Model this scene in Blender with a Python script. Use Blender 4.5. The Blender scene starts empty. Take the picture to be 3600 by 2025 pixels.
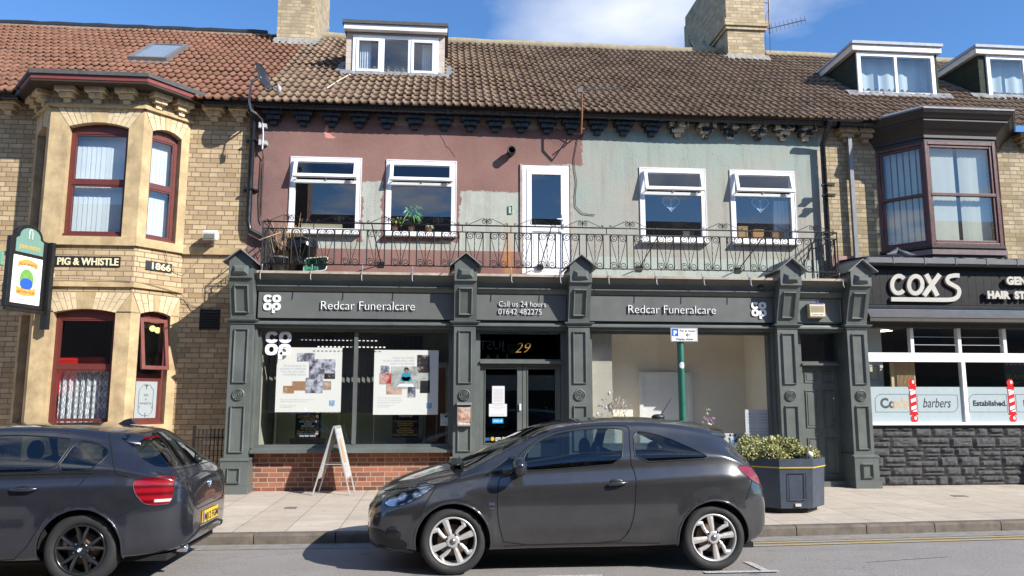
import bpy, bmesh, math, random
from math import sin, cos, pi, radians, sqrt, atan2, tan, floor
from mathutils import Vector, Matrix

rnd = random.Random(7)
S = bpy.context.scene
COL = S.collection

# ------------------------------------------------------------------ camera
YAW, PITCH, ROLL, FPX = radians(4.99), radians(8.144), radians(.0475), 2757.0
CAM = Vector((0, 0, 1.62))
FW = Vector((sin(YAW)*cos(PITCH), cos(YAW)*cos(PITCH), sin(PITCH)))
_r = Vector((cos(YAW), -sin(YAW), 0)); _u = _r.cross(FW)
RT = cos(ROLL)*_r + sin(ROLL)*_u; UP = -sin(ROLL)*_r + cos(ROLL)*_u
cd = bpy.data.cameras.new("camera"); cam = bpy.data.objects.new("camera", cd); COL.objects.link(cam)
cd.sensor_width = 36; cd.lens = FPX/3600*36; cd.clip_start = .1; cd.clip_end = 3000
m = Matrix((RT, UP, -FW)).transposed().to_4x4(); m.translation = CAM
cam.matrix_world = m; S.camera = cam

def at(px, py, Y):
    "survey helper: the point on the vertical plane y = Y seen at a photograph pixel (3600 wide)"
    d = FW + RT*((px-1800)/FPX) - UP*((py-1012.5)/FPX)
    return CAM + d*((Y-CAM.y)/d.y)
def atz(px, py, Z):
    d = FW + RT*((px-1800)/FPX) - UP*((py-1012.5)/FPX)
    return CAM + d*((Z-CAM.z)/d.z)
def ax(px, py, Y): return at(px, py, Y).x
def az_(px, py, Y): return at(px, py, Y).z

# ------------------------------------------------------------------ light
SUN = Vector((1.2, -1.0, 1.0)).normalized()
sd = bpy.data.lights.new("sun", 'SUN'); so = bpy.data.objects.new("sun", sd); COL.objects.link(so)
sd.energy = 5.0; sd.angle = radians(.5); sd.color = (1, .955, .88)
so.rotation_euler = SUN.to_track_quat('Z', 'Y').to_euler()
S.view_settings.view_transform = 'Standard'; S.view_settings.look = 'None'
S.view_settings.gamma = 1; S.view_settings.exposure = 0.64
S.render.film_transparent = False
S.cycles.use_denoising = True
S.cycles.max_bounces = 10; S.cycles.diffuse_bounces = 7; S.cycles.transparent_max_bounces = 12
S.cycles.caustics_reflective = False; S.cycles.caustics_refractive = False

class Gr:
    "tiny node-graph builder"
    def __init__(s, tree):
        s.t = tree; s.N = tree.nodes; s.L = tree.links
    def node(s, typ, ins=None, **props):
        n = s.N.new(typ)
        for k, v in props.items(): setattr(n, k, v)
        for k, v in (ins or {}).items(): s.put(n.inputs[k], v)
        return n
    def put(s, sock, v):
        if hasattr(v, 'is_output'): s.L.new(v, sock)
        elif v is not None:
            if sock.type == 'RGBA' and len(v) == 3: v = (*v, 1)
            sock.default_value = v
    def m(s, op, a, b=0.0, c=None):
        n = s.N.new('ShaderNodeMath'); n.operation = op
        s.put(n.inputs[0], a); s.put(n.inputs[1], b)
        if c is not None: s.put(n.inputs[2], c)
        return n.outputs[0]
    def mix(s, f, a, b, mode='MIX'):
        n = s.N.new('ShaderNodeMix'); n.data_type = 'RGBA'; n.blend_type = mode
        s.put(n.inputs[0], f); s.put(n.inputs[6], a); s.put(n.inputs[7], b)
        return n.outputs[2]
    def noise(s, vec, scale, detail=4, rough=.55, out='Fac'):
        n = s.node('ShaderNodeTexNoise', {'Vector': vec, 'Scale': scale, 'Detail': detail, 'Roughness': rough})
        return n.outputs[out]
    def ramp(s, f, a, b, lo=0.0, hi=1.0):
        n = s.node('ShaderNodeMapRange', {'Value': f, 'From Min': a, 'From Max': b, 'To Min': lo, 'To Max': hi})
        return n.outputs[0]
    def step(s, v, e, w=.004): return s.ramp(v, e-w, e+w)
    def vmul(s, vec, sc):
        n = s.node('ShaderNodeVectorMath', {0: vec, 1: sc}, operation='MULTIPLY'); return n.outputs[0]
    def pos(s): return s.N.new('ShaderNodeNewGeometry').outputs['Position']
    def uv(s): return s.N.new('ShaderNodeUVMap').outputs[0]
    def xyz(s, v):
        n = s.node('ShaderNodeSeparateXYZ', {0: v}); return n.outputs
    def bump(s, h, strength=.3, dist=.01):
        return s.node('ShaderNodeBump', {'Height': h, 'Strength': strength, 'Distance': dist}).outputs[0]

w = bpy.data.worlds.new("World"); S.world = w; w.use_nodes = True
g = Gr(w.node_tree); g.N.clear()
sky = g.node('ShaderNodeTexSky', sky_type='NISHITA')
sky.sun_disc = False; sky.sun_elevation = math.asin(SUN.z); sky.sun_rotation = atan2(SUN.x, SUN.y)
sky.air_density = 1.0; sky.dust_density = .25; sky.ozone_density = 2.5; sky.altitude = 200
tc = g.N.new('ShaderNodeTexCoord').outputs['Generated']
X_, Y_, Z_ = g.xyz(tc)
# clouds live on a flat layer above the town: direction / height
den = g.m('ADD', g.m('MAXIMUM', Z_, 0.02), .12)
cv = g.node('ShaderNodeCombineXYZ', {0: g.m('DIVIDE', X_, den), 1: g.m('DIVIDE', Y_, den), 2: 0.0}).outputs[0]
cv2 = g.node('ShaderNodeVectorMath', {0: cv, 1: (3.95, 1.2, 0.0)}, operation='ADD').outputs[0]
c1 = g.noise(cv2, 1.05, 7, .56)
c2 = g.noise(cv2, .42, 2, .5)
def blob(px, py, r):
    d = FW + RT*((px-1800)/FPX) - UP*((py-1012.5)/FPX); d.normalize(); k = max(d.z, .02)+.12
    v = g.node('ShaderNodeVectorMath', {0: cv, 1: (d.x/k, d.y/k, 0)}, operation='DISTANCE').outputs['Value']
    return g.ramp(v, 0, r, 1, 0)
bank = g.m('MAXIMUM', g.m('MAXIMUM', blob(2190, 40, .50), g.m('MULTIPLY', blob(1950, 135, .34), .8)), g.m('MULTIPLY', blob(2700, 90, .22), .45))
back = g.m('MULTIPLY', g.ramp(Y_, -.05, -.2), g.ramp(g.noise(cv2, 1.5, 7, .6), .50, .62))      # more broken cloud over the far side of the street, seen only in reflections
cl = g.ramp(g.m('ADD', g.m('ADD', g.m('MULTIPLY', c1, .80), g.m('MULTIPLY', c2, .2)), g.m('MULTIPLY', bank, .27)), .60, .90)
cl = g.m('MAXIMUM', cl, back)
cl = g.m('MULTIPLY', cl, .92)
body = g.ramp(g.noise(cv2, 2.6, 4, .5), .3, .7, .62, 1.0)
skyc = g.mix(1.0, sky.outputs[0], (.74, 1.08, 1.42), 'MULTIPLY')
cloudc = g.mix(body, (4.6, 5.0, 5.8), (8.2, 8.4, 8.8))
out = g.mix(cl, skyc, cloudc)
bg = g.node('ShaderNodeBackground', {'Color': out, 'Strength': .097})
wo = g.N.new('ShaderNodeOutputWorld'); g.L.new(bg.outputs[0], wo.inputs[0])

# ------------------------------------------------------------------ materials
def newmat(name):
    mt = bpy.data.materials.new(name); mt.use_nodes = True
    g = Gr(mt.node_tree); g.N.clear()
    o = g.N.new('ShaderNodeOutputMaterial'); p = g.N.new('ShaderNodeBsdfPrincipled')
    g.L.new(p.outputs[0], o.inputs[0]); g.p = p; g.o = o
    return mt, g
def sc(c, k): return tuple(min(1, max(0, x*k)) for x in c)
MC = {}
def pm(name, col, rough=.6, metal=0.0, var=.12, vs=3.0, bump=0.0, bs=60.0, coat=0.0, spec=.5, dirt=0.0, emit=None, es=0.0):
    if name in MC: return MC[name]
    mt, g = newmat(name); P = g.pos()
    base = col
    if var:
        n = g.ramp(g.noise(P, vs, 6, .65), .28, .72)
        base = g.mix(n, sc(col, 1-var), sc(col, 1+var))
    if dirt:
        d = g.ramp(g.noise(g.vmul(P, (1, 1, .35)), 2.2, 7, .7), .52, .78, 0, dirt)
        base = g.mix(d, base, sc(col, .38))
    g.put(g.p.inputs['Base Color'], base)
    if rough and var: g.put(g.p.inputs['Roughness'], g.ramp(g.noise(P, vs*3, 3), .3, .7, max(.03, rough-.07), min(1, rough+.07)))
    else: g.p.inputs['Roughness'].default_value = rough
    g.p.inputs['Metallic'].default_value = metal
    g.p.inputs['Coat Weight'].default_value = coat; g.p.inputs['Coat Roughness'].default_value = .03
    g.p.inputs['Specular IOR Level'].default_value = spec
    if bump: g.put(g.p.inputs['Normal'], g.bump(g.noise(P, bs, 5, .6), bump, .01))
    if emit:
        g.put(g.p.inputs['Emission Color'], emit); g.p.inputs['Emission Strength'].default_value = es
    MC[name] = mt; return mt
def glass(name, tint=(.9, .95, .95), refl=.1, rough=0.0):
    if name in MC: return MC[name]
    mt, g = newmat(name); g.N.remove(g.p)
    fc = g.node('ShaderNodeLayerWeight', {'Blend': .5}).outputs['Facing']   # 1 - cos, the same from both sides
    f = g.m('MINIMUM', g.m('ADD', g.m('MULTIPLY', g.m('POWER', fc, 5.0), .9), refl+.045), 1.0)
    t = g.node('ShaderNodeBsdfTransparent', {'Color': tint}); gl = g.node('ShaderNodeBsdfGlossy', {'Color': (1, 1, 1), 'Roughness': rough})
    mx = g.node('ShaderNodeMixShader', {0: f, 1: t.outputs[0], 2: gl.outputs[0]})
    g.L.new(mx.outputs[0], g.o.inputs[0]); MC[name] = mt; return mt
def brickmat(name, c1, c2, mort, bw=.232, bh=.0765, ms=.009, stain=.4, stcol=(.06, .05, .04), bump=.5, dark=.0):
    mt, g = newmat(name); U = g.uv(); P = g.pos()
    wob = g.node('ShaderNodeVectorMath', {0: U, 1: g.vmul(g.noise(P, 9, 2, out='Color'), (.006, .006, 0))}, operation='ADD').outputs[0]
    b = g.node('ShaderNodeTexBrick', {'Vector': wob, 'Scale': 1.0, 'Brick Width': bw, 'Row Height': bh, 'Mortar Size': ms, 'Mortar Smooth': .25,
        'Color1': (0, 0, 0), 'Color2': (1, 1, 1), 'Mortar': (.5, .5, .5), 'Bias': 0.0}); b.offset = .5; b.offset_frequency = 2
    b.squash = .62; b.squash_frequency = 4
    k = b.outputs['Color']; fac = b.outputs['Fac']
    col = g.mix(k, c1, c2)
    col = g.mix(g.ramp(g.noise(P, 26, 5, .7), .35, .75, 0, .35), col, sc(c1, .62))
    st = g.ramp(g.noise(g.vmul(P, (1, 1, .6)), 1.1, 8, .68), .47, .75, 0, stain)
    col = g.mix(st, col, stcol)
    col = g.mix(g.m('MULTIPLY', fac, .92), col, mort)
    g.put(g.p.inputs['Base Color'], col); g.p.inputs['Roughness'].default_value = .88
    h = g.m('ADD', g.m('MULTIPLY', g.m('SUBTRACT', 1.0, fac), 1.0), g.m('MULTIPLY', g.noise(P, 70, 4), .5))
    g.put(g.p.inputs['Normal'], g.bump(h, bump, .006)); MC[name] = mt
    return mt

# ------------------------------------------------------------------ mesh builder
def wloc(o):
    v = Vector((0, 0, 0))
    while o is not None: v += o.location; o = o.parent
    return v
class MB:
    def __init__(s): s.v = []; s.f = []; s.mi = []; s.sm = []; s.cur = 0; s.smooth = False
    def add(s, vs, fs, smooth=None):
        n = len(s.v); s.v += [tuple(p) for p in vs]
        for f in fs: s.f.append(tuple(i+n for i in f)); s.mi.append(s.cur); s.sm.append(s.smooth if smooth is None else smooth)
        return s
    def box(s, x0, x1, y0, y1, z0, z1):
        vs = [(x, y, z) for z in (z0, z1) for y in (y0, y1) for x in (x0, x1)]
        return s.add(vs, [(0, 2, 3, 1), (4, 5, 7, 6), (0, 1, 5, 4), (2, 6, 7, 3), (0, 4, 6, 2), (1, 3, 7, 5)], False)
    def obox(s, o, a, b, c):
        "parallelepiped from corner o with edge vectors a, b, c"
        o, a, b, c = map(Vector, (o, a, b, c))
        vs = [o, o+a, o+b, o+a+b, o+c, o+a+c, o+b+c, o+a+b+c]
        return s.add(vs, [(0, 2, 3, 1), (4, 5, 7, 6), (0, 1, 5, 4), (2, 6, 7, 3), (0, 4, 6, 2), (1, 3, 7, 5)], False)
    def quad(s, *p): return s.add(p, [tuple(range(len(p)))], False)
    def prism(s, poly, d):
        "polygon (list of 3d points) extruded along vector d, capped"
        d = Vector(d); n = len(poly); vs = [Vector(p) for p in poly]; vs += [p+d for p in vs]
        fs = [tuple(range(n)), tuple(range(2*n-1, n-1, -1))] + [(i, i+n, (i+1) % n+n, (i+1) % n) for i in range(n)]
        return s.add(vs, fs, False)
    def xprof(s, prof, x0, x1):
        "profile of (y, z) points extruded along x"
        return s.prism([(x0, y, z) for y, z in prof], (x1-x0, 0, 0))
    def tube(s, pts, r, n=6, closed=False, caps=True):
        pts = [Vector(p) for p in pts]; k = len(pts); vs = []; fs = []
        rr = r if isinstance(r, (list, tuple)) else [r]*k
        prev = None
        for i, p in enumerate(pts):
            if closed: t = pts[(i+1) % k]-pts[i-1]
            else: t = pts[min(i+1, k-1)]-pts[max(i-1, 0)]
            if t.length < 1e-9: t = Vector((0, 0, 1))
            t.normalize()
            if prev is None:
                a = t.cross(Vector((0, 0, 1)) if abs(t.z) < .9 else Vector((1, 0, 0))).normalized()
            else:
                a = prev - t*prev.dot(t)
                a = a.normalized() if a.length > 1e-6 else t.orthogonal().normalized()
            prev = a; b = t.cross(a)
            for j in range(n):
                an = 2*pi*j/n; vs.append(p+(a*cos(an)+b*sin(an))*rr[i])
        m = k if closed else k-1
        for i in range(m):
            for j in range(n):
                fs.append((i*n+j, i*n+(j+1) % n, ((i+1) % k)*n+(j+1) % n, ((i+1) % k)*n+j))
        s.add(vs, fs, True if n > 4 else False)
        if caps and not closed:
            s.add(vs[:n], [tuple(range(n-1, -1, -1))], False); s.add(vs[-n:], [tuple(range(n))], False)
        return s
    def lathe(s, prof, o, axis='z', n=20, smooth=True):
        "profile (r, h) turned about an axis through o"
        vs = []; fs = []; o = Vector(o); k = len(prof)
        for r, h in prof:
            for j in range(n):
                a = 2*pi*j/n; c, d = r*cos(a), r*sin(a)
                vs.append(o+Vector({'z': (c, d, h), 'y': (c, h, d), 'x': (h, c, d)}[axis]))
        for i in range(k-1):
            for j in range(n): fs.append((i*n+j, i*n+(j+1) % n, (i+1)*n+(j+1) % n, (i+1)*n+j))
        return s.add(vs, fs, smooth)
    def ball(s, c, r, n=12, m=8, sx=1, sy=1, sz=1):
        return s.lathe([(max(1e-4, r*sin(pi*i/m)), -r*cos(pi*i/m)) for i in range(m+1)], c, 'z', n) if sx == sy == sz == 1 else s._ell(c, r, n, m, sx, sy, sz)
    def _ell(s, c, r, n, m, sx, sy, sz):
        k = len(s.v); s.lathe([(max(1e-4, r*sin(pi*i/m)), -r*cos(pi*i/m)) for i in range(m+1)], (0, 0, 0), 'z', n)
        for i in range(k, len(s.v)):
            v = s.v[i]; s.v[i] = (c[0]+v[0]*sx, c[1]+v[1]*sy, c[2]+v[2]*sz)
        return s
    def frame(s, o, u, v, w, h, t, d, dirn):
        "rectangular frame: corner o, unit vectors u, v, size w x h, bar width t, depth vector dirn*d"
        o, u, v, dd = Vector(o), Vector(u), Vector(v), Vector(dirn)*d
        s.obox(o, u*t, v*h, dd); s.obox(o+u*(w-t), u*t, v*h, dd)
        s.obox(o+u*t, u*(w-2*t), v*t, dd); s.obox(o+u*t+v*(h-t), u*(w-2*t), v*t, dd); return s
    def build(s, name, mats, parent=None, bevel=0.0, uvm=None):
        off = wloc(parent) if parent else Vector((0, 0, 0))
        me = bpy.data.meshes.new(name)
        vv = s.v
        me.from_pydata([(x-off.x, y-off.y, z-off.z) for x, y, z in vv], [], s.f)
        if not isinstance(mats, (list, tuple)): mats = [mats]
        for mm in mats: me.materials.append(mm)
        me.polygons.foreach_set('material_index', s.mi); me.polygons.foreach_set('use_smooth', s.sm)
        uvl = me.uv_layers.new(name='UVMap').data
        for p in me.polygons:
            nn = p.normal
            if uvm: fn = uvm
            elif abs(nn.z) > .75: fn = lambda q: (q[0], q[1])
            else:
                t = Vector((-nn.y, nn.x, 0)); t = t.normalized() if t.length > 1e-6 else Vector((1, 0, 0))
                fn = lambda q, t=t: (q[0]*t.x+q[1]*t.y, q[2])
            for li in p.loop_indices: uvl[li].uv = fn(vv[me.loops[li].vertex_index])
        bm = bmesh.new(); bm.from_mesh(me); bmesh.ops.recalc_face_normals(bm, faces=bm.faces); bm.to_mesh(me); bm.free()
        me.update()
        o = bpy.data.objects.new(name, me); COL.objects.link(o)
        if parent: o.parent = parent
        if bevel:
            b = o.modifiers.new('bevel', 'BEVEL'); b.width = bevel; b.segments = 2; b.limit_method = 'ANGLE'; b.harden_normals = False
        return o

def thing(name, label, cat, loc=(0, 0, 0), group=None):
    o = bpy.data.objects.new(name, None); COL.objects.link(o); o.location = loc
    o.empty_display_size = .2
    return tag(o, label, cat, group)
def tag(o, label=None, cat=None, group=None, kind=None):
    if label: o['label'] = label
    if cat: o['category'] = cat
    if group: o['group'] = group
    if kind: o['kind'] = kind
    return o
def dup(o, loc=None, parent=None):
    c = o.copy(); COL.objects.link(c)
    if loc is not None: c.location = loc
    if parent is not None: c.parent = parent
    for ch in list(o.children): dup(ch, None, c)
    return c
def text_mesh(s, size, extrude=0.0, bold=0.0, shear=0.0, align='LEFT', spacing=1.0, xs=1.0):
    c = bpy.data.curves.new('t', 'FONT'); c.body = s; c.size = size; c.extrude = extrude; c.offset = bold; c.shear = shear
    c.align_x = align; c.space_character = spacing; c.resolution_u = 3
    o = bpy.data.objects.new('t', c); COL.objects.link(o)
    dg = bpy.context.evaluated_depsgraph_get(); me = bpy.data.meshes.new_from_object(o.evaluated_get(dg))
    vs = [(v.co.x*xs, v.co.y, v.co.z) for v in me.vertices]; fs = [tuple(p.vertices) for p in me.polygons]
    bpy.data.objects.remove(o); bpy.data.curves.remove(c); bpy.data.meshes.remove(me)
    return vs, fs
def put_text(mb, s, o, size, u=(1, 0, 0), v=(0, 0, 1), n=(0, -1, 0), extrude=.0, bold=0.0, shear=0.0, align='LEFT', width=None, spacing=1.0):
    "lay lettering with its left baseline corner at o; width = fit to this width"
    vs, fs = text_mesh(s, size, extrude, bold, shear, align, spacing)
    k = 1.0
    if width and vs:
        x0 = min(p[0] for p in vs); x1 = max(p[0] for p in vs); k = width/(x1-x0)
    o, u, v, n = Vector(o), Vector(u), Vector(v), Vector(n)
    mb.add([o+u*(p[0]*k)+v*p[1]+n*(p[2]+extrude) for p in vs], fs, False); return mb
# ================================================================== the setting
def zroof(y): return 6.855+.711*(y-13.58)
def roofhit(px, py):
    d = FW + RT*((px-1800)/FPX) - UP*((py-1012.5)/FPX)
    t = (6.855+.711*(CAM.y-13.58)-CAM.z)/(d.z-.711*d.y)
    return CAM + d*t
KERB = [(-60, 9.42), (3.6, 9.40), (7.35, 9.62), (60, 12.7)]
def kerb_y(x):
    for (a, b), (c, d) in zip(KERB, KERB[1:]):
        if a <= x <= c: return b+(d-b)*(x-a)/(c-a)

def road_mat():
    mt, g = newmat('asphalt'); P = g.pos()
    n1 = g.noise(P, 95, 4, .8); n2 = g.noise(P, 1.3, 6, .65); n3 = g.noise(g.vmul(P, (.35, 2.2, 1)), 1.4, 6, .7)
    col = g.mix(g.ramp(n1, .3, .7), (.125, .113, .103), (.32, .295, .275))
    col = g.mix(g.ramp(n2, .45, .75, 0, .45), col, (.31, .295, .28))
    col = g.mix(g.ramp(n3, .56, .78, 0, .55), col, (.075, .07, .066))
    vo = g.node('ShaderNodeTexVoronoi', {'Vector': P, 'Scale': 60.0})
    col = g.mix(g.ramp(g.noise(P, 34, 4, .8), .42, .66, 0, .45), col, (.38, .355, .335))
    ck = g.node('ShaderNodeTexVoronoi', {'Vector': g.node('ShaderNodeVectorMath', {0: P, 1: g.vmul(g.noise(P, 3, 4, out='Color'), (.9, .9, 0))}, operation='ADD').outputs[0], 'Scale': .42}, feature='DISTANCE_TO_EDGE').outputs['Distance']
    col = g.mix(g.ramp(ck, .002, .005, .16, 0), col, (.06, .055, .05))
    col = g.mix(g.m('MULTIPLY', g.ramp(vo.outputs['Distance'], .0, .3, 1, 0), .25), col, (.36, .35, .34))
    st = g.node('ShaderNodeTexVoronoi', {'Vector': P, 'Scale': 1.7}).outputs['Distance']
    col = g.mix(g.ramp(g.m('ADD', st, g.m('MULTIPLY', g.noise(P, 14, 3), .16)), .10, .22, .55, 0), col, (.07, .066, .062))
    g.put(g.p.inputs['Base Color'], col); g.p.inputs['Roughness'].default_value = .82
    g.put(g.p.inputs['Normal'], g.bump(g.m('ADD', n1, vo.outputs['Distance']), .5, .006)); return mt
def flag_mat():
    mt, g = newmat('paving flags'); P = g.pos(); x, y, z = g.xyz(P)
    v = g.node('ShaderNodeCombineXYZ', {0: y, 1: x, 2: 0.0}).outputs[0]
    b = g.node('ShaderNodeTexBrick', {'Vector': v, 'Scale': 1.0, 'Brick Width': .9, 'Row Height': .6, 'Mortar Size': .006, 'Mortar Smooth': .3,
        'Color1': (0, 0, 0), 'Color2': (1, 1, 1), 'Mortar': (.5, .5, .5)}); b.offset = .5
    col = g.mix(b.outputs['Color'], (.45, .378, .295), (.55, .475, .38))
    col = g.mix(g.ramp(g.noise(P, 2.6, 8, .75), .42, .68, 0, .6), col, (.33, .285, .235))
    col = g.mix(g.ramp(g.noise(P, 90, 3, .7), .5, .8, 0, .3), col, (.36, .32, .28))
    spots = g.node('ShaderNodeTexVoronoi', {'Vector': P, 'Scale': 6.0}).outputs['Distance']
    col = g.mix(g.ramp(spots, .06, .12, .75, 0), col, (.16, .145, .13))
    wet = g.noise(g.vmul(P, (.6, 1.6, 1)), 1.1, 6, .7); col = g.mix(g.ramp(wet, .52, .72, 0, .5), col, (.29, .25, .205))
    col = g.mix(g.m('MULTIPLY', b.outputs['Fac'], .85), col, (.16, .14, .12))
    g.put(g.p.inputs['Base Color'], col); g.p.inputs['Roughness'].default_value = .85
    h = g.m('SUBTRACT', g.m('MULTIPLY', g.noise(P, 60, 4), .3), b.outputs['Fac'])
    g.put(g.p.inputs['Normal'], g.bump(h, .5, .006)); return mt
def paint_mat(name, col, under=(.2, .195, .19), wear=.5):
    mt, g = newmat(name); P = g.pos()
    n = g.ramp(g.noise(P, 38, 5, .75), wear-.1, wear+.12)
    g.put(g.p.inputs['Base Color'], g.mix(n, col, under)); g.p.inputs['Roughness'].default_value = .8; return mt

tag(MB().quad((-700, -700, -.03), (700, -700, -.03), (700, 900, -.03), (-700, 900, -.03)).build('ground', pm('earth', (.16, .14, .11), .95)), kind='structure')
b = MB(); pts = [(x, y) for x, y in KERB]
b.add([(-60, -1.2, 0), (60, -1.2, 0)] + [(x, y, 0) for x, y in reversed(pts)], [tuple(range(6))])
tag(b.build('road', road_mat()), kind='structure')
b = MB()
b.add([(x, y+.15, .112) for x, y in pts] + [(x, 13.0, .16) for x, y in pts] + [(x, 14.3, .164) for x, y in pts],
      [(i, i+1, i+5, i+4) for i in range(3)] + [(i+4, i+5, i+9, i+8) for i in range(3)])
tag(b.build('pavement', flag_mat()), kind='structure')
# kerb stones, each about 0.9 m
kc = pm('kerb concrete', (.135, .113, .092), .9, var=.35, vs=7, bump=.35, bs=90, dirt=.5)
b = MB(); x = -24.0
while x < 24:
    x2 = x+.912; ya, yb = kerb_y(x), kerb_y(x2)
    f = .006
    prof = [(0, -.02), (0, .092), (.012, .112), (.03, .118), (.15, .118), (.15, -.02)]
    A = [Vector((x+f, ya+p, q)) for p, q in prof]; B = [Vector((x2-f, yb+p, q)) for p, q in prof]
    n = len(prof)
    b.add(A+B, [tuple(range(n)), tuple(range(2*n-1, n-1, -1))]+[(i, i+n, (i+1) % n+n, (i+1) % n) for i in range(n)], False)
    x = x2
tag(b.build('kerb', kc), kind='structure')
# gutter channel strip along the kerb, then the double yellow lines
b = MB(); b.add([(x, y-.30, .004) for x, y in pts]+[(x, y-.001, .004) for x, y in pts], [(i, i+1, i+5, i+4) for i in range(3)])
tag(b.build('gutter_strip', pm('gutter tarmac', (.245, .225, .205), .85, var=.25, vs=9, bump=.3, bs=150, dirt=.3)), kind='structure')
yl = paint_mat('yellow line', (.52, .38, .13), (.24, .21, .16), .56)
b = MB()
for o in (.43, .585):
    a = [(x, kerb_y(x)) for x in (2.9, 3.6, 7.35, 40)]
    b.add([(x, y-o, .008) for x, y in a]+[(x, y-o+.05, .008) for x, y in a], [(i, i+1, i+5, i+4) for i in range(3)], False)
tag(b.build('yellow_lines', yl), kind='structure')
wl = paint_mat('white line', (.55, .54, .52), (.24, .23, .225), .53)
b = MB()
def strip(p, q, wd, z=.008):
    p, q = Vector((*p, 0)), Vector((*q, 0)); t = (q-p).normalized(); nn = Vector((-t.y, t.x, 0))*wd/2
    b.quad(*[(v.x, v.y, z) for v in (p-nn, q-nn, q+nn, p+nn)])
P1 = atz(2625, 1977, 0); P2 = atz(2700, 2012, 0)
strip(P1.xy, P2.xy, .075); strip((P2.x+.1, P2.y), (P2.x-.62, P2.y), .07, .012); strip((.9, P2.y-.03), (1.5, P2.y-.03), .06)
tag(b.build('parking_bay_lines', wl), kind='structure')
b = MB(); strip((-2.1, 7.62), (-1.3, 7.75), .012, .006); strip((4.3, 7.9), (5.3, 8.1), .02, .006)
tag(b.build('survey_marks', paint_mat('spray paint', (.3, .42, .42), (.24, .235, .23), .46)), kind='structure')

# far side of the street: only its reflection in the glass and paint shows
b = MB(); b.box(-60, 60, -4.2, -1.2, -.02, .11)
tag(b.build('far_pavement', pm('far paving', (.36, .32, .27), .9)), kind='structure')
obm = brickmat('far brick', (.26, .13, .08), (.34, .19, .12), (.30, .27, .23))
ob = thing('brick_terrace', 'brick terrace of shops on the far side, seen only reflected in window glass', 'building', (0, -4.2, 0))
b = MB(); b.box(-40, 40, -12, -4.2, 0, 7.3); b.build('wall', obm, ob)
b = MB(); b.prism([(-41, -3.9, 7.2), (-41, -8.1, 10.1), (-41, -12.3, 7.2)], (82, 0, 0)); b.build('roof', pm('far slate', (.05, .05, .055), .8), ob)
b = MB()
for x in (-6.7, -21): b.box(x-.55, x+.55, -8.2, -7.0, 7.8, 13.4); b.box(x-.62, x+.62, -8.28, -6.93, 13.1, 13.25)
b.build('chimney', obm, ob)
b = MB()
for k in range(-9, 10): b.box(k*4-.6, k*4+.6, -4.21, -4.17, 4.0, 5.8)
b.build('window', pm('far glass', (.03, .035, .045), .1), ob)
b = MB()
for k in range(-9, 10): b.box(k*4.2-1.6, k*4.2+1.6, -4.22, -4.16, .6, 2.6)
b.build('shop_window', pm('far shop glass', (.035, .035, .035), .08), ob)
dk = pm('far sign lettering', (.03, .03, .03), .6); cr = pm('far sign board', (.62, .58, .48), .5)
sg = thing('shop_sign', 'pale flooring shop sign of the far side, faintly reflected in the cream backed shop window', 'sign', (4.5, -4.1, 2.9))
b = MB(); b.box(1.3, 8.5, -4.16, -4.1, 2.0, 4.3); b.build('board', cr, sg)
b = MB()
for s, px, z, h in (('JEFF WYNN', 8.1, 3.65, .42), ('DESIGN FLOORING', 8.1, 3.05, .27), ('SHOWROOM', 8.1, 2.45, .36), ('01642 481779', 3.9, 3.0, .27), ('www.jeffwynn.co.uk', 3.9, 2.6, .2)):
    put_text(b, s, (px, -4.09, z), h, u=(-1, 0, 0), n=(0, 1, 0), spacing=1.15)
b.build('lettering', dk, sg)
sg = thing('shop_sign', 'hair shop sign of the far side, faintly reflected above the funeral parlour door', 'sign', (0, -4.1, 3.5))
b = MB(); b.box(-2.2, 5.0, -4.16, -4.1, 2.6, 4.2); b.build('board', pm('far grey board', (.1, .1, .1), .5), sg)
b = MB(); put_text(b, 'JUST', (2.4, -4.09, 3.6), .5, u=(-1, 0, 0), n=(0, 1, 0)); put_text(b, 'HAIR', (2.6, -4.09, 2.85), .8, u=(-1, 0, 0), n=(0, 1, 0)); b.build('lettering', pm('far pale letters', (.35, .34, .32), .6), sg)
# ================================================================== shared building pieces
WHITE = pm('white upvc', (.80, .80, .81), .35, var=.03, dirt=.12)
STONE = pm('sandstone', (.46, .342, .19), .9, var=.34, vs=3.4, bump=.35, bs=45, dirt=.62)
BUFF = brickmat('buff brick', (.375, .262, .145), (.590, .455, .275), (.165, .125, .085), .245, .0865, .0085, .45, (.14, .095, .05))
ARCHB = pm('buff arch brick', (.58, .465, .295), .88, var=.22, vs=5.5, bump=.25, dirt=.25)
MAROON = pm('maroon frame', (.125, .030, .025), .42, var=.14, vs=4, spec=.5)
BLACKP = pm('black plastic', (.012, .013, .015), .28, var=.1)
DARK = pm('dark interior', (.03, .028, .026), .9, var=.2)
LEAD = pm('lead', (.20, .205, .215), .55, var=.25, vs=6, bump=.3, bs=20)
GLW = glass('window glass', (.82, .88, .90), .085)
GLS = glass('shop glass', (.93, .95, .94), .04)

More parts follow.
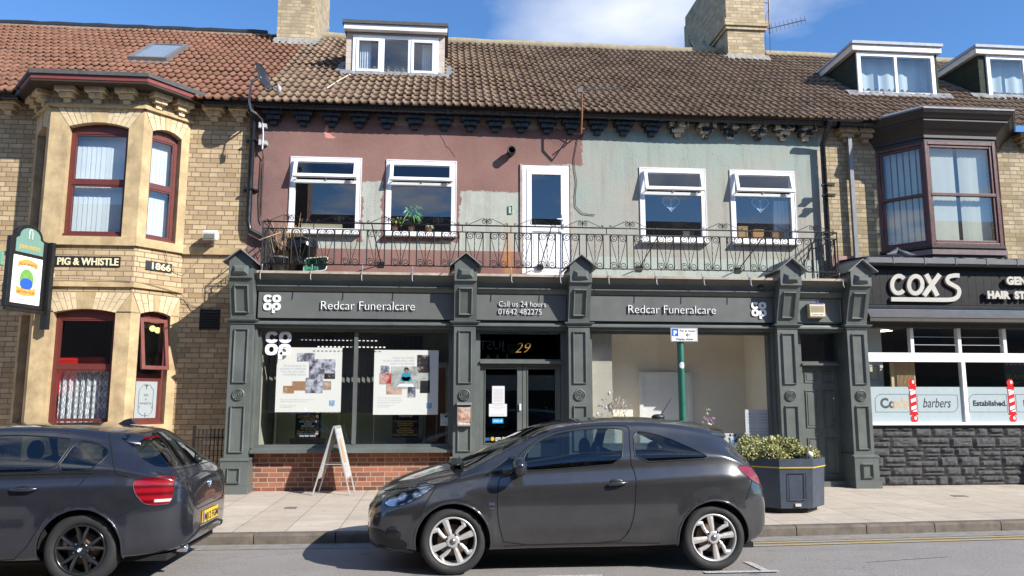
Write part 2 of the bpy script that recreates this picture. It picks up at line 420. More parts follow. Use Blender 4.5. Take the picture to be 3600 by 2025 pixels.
def tile_mat(name, ca, cb, moss, mossamt, pan_c):
    mt, g = newmat(name); U = g.uv(); P = g.pos(); u, v, _ = g.xyz(U)
    cell = g.node('ShaderNodeCombineXYZ', {0: g.m('FLOOR', g.m('DIVIDE', u, .30)), 1: g.m('FLOOR', v), 2: 0.0}).outputs[0]
    wn = g.node('ShaderNodeTexWhiteNoise', {'Vector': cell}).outputs['Value']
    col = g.mix(wn, ca, cb); pan = g.step(g.m('FRACT', g.m('DIVIDE', g.m('ADD', u, 14.0), .15)), .47, .03)
    col = g.mix(g.m('MULTIPLY', pan, .5), col, pan_c)
    col = g.mix(g.ramp(g.noise(P, 1.5, 7, .7), .42, .74, 0, mossamt), col, moss)
    col = g.mix(g.ramp(g.noise(P, 17, 6, .75), .5, .78, 0, .55), col, sc(ca, .5))
    li = g.node('ShaderNodeTexVoronoi', {'Vector': P, 'Scale': 3.5}).outputs['Distance']
    col = g.mix(g.ramp(li, .03, .05, .8, 0), col, (.47, .44, .36))
    # each tile is coloured darker towards its leading edge
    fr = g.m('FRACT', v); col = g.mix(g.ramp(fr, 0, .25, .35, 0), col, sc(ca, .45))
    g.put(g.p.inputs['Base Color'], col); g.p.inputs['Roughness'].default_value = .9
    g.put(g.p.inputs['Normal'], g.bump(g.noise(P, 80, 4), .35, .006)); return mt
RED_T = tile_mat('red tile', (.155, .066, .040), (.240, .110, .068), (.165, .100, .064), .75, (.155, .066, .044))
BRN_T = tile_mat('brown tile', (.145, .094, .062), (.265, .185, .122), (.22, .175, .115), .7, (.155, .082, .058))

def roof_mb(x0, x1, yE=13.55, zE=None, rows=18, wave=.15, y_top=18.7, dips=()):
    "interlocking roll tiles: every course is a rippled sheet lifted at its lower edge, with a real step"
    k = .711; L = sqrt(1+k*k); gy = (y_top-yE)/rows; nrm = Vector((0, -k, 1))/L
    mb = MB(); mb.smooth = False; uvs = []
    per = [(0, .0), (.05, .012), (.14, .033), (.25, .042), (.36, .033), (.45, .012), (.5, .0)]
    xs = []; i = 0
    x = x0
    while x < x1:
        for f, h in per: xs.append((x+f*wave, h))
        x += wave
    xs.append((x, 0)); n = len(xs)
    r2 = random.Random(3)
    for r in range(rows):
        ya = yE+r*gy-.045; yb = yE+(r+1)*gy
        za, zb = zroof(ya), zroof(yb)
        vs = []
        jit = [r2.uniform(-.008, .012) for _ in range(n//12+2)]
        # worn nib edge: a thin front lip with a hollow under it, set back over the course below
        for i, (x, h) in enumerate(xs): vs.append(Vector((x, ya+.10, za+.10*k))+nrm*(h+.030))
        for i, (x, h) in enumerate(xs): vs.append(Vector((x, ya, za))+nrm*(h+.031+jit[i//12]))
        for i, (x, h) in enumerate(xs):
            j = jit[i//12]
            vs.append(Vector((x, ya, za))+nrm*(h+.050+j))
        for x, h in xs: vs.append(Vector((x, yb, zb))+nrm*(h+.014))
        base = len(mb.v)
        fs = []
        for i in range(n-1):
            fs.append((i, i+1, n+i+1, n+i)); fs.append((n+i, n+i+1, 2*n+i+1, 2*n+i))
        for q in vs: q.z += .013*sin(q.x*.9+1)+.008*sin(q.x*2.3+r*.7)
        mb.add(vs, fs, False)
        b0 = len(mb.v)-4*n
        for i in range(n-1):
            mb.f.append((b0+2*n+i, b0+2*n+i+1, b0+3*n+i+1, b0+3*n+i)); mb.mi.append(0); mb.sm.append(True)
    mb.gy = gy; mb.yE = yE
    return mb
def build_roof(x0, x1, mt, parent, **kw):
    mb = roof_mb(x0, x1, **kw); yE, gy = mb.yE, mb.gy
    o = mb.build('roof', mt, parent, uvm=lambda q: (q[0], (q[1]-yE+.05)/gy))
    return o

def wall_mb(mb, x0, x1, z0, z1, y, holes, t=.25):
    "flat wall sheet facing -y with rectangular openings (x0,x1,z0,z1) and their reveals"
    xs = sorted({x0, x1, *[h[0] for h in holes], *[h[1] for h in holes]}); zs = sorted({z0, z1, *[h[2] for h in holes], *[h[3] for h in holes]})
    for a, c in zip(xs, xs[1:]):
        for d, e in zip(zs, zs[1:]):
            if any(h[0] <= a and c <= h[1] and h[2] <= d and e <= h[3] for h in holes): continue
            mb.quad((a, y, d), (c, y, d), (c, y, e), (a, y, e))
    for h in holes:
        a, c, d, e = h
        mb.quad((a, y, d), (a, y+t, d), (a, y+t, e), (a, y, e)); mb.quad((c, y, d), (c, y, e), (c, y+t, e), (c, y+t, d))
        mb.quad((a, y, e), (a, y+t, e), (c, y+t, e), (c, y, e)); mb.quad((a, y, d), (c, y, d), (c, y+t, d), (a, y+t, d))
    return mb
def room(parent, x0, x1, y0, y1, z0, z1, mt, name='interior'):
    b = MB()
    b.quad((x0, y1, z0), (x1, y1, z0), (x1, y1, z1), (x0, y1, z1)); b.quad((x0, y0, z0), (x0, y1, z0), (x0, y1, z1), (x0, y0, z1))
    b.quad((x1, y0, z0), (x1, y0, z1), (x1, y1, z1), (x1, y1, z0)); b.quad((x0, y0, z0), (x1, y0, z0), (x1, y1, z0), (x0, y1, z0))
    b.quad((x0, y0, z1), (x0, y1, z1), (x1, y1, z1), (x1, y0, z1))
    return b.build(name, mt, parent)
def pane(parent, o, u, v, w, h, mt, name='pane'):
    o, u, v = Vector(o), Vector(u), Vector(v)
    return MB().quad(o, o+u*w, o+u*w+v*h, o+v*h).build(name, mt, parent)
def corbel_mb(x, y, z, n=(0, -1, 0), u=(1, 0, 0), sc_=1.0, r=None):
    "three stepped brick courses, widest and deepest on top, each of separate bricks"
    mb = MB(); n, u = Vector(n), Vector(u); c = Vector((x, y, z))
    for k, (wd, dp) in enumerate(((.36, .215), (.245, .15), (.125, .085))):
        zt = -k*.0835; nb = (3, 2, 1)[k]; bw = wd/nb
        for i in range(nb):
            jj = r.uniform(-.006, .006) if r else 0
            o = c+u*(-wd/2+i*bw+.003)*sc_+Vector((0, 0, zt-.078))
            mb.obox(o, u*(bw-.006)*sc_, n*(dp+jj), (0, 0, .076))
    return mb
def gutter_run(parent, x0, x1, y=13.615, z=6.79, r=.055):
    b = MB(); prof = [(y+r*cos(pi+pi*i/8), z+r*sin(pi+pi*i/8)) for i in range(9)]
    prof = [(y-r-.008, z+.012)]+prof+[(y+r+.008, z+.012), (y+r-.004, z+.004)]+[(y+(r-.008)*cos(2*pi-pi*i/8), z+(r-.008)*sin(2*pi-pi*i/8)) for i in range(9)]
    for (a, c) in zip(prof, prof[1:]+prof[:1]): b.quad((x0, *a), (x1, *a), (x1, *c), (x0, *c))
    x = x0+.45
    while x < x1:
        p2 = [(x, y+(r+.012)*cos(pi+pi*i/10), z+(r+.012)*sin(pi+pi*i/10)) for i in range(11)]
        for a, c in zip(p2, p2[1:]): b.quad(a, (a[0]+.035, a[1], a[2]), (c[0]+.035, c[1], c[2]), c)
        x += .98
    o = b.build('gutter', BLACKP, parent)
    b = MB(); b.box(x0, x1, 13.675, 13.70, 6.765, 6.86); b.box(x0, x1, 13.70, 13.90, 6.80, 6.815); b.build('fascia_board', BLACKP, parent)
    return o
def downpipe(parent, pts, r, name='downpipe', mt=None, square=False, clips=()):
    b = MB()
    if square:
        for a, c in zip(pts, pts[1:]):
            a, c = Vector(a), Vector(c); b.obox((c.x-r, c.y-r, c.z), (2*r, 0, 0), (0, 2*r, 0), a-c)
    else: b.tube(pts, r, 10)
    for z in clips:
        p = pts[1]; b.box(p[0]-r*1.5, p[0]+r*1.5, p[1]-r*1.15, p[1]+r*2, z-.012, z+.012); b.box(p[0]-r*2.4, p[0]+r*2.4, p[1]+r, p[1]+r*2, z-.02, z+.02)
    return b.build(name, mt or BLACKP, parent)
def blinds(parent, o, u, w, z0, z1, n, ang, mt, name='blinds', gap=None, nrm=(0, 1, 0)):
    b = MB(); o, u, nn = Vector(o), Vector(u), Vector(nrm); p = w/n; r2 = random.Random(5)
    for i in range(n):
        if gap and gap[0] <= i < gap[1]: continue
        a = radians(ang+r2.uniform(-4, 4)); d = u*cos(a)+nn*sin(a); c = o+u*(p*(i+.5)); hw = .046
        b.obox(Vector((c.x, c.y, z0))-d*hw, d*2*hw, nn*.002, (0, 0, z1-z0))
    return b.build(name, mt, parent)

# ================================================================== public house
pub = thing('public_house', 'buff brick public house with two storey sandstone bay and red tiled roof', 'building', (-6, 13.9, .16))
WY = 13.9
b = MB(); wall_mb(b, -14, -3.47, .1, 6.85, WY, [(-7.0, -4.75, .8, 6.2)]); b.build('wall', BUFF, pub)
for xa, xb in ((-14, -7.15), (-4.55, -3.47)): MB().box(xa, xb, 13.84, 13.9, 4.13, 4.25).build('string_course', STONE, pub)
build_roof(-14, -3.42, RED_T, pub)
b = MB(); b.tube([(-14+i*.33, 18.72, zroof(18.7)+.06+.01*sin(i*2.3)) for i in range(30)], .10, 8); b.build('ridge_tiles', pm('black ridge tile', (.022, .022, .025), .5, var=.3), pub)
b = MB(); b.box(-14, -3.4, 18.5, 18.8, zroof(18.5)-.1, zroof(18.5)+.10); b.build('ridge_mortar', pm('ridge mortar', (.28, .22, .16), .95, var=.4, vs=12, bump=.6), pub)
b = MB(); b.add([(-14, 18.72, zroof(18.7)), (-3.4, 18.72, zroof(18.7)), (-3.4, 24, 6.8), (-14, 24, 6.8)], [(0, 1, 2, 3)]); b.build('rear_roof_slope', pm('rear tile', (.2, .12, .09), .9), pub)
room(pub, -7.0, -4.75, 13.95, 17, .3, 3.2, DARK); room(pub, -7.0, -4.75, 13.95, 15.2, 4.2, 6.4, pm('upper room', (.20, .2, .21), .9))

# bay faces: (origin, end) in plan
A = Vector((-6.62, 13.25, 0)); B = Vector((-5.10, 13.25, 0)); C = Vector((-4.55, 13.9, 0)); D = Vector((-7.17, 13.9, 0))
FACES = {'front': (A, B), 'right': (B, C), 'left': (D, A)}
def fr(face):
    a, c = FACES[face]; u = (c-a).normalized(); n = Vector((u.y, -u.x, 0)); return a, u, n, (c-a).length
sto = MB(); brk = MB(); arc = MB()
def fbox(mb, face, s0, s1, z0, z1, d0, d1):
    "box on a bay face: along s, up z, from depth d0 (outward +) to d1 (negative = inward)"
    a, u, n, L = fr(face); mb.obox(a+u*s0+n*d1+Vector((0, 0, z0)), u*(s1-s0), n*(d0-d1), (0, 0, z1-z0))
def arch(face, s0, s1, zspr, zcr, ztop, key=True, storey=0):
    "brick voussoirs with stone key over a segmental opening"
    global arc
    a, u, n, L = fr(face); c = (s0+s1)/2; hw = (s1-s0)/2; rise = zcr-zspr
    R = (hw*hw+rise*rise)/(2*rise); zc = zcr-R; half = math.asin(hw/R); zf = zspr-hw/tan(radians(34 if L > 1 else 24))
    nv = max(7, int(2*hw/.072)) | 1
    def pt(ang, top):
        if not top: return (c+R*sin(ang), zc+R*cos(ang))
        zl = zc+R*cos(ang); return (c+R*sin(ang)*(ztop-zf)/(zl-zf), ztop)
    for i in range(nv):
        a0, a1 = -half+2*half*i/nv, -half+2*half*(i+1)/nv
        mid = abs(i-nv//2) <= (1 if L > 1 else 0)
        if mid and key and arc.v: arc.build('arch_bricks', ARCHB, pub); arc = MB()
        mb = sto if (mid and key) else arc
        e = 0 if mid else .004/R
        q = [pt(a0+e, 0), pt(a1-e, 0), pt(a1-e, 1), pt(a0+e, 1)]
        if mid and key and i != nv//2: pass
        segs = [(0, 1)] if mid else ([(0, .48), (.495, 1)] if i % 2 else [(0, .64), (.655, 1)])
        for f0, f1 in segs:
            def L_(p, q_, f): return (p[0]+(q_[0]-p[0])*f, p[1]+(q_[1]-p[1])*f)
            qq = [L_(q[0], q[3], f0), L_(q[1], q[2], f0), L_(q[1], q[2], f1), L_(q[0], q[3], f1)]
            dd = .012 if mid else .006+.003*sin(i*5.1)
            P = [a+u*s+Vector((0, 0, z))+n*dd for s, z in qq]; mb.prism(P, -n*.24)
    # flat spandrels either side in stone
    zs = zspr
    for sa, sb, sgn in ((0, s0, -1), (s1, L, 1)):
        q = pt(sgn*half, 1)[0]
        if sgn < 0: poly = [(0, zs), (s0, zs), (q-.004, ztop), (0, ztop)]
        else: poly = [(s1, zs), (L, zs), (L, ztop), (q+.004, ztop)]
        P = [a+u*s+Vector((0, 0, z)) for s, z in poly]; sto.prism(P, -n*.22)
OPEN = {'front': (.31, 1.28), 'right': (.16, .70), 'left': (.15, .69)}
for f in FACES:
    s0, s1 = OPEN[f]; a, u, n, L = fr(f); brk = MB()
    fbox(sto, f, 0, s0, .16, 3.05, 0, -.2); fbox(sto, f, s1, L, .16, 3.05, 0, -.2)          # lower piers
    fbox(sto, f, s0, s1, 1.10, 1.22, .03, -.2); fbox(brk, f, s0, s1, .16, 1.10, 0, -.2); brk.build('bay_brickwork', BUFF, pub); brk = MB(); arc = MB()   # sill and stall brick
    arch(f, s0, s1, 3.03, 3.09, 3.36); arc.build('arch_bricks', ARCHB, pub); arc = MB()
    fbox(brk, f, 0, L, 3.36, 3.45, 0, -.2)
    fbox(sto, f, -.02, L+.02, 3.45, 3.53, .05, -.2)                                          # string
    fbox(brk, f, 0, L, 3.53, 4.14, 0, -.2)
    fbox(sto, f, -.03, L+.03, 4.14, 4.285, .055, -.2)                                        # upper sill
    fbox(sto, f, 0, s0, 4.285, 6.17, 0, -.2); fbox(sto, f, s1, L, 4.285, 6.17, 0, -.2)
    brk.build('bay_brickwork', BUFF, pub); brk = MB(); arch(f, s0, s1, 6.17, 6.25, 6.50); arc.build('arch_bricks', ARCHB, pub)
    fbox(sto, f, -.03, L+.03, 6.50, 6.545, .06, -.2); fbox(sto, f, -.01, L+.01, 6.545, 6.58, .03, -.2)
    fbox(brk, f, 0, L, 6.58, 6.80, 0, -.2); brk.build('bay_brickwork', BUFF, pub)
# weathered stone: recessed chamfers on the piers
sto.build('bay_stonework', STONE, pub); 
cr_ = random.Random(11)
for f, ss in (('front', (.28, .76, 1.24)), ('right', (.20, .62)), ('left', (.2, .62))):
    a, u, n, L = fr(f)
    for s in ss:
        p = a+u*s; corbel_mb(p.x, p.y, 6.80, n, u, .9, cr_).build('corbel', ARCHB, pub)
for x in (-13.2, -12.7, -12.2, -11.7, -11.2, -10.7, -10.2, -9.7, -9.2, -8.68, -8.16, -7.62, -4.13, -3.68):
    corbel_mb(x, WY, 6.80, r=cr_).build('corbel', ARCHB, pub)
# flat bay roof with maroon fascia and felt edge
def offs(d): return [D+Vector((-d*1.1, 0, 0)), A+Vector((-d*.42, -d, 0)), B+Vector((d*.42, -d, 0)), C+Vector((d*1.1, 0, 0))]
def ring(mb, d0, d1, z0, z1):
    o = offs(d0); mb.prism([Vector((p.x, p.y, z0)) for p in o], (0, 0, z1-z0)) if d1 is None else None
b = MB(); ring(b, .39, None, 6.80, 6.838); b.build('bay_soffit', pm('dark soffit', (.035, .024, .018), .8), pub)
b = MB(); ring(b, .40, None, 6.838, 6.915); b.build('bay_fascia', pm('red brown fascia', (.20, .045, .036), .4, var=.12), pub)
b = MB(); o1, o2 = offs(.435), offs(.40)
b.prism([Vector((p.x, p.y, 6.915)) for p in o1], (0, 0, .065))
b.add([Vector((p.x, p.y, 6.98)) for p in o1]+[Vector((p.x, min(13.9, p.y+.1), 7.03)) for p in offs(.36)], [(0, 1, 5, 4), (1, 2, 6, 5), (2, 3, 7, 6), (4, 5, 6, 7)], False)
b.build('bay_roof_felt', pm('roofing felt', (.085, .085, .088), .95, var=.3, vs=14, bump=.6, bs=120), pub)

def bay_window(face, z0, z1, zm, style, arch_z):
    a, u, n, L = fr(face); s0, s1 = OPEN[face]; in_ = -.12
    up = Vector((0, 0, 1)); o = a+u*s0+n*in_+up*z0; wd = s1-s0; t = .055
    b = MB(); b.frame(o, u, up, wd, z1-z0, t, -.06, n); b.obox(o+u*t+up*(zm-z0-.035), u*(wd-2*t), up*.07, n*-.06)
    b.obox(o+up*(z1-z0)-n*.0, u*wd, up*(arch_z-z1+.06), n*-.06)   # timber head filling the arch
    b.obox(o-up*.02+n*.05, u*wd, up*.05, n*-.10)
    wf = b.build('window', MAROON, pub)
    # inner sash frames
    for za, zb in ((z0+t, zm-.035), (zm+.035, z1-t)):
        oo = a+u*(s0+t)+n*(in_-.01)+up*za
        MB().frame(oo, u, up, wd-2*t, zb-za, .028, -.04, n).build('sash', MAROON, wf)
        pane(wf, oo+n*-.025+u*.028+up*.028, u, up, wd-2*t-.056, zb-za-.056, GLW)
    return wf, o, u, n, wd
BL = pm('white blind', (.78, .80, .82), .8, var=.04)
for f in FACES:
    wf, o, u, n, wd = bay_window(f, 4.32, 6.14, 5.24, 0, 6.2)
    blinds(wf, o+u*.05-n*.16, u, wd-.1, 4.36, 6.1, 11 if f == 'front' else 6, 4, BL, nrm=-n)
wf, o, u, n, wd = bay_window('front', 1.24, 2.99, 2.14, 1, 3.05)
lm, g = newmat('lace curtain'); U = g.uv(); x_, z_, _ = g.xyz(U)
wv = g.m('ABSOLUTE', g.m('SINE', g.m('ADD', g.m('MULTIPLY', x_, 52), g.m('MULTIPLY', g.m('SINE', g.m('MULTIPLY', z_, 34)), 1.1))))
g.put(g.p.inputs['Base Color'], g.mix(g.ramp(wv, .82, .97), (.62, .60, .62), (.92, .92, .92))); g.p.inputs['Roughness'].default_value = .9
g.put(g.p.inputs['Alpha'], g.ramp(wv, .7, .95, .62, 1))
b = MB(); N = 90; xs = [o+u*(.06+(wd-.12)*i/N)-n*(.16+.028*sin(i*.62)+.012*sin(i*1.7)) for i in range(N+1)]
b.smooth = True
b.add([Vector((p.x, p.y, 1.28)) for p in xs]+[Vector((p.x, p.y, 2.13)) for p in xs], [(i, i+1, N+i+2, N+i+1) for i in range(N)], True); b.build('lace_curtain', lm, wf)
bay_window('left', 1.24, 2.99, 2.14, 1, 3.05)
# lower right cant: frosted lower light, top-hung sash standing open
wf, o, u, n, wd = bay_window('right', 1.24, 2.99, 1.99, 2, 3.05)
FROST = pm('frosted panel', (.33, .37, .385), .25, var=.03)
up = Vector((0, 0, 1))
fo = o+up*(.07)+u*.07+n*.006
pn = MB().obox(fo-n*.03, u*(wd-.14), up*.62, n*.01).build('frosted_panel', FROST, wf)
b = MB(); dk = pm('dark lettering', (.05, .05, .06), .6)
cx = (wd-.14)/2
for s, z, h in (('PIG', .37, .052), ('&', .305, .045), ('WHISTLE', .235, .052)): put_text(b, s, fo+u*cx+up*z-n*.017, h, u=u, n=n, align='CENTER')
def loop(pts, r=.0028): b.tube([fo+u*(cx+s)+up*z-n*.016 for s, z in pts], r, 4)
for sg_ in (-1, 1):
    loop([(0, .05), (sg_*.05, .055), (sg_*.11, .10), (sg_*.125, .15), (sg_*.125, .47), (sg_*.10, .50), (sg_*.08, .53), (sg_*.045, .565), (sg_*.0, .53)])
    loop([(sg_*.02*cos(k*.5)*(1-k/16), .55+.02*sin(k*.5)) for k in range(14)])
    loop([(sg_*.115+sg_*.012*cos(k*.5), .19+.02*sin(k*.5)) for k in range(10)])
loop([(0, .03), (0, .1)], .006); loop([(0, .49), (0, .54)], .006)
b.build('lettering', dk, wf)
sh = MB(); tl = radians(10); oo = o+up*(1.72)+u*.03+n*.03; dn = (-up*cos(tl)+n*sin(tl)); no = (n*cos(tl)+up*sin(tl))
sh.frame(oo, u, dn, wd-.06, .86, .06, .05, no); sh.build('open_sash', pm('maroon sash', (.17, .045, .036), .4, var=.15), wf)
pane(wf, oo+u*.06+dn*.06+no*.02, u, dn, wd-.18, .74, GLW)
# inside: red settle, lamp with two amber bulbs, candle
st = thing('settle', 'red padded settle seen through the lower bay window of the pub', 'seat', (-5.9, 13.95, .3))
b = MB(); xa, xb = ax(178, 1270, 13.95), ax(364, 1270, 13.95); b.box(xa, xb, 13.95, 14.1, 1.2, az_(300, 1254, 13.95)); b.box(xa, xb, 14.1, 14.5, .55, .75); b.build('backrest', pm('red leatherette', (.62, .02, .015), .4), st, bevel=.05)
lp = thing('wall_lamp', 'lit wall lamp with two amber globes inside the small pub window', 'lamp', (-4.95, 14.2, 2.55))
a, u, n, L = fr('right'); q = at(545, 1158, 13.85)
am = pm('amber globe', (1, .6, .25), .3, var=0, emit=(1, .56, .2), es=2.2)
for k in (-.045, .05): MB().ball(q+u*k+up*(k*-.25), .052, 12, 8).build('globe', am, lp)
b = MB(); b.tube([q-u*.05+up*.05, q+up*.12, q+u*.05+up*.05], .008, 6); b.build('bracket', BLACKP, lp)
# plaques
CREAM = pm('cream letter', (.70, .62, .38), .6, var=.08); NAVY = pm('plaque black', (.012, .014, .022), .55)
pl = thing('name_plaque', 'black plaque with raised cream letters PIG & WHISTLE on the bay brickwork', 'sign', (-5.9, 13.25, 3.87))
MB().box(-6.41, -5.32, 13.232, 13.252, 3.785, 3.955).build('board', NAVY, pl)
b = MB(); put_text(b, 'PIG & WHISTLE', (-6.31, 13.232, 3.808), .165, extrude=.008, bold=.004, width=.96); b.build('lettering', CREAM, pl)
pl = thing('date_plaque', 'black plaque with raised cream date 1866 on the canted bay side', 'sign', (-4.85, 13.55, 3.85))
a, u, n, L = fr('right'); MB().obox(a+u*.19+up*3.775-n*.002, u*.47, up*.155, n*.02).build('board', NAVY, pl)
b = MB(); put_text(b, '1866', a+u*.255+up*3.797+n*.018, .155, u=u, n=n, extrude=.008, bold=.004, width=.34); b.build('lettering', CREAM, pl)
# vent grille, roof window, gutter
b = MB(); b.frame((-4.20, 13.885, 2.82), (1, 0, 0), (0, 0, 1), .34, .35, .012, .02, (0, 1, 0))
b.box(-4.195, -3.865, 13.897, 13.9, 2.825, 3.165)
for k in range(7): b.obox((-4.185, 13.872, 2.83+k*.047), (.315, 0, 0), (0, .022, .03), (0, .003, -.004))
b.build('vent_grille', pm('grille black', (.014, .013, .012), .5), pub)
gutter_run(pub, -14, -7.35); gutter_run(pub, -4.25, -3.40)
rl = [roofhit(px, py) for px, py in ((505, 172), (640, 176), (583, 228), (447, 222))]
nR = Vector((0, -.711, 1)).normalized(); uR = Vector((1, 0, 0)); vR = Vector((0, 1, .711)).normalized()
o = Vector((rl[3].x+.02, rl[3].y, rl[3].z)); ww = rl[2].x-rl[3].x; hh = (rl[0]-rl[3]).dot(vR)
GREYM = pm('grey flashing', (.22, .21, .20), .5, metal=.3)
b = MB(); b.frame(o+nR*.0, uR, vR, ww, hh, .075, .14, nR); rw = b.build('roof_window', GREYM, pub)
pane(rw, o+nR*.128+uR*.07+vR*.07, uR, vR, ww-.14, hh-.14, GLW)
pane(rw, o+nR*.112+uR*.07+vR*.07, uR, vR, ww-.14, hh-.14, pm('pale blind', (.5, .5, .52), .9), 'blind')
MB().obox(o-vR*.12-uR*.08+nR*.03, uR*(ww+.16), vR*.13, nR*.025).build('flashing', LEAD, rw)
# ================================================================== rendered house over the funeral parlour
hs = thing('terraced_house', 'rendered house with patchy pink and grey green walls above a dark grey shopfront', 'building', (2, 13.9, .16))
def render_mat():
    mt, g = newmat('patchy render'); P = g.pos()
    n1 = g.noise(P, 3.2, 6, .65); n2 = g.noise(g.vmul(P, (1, 1, 1)), 11, 4, .6)
    x, y, z = g.xyz(P)
    wob = g.m('MULTIPLY', g.m('SUBTRACT', g.m('ADD', g.m('MULTIPLY', n1, .7), g.m('MULTIPLY', n2, .3)), .5), .34)
    xw = g.m('ADD', x, wob); zw = g.m('ADD', z, g.m('MULTIPLY', wob, .75))
    zb = g.m('ADD', 4.0, g.m('ADD', g.m('MULTIPLY', g.step(x, -2.66), 1.53), g.m('ADD', g.m('MULTIPLY', g.step(x, 0.0), -.14), g.m('MULTIPLY', g.step(x, 1.9), .54))))
    pk = g.m('MULTIPLY', g.step(xw, 2.52, -.01), g.ramp(g.m('SUBTRACT', zw, zb), -.012, .012))
    # band of pink along the foot, and bare reveals painted pink round the windows
    foot = g.m('MULTIPLY', g.step(x, 1.40, -.004), g.step(z, 4.285, -.008))
    rv = 0.0
    def boxm(x0, x1, z0, z1): return g.m('MULTIPLY', g.m('MULTIPLY', g.step(xw, x0), g.step(xw, x1, -.004)), g.m('MULTIPLY', g.step(zw, z0), g.step(zw, z1, -.004)))
    for q in ((-1.15, .27, 4.44, 4.62), (-1.56, -1.47, 4.4, 5.6), (-1.14, -1.0, 4.4, 5.6), (.14, .27, 4.5, 5.5)): rv = g.m('MAXIMUM', rv, boxm(*q))
    pk = g.m('MAXIMUM', g.m('MAXIMUM', pk, foot), rv)
    big = g.noise(P, .9, 5, .6)
    pink = g.mix(g.ramp(big, .32, .68), (.195, .098, .084), (.255, .140, .120))
    grn = g.mix(g.ramp(g.m('ADD', big, g.m('MULTIPLY', g.m('SUBTRACT', z, 5.6), .16)), .38, .66), (.330, .322, .280), (.275, .335, .303))
    pale = g.mix(g.ramp(n1, .35, .65), (.36, .385, .335), (.43, .45, .39))
    grn = g.mix(g.m('MULTIPLY', g.step(x, 1.35, -.02), .8), grn, pale)
    strip = g.m('MULTIPLY', g.step(x, 2.2), g.step(z, 4.21, -.006)); grn = g.mix(g.m('MULTIPLY', strip, .5), grn, (.40, .50, .46))
    col = g.mix(pk, grn, pink)
    # paint lost to raw plaster at the right corner, around the brackets and in flakes
    n3 = g.noise(P, 5, 6, .7)
    cor = g.ramp(g.m('ADD', g.m('SUBTRACT', x, g.m('ADD', 7.06, g.m('MULTIPLY', g.m('ABSOLUTE', g.m('SUBTRACT', z, 6.25)), .1))), g.m('MULTIPLY', g.m('SUBTRACT', n1, .5), .8)), -.01, .01)
    top = g.m('MULTIPLY', g.ramp(g.m('ADD', z, g.m('MULTIPLY', g.m('SUBTRACT', n3, .5), .35)), 6.60, 6.66), g.step(x, -1.2, .3))
    col = g.mix(g.m('MAXIMUM', cor, g.m('MULTIPLY', top, .8)), col, g.mix(n3, (.44, .36, .29), (.58, .50, .42)))
    fl = g.m('MULTIPLY', boxm(-2.18, -1.98, 6.33, 6.60), g.step(n3, .50, .01)); col = g.mix(fl, col, (.62, .27, .22))
    # weather: run marks, soot by the downpipe, rust under the vent
    run = g.noise(g.vmul(P, (7, 1, .55)), 1.0, 6, .65); col = g.mix(g.ramp(run, .48, .8, 0, .6), col, sc((.20, .15, .12), 1))
    soot = g.m('MULTIPLY', g.ramp(x, -3.3, -2.7, 1, 0), g.ramp(g.noise(P, 2.2, 6, .7), .42, .6)); col = g.mix(g.m('MULTIPLY', soot, .6), col, (.10, .075, .085))
    rust = g.m('MULTIPLY', g.m('MULTIPLY', g.ramp(g.m('ABSOLUTE', g.m('SUBTRACT', xw, 1.16)), .03, .13, 1, 0), g.step(z, 4.85, -.15)), g.ramp(z, 4.7, 4.15, .35, 1))
    col = g.mix(g.m('MULTIPLY', rust, .55), col, (.47, .20, .05))
    d = g.node('ShaderNodeTexVoronoi', {'Vector': g.node('ShaderNodeVectorMath', {0: P, 1: g.vmul(g.noise(P, 4, 4, out='Color'), (.5, 0, .5))}, operation='ADD').outputs[0], 'Scale': .55}, feature='DISTANCE_TO_EDGE').outputs['Distance']
    col = g.mix(g.ramp(d, .002, .004, .16, 0), col, (.09, .06, .055))
    g.put(g.p.inputs['Base Color'], col); g.p.inputs['Roughness'].default_value = .9
    g.put(g.p.inputs['Normal'], g.bump(g.m('ADD', g.noise(P, 55, 5, .65), g.m('ADD', g.m('MULTIPLY', n1, 1.2), g.m('MULTIPLY', pk, .5))), .5, .014)); return mt
REND = render_mat()
HOLES = [(-2.75, -1.53, 4.60, 5.93), (-1.05, .18, 4.60, 5.92), (3.61, 4.83, 4.57, 5.90), (5.34, 6.56, 4.57, 5.90), (1.40, 2.28, 3.72, 5.90)]
b = MB(); wall_mb(b, -3.47, 7.22, 3.6, 6.85, 13.9, HOLES, .2); 
b.build('wall', REND, hs)
b = MB(); b.box(-3.47, 1.39, 13.862, 13.898, 3.72, 4.27); b.box(2.29, 7.1, 13.868, 13.898, 3.72, 4.21); b.build('plinth_band', REND, hs)
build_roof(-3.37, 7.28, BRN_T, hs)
RIDGE = pm('mortar ridge', (.30, .25, .17), .9, var=.25, vs=5, bump=.4)
b = MB(); b.tube([(-3.4+i*.45, 18.72, zroof(18.7)+.03+.012*sin(i*1.7)) for i in range(25)], .13, 8); b.build('ridge_tiles', RIDGE, hs)
b = MB(); b.add([(-3.4, 18.72, zroof(18.7)), (14, 18.72, zroof(18.7)), (14, 24, 6.8), (-3.4, 24, 6.8)], [(0, 1, 2, 3)]); b.build('rear_roof_slope', pm('rear tile', (.2, .12, .09), .9), hs)
room(hs, -3.3, .8, 14.05, 17, 4.3, 6.3, DARK); room(hs, .85, 7.1, 14.05, 17, 3.7, 6.3, DARK)
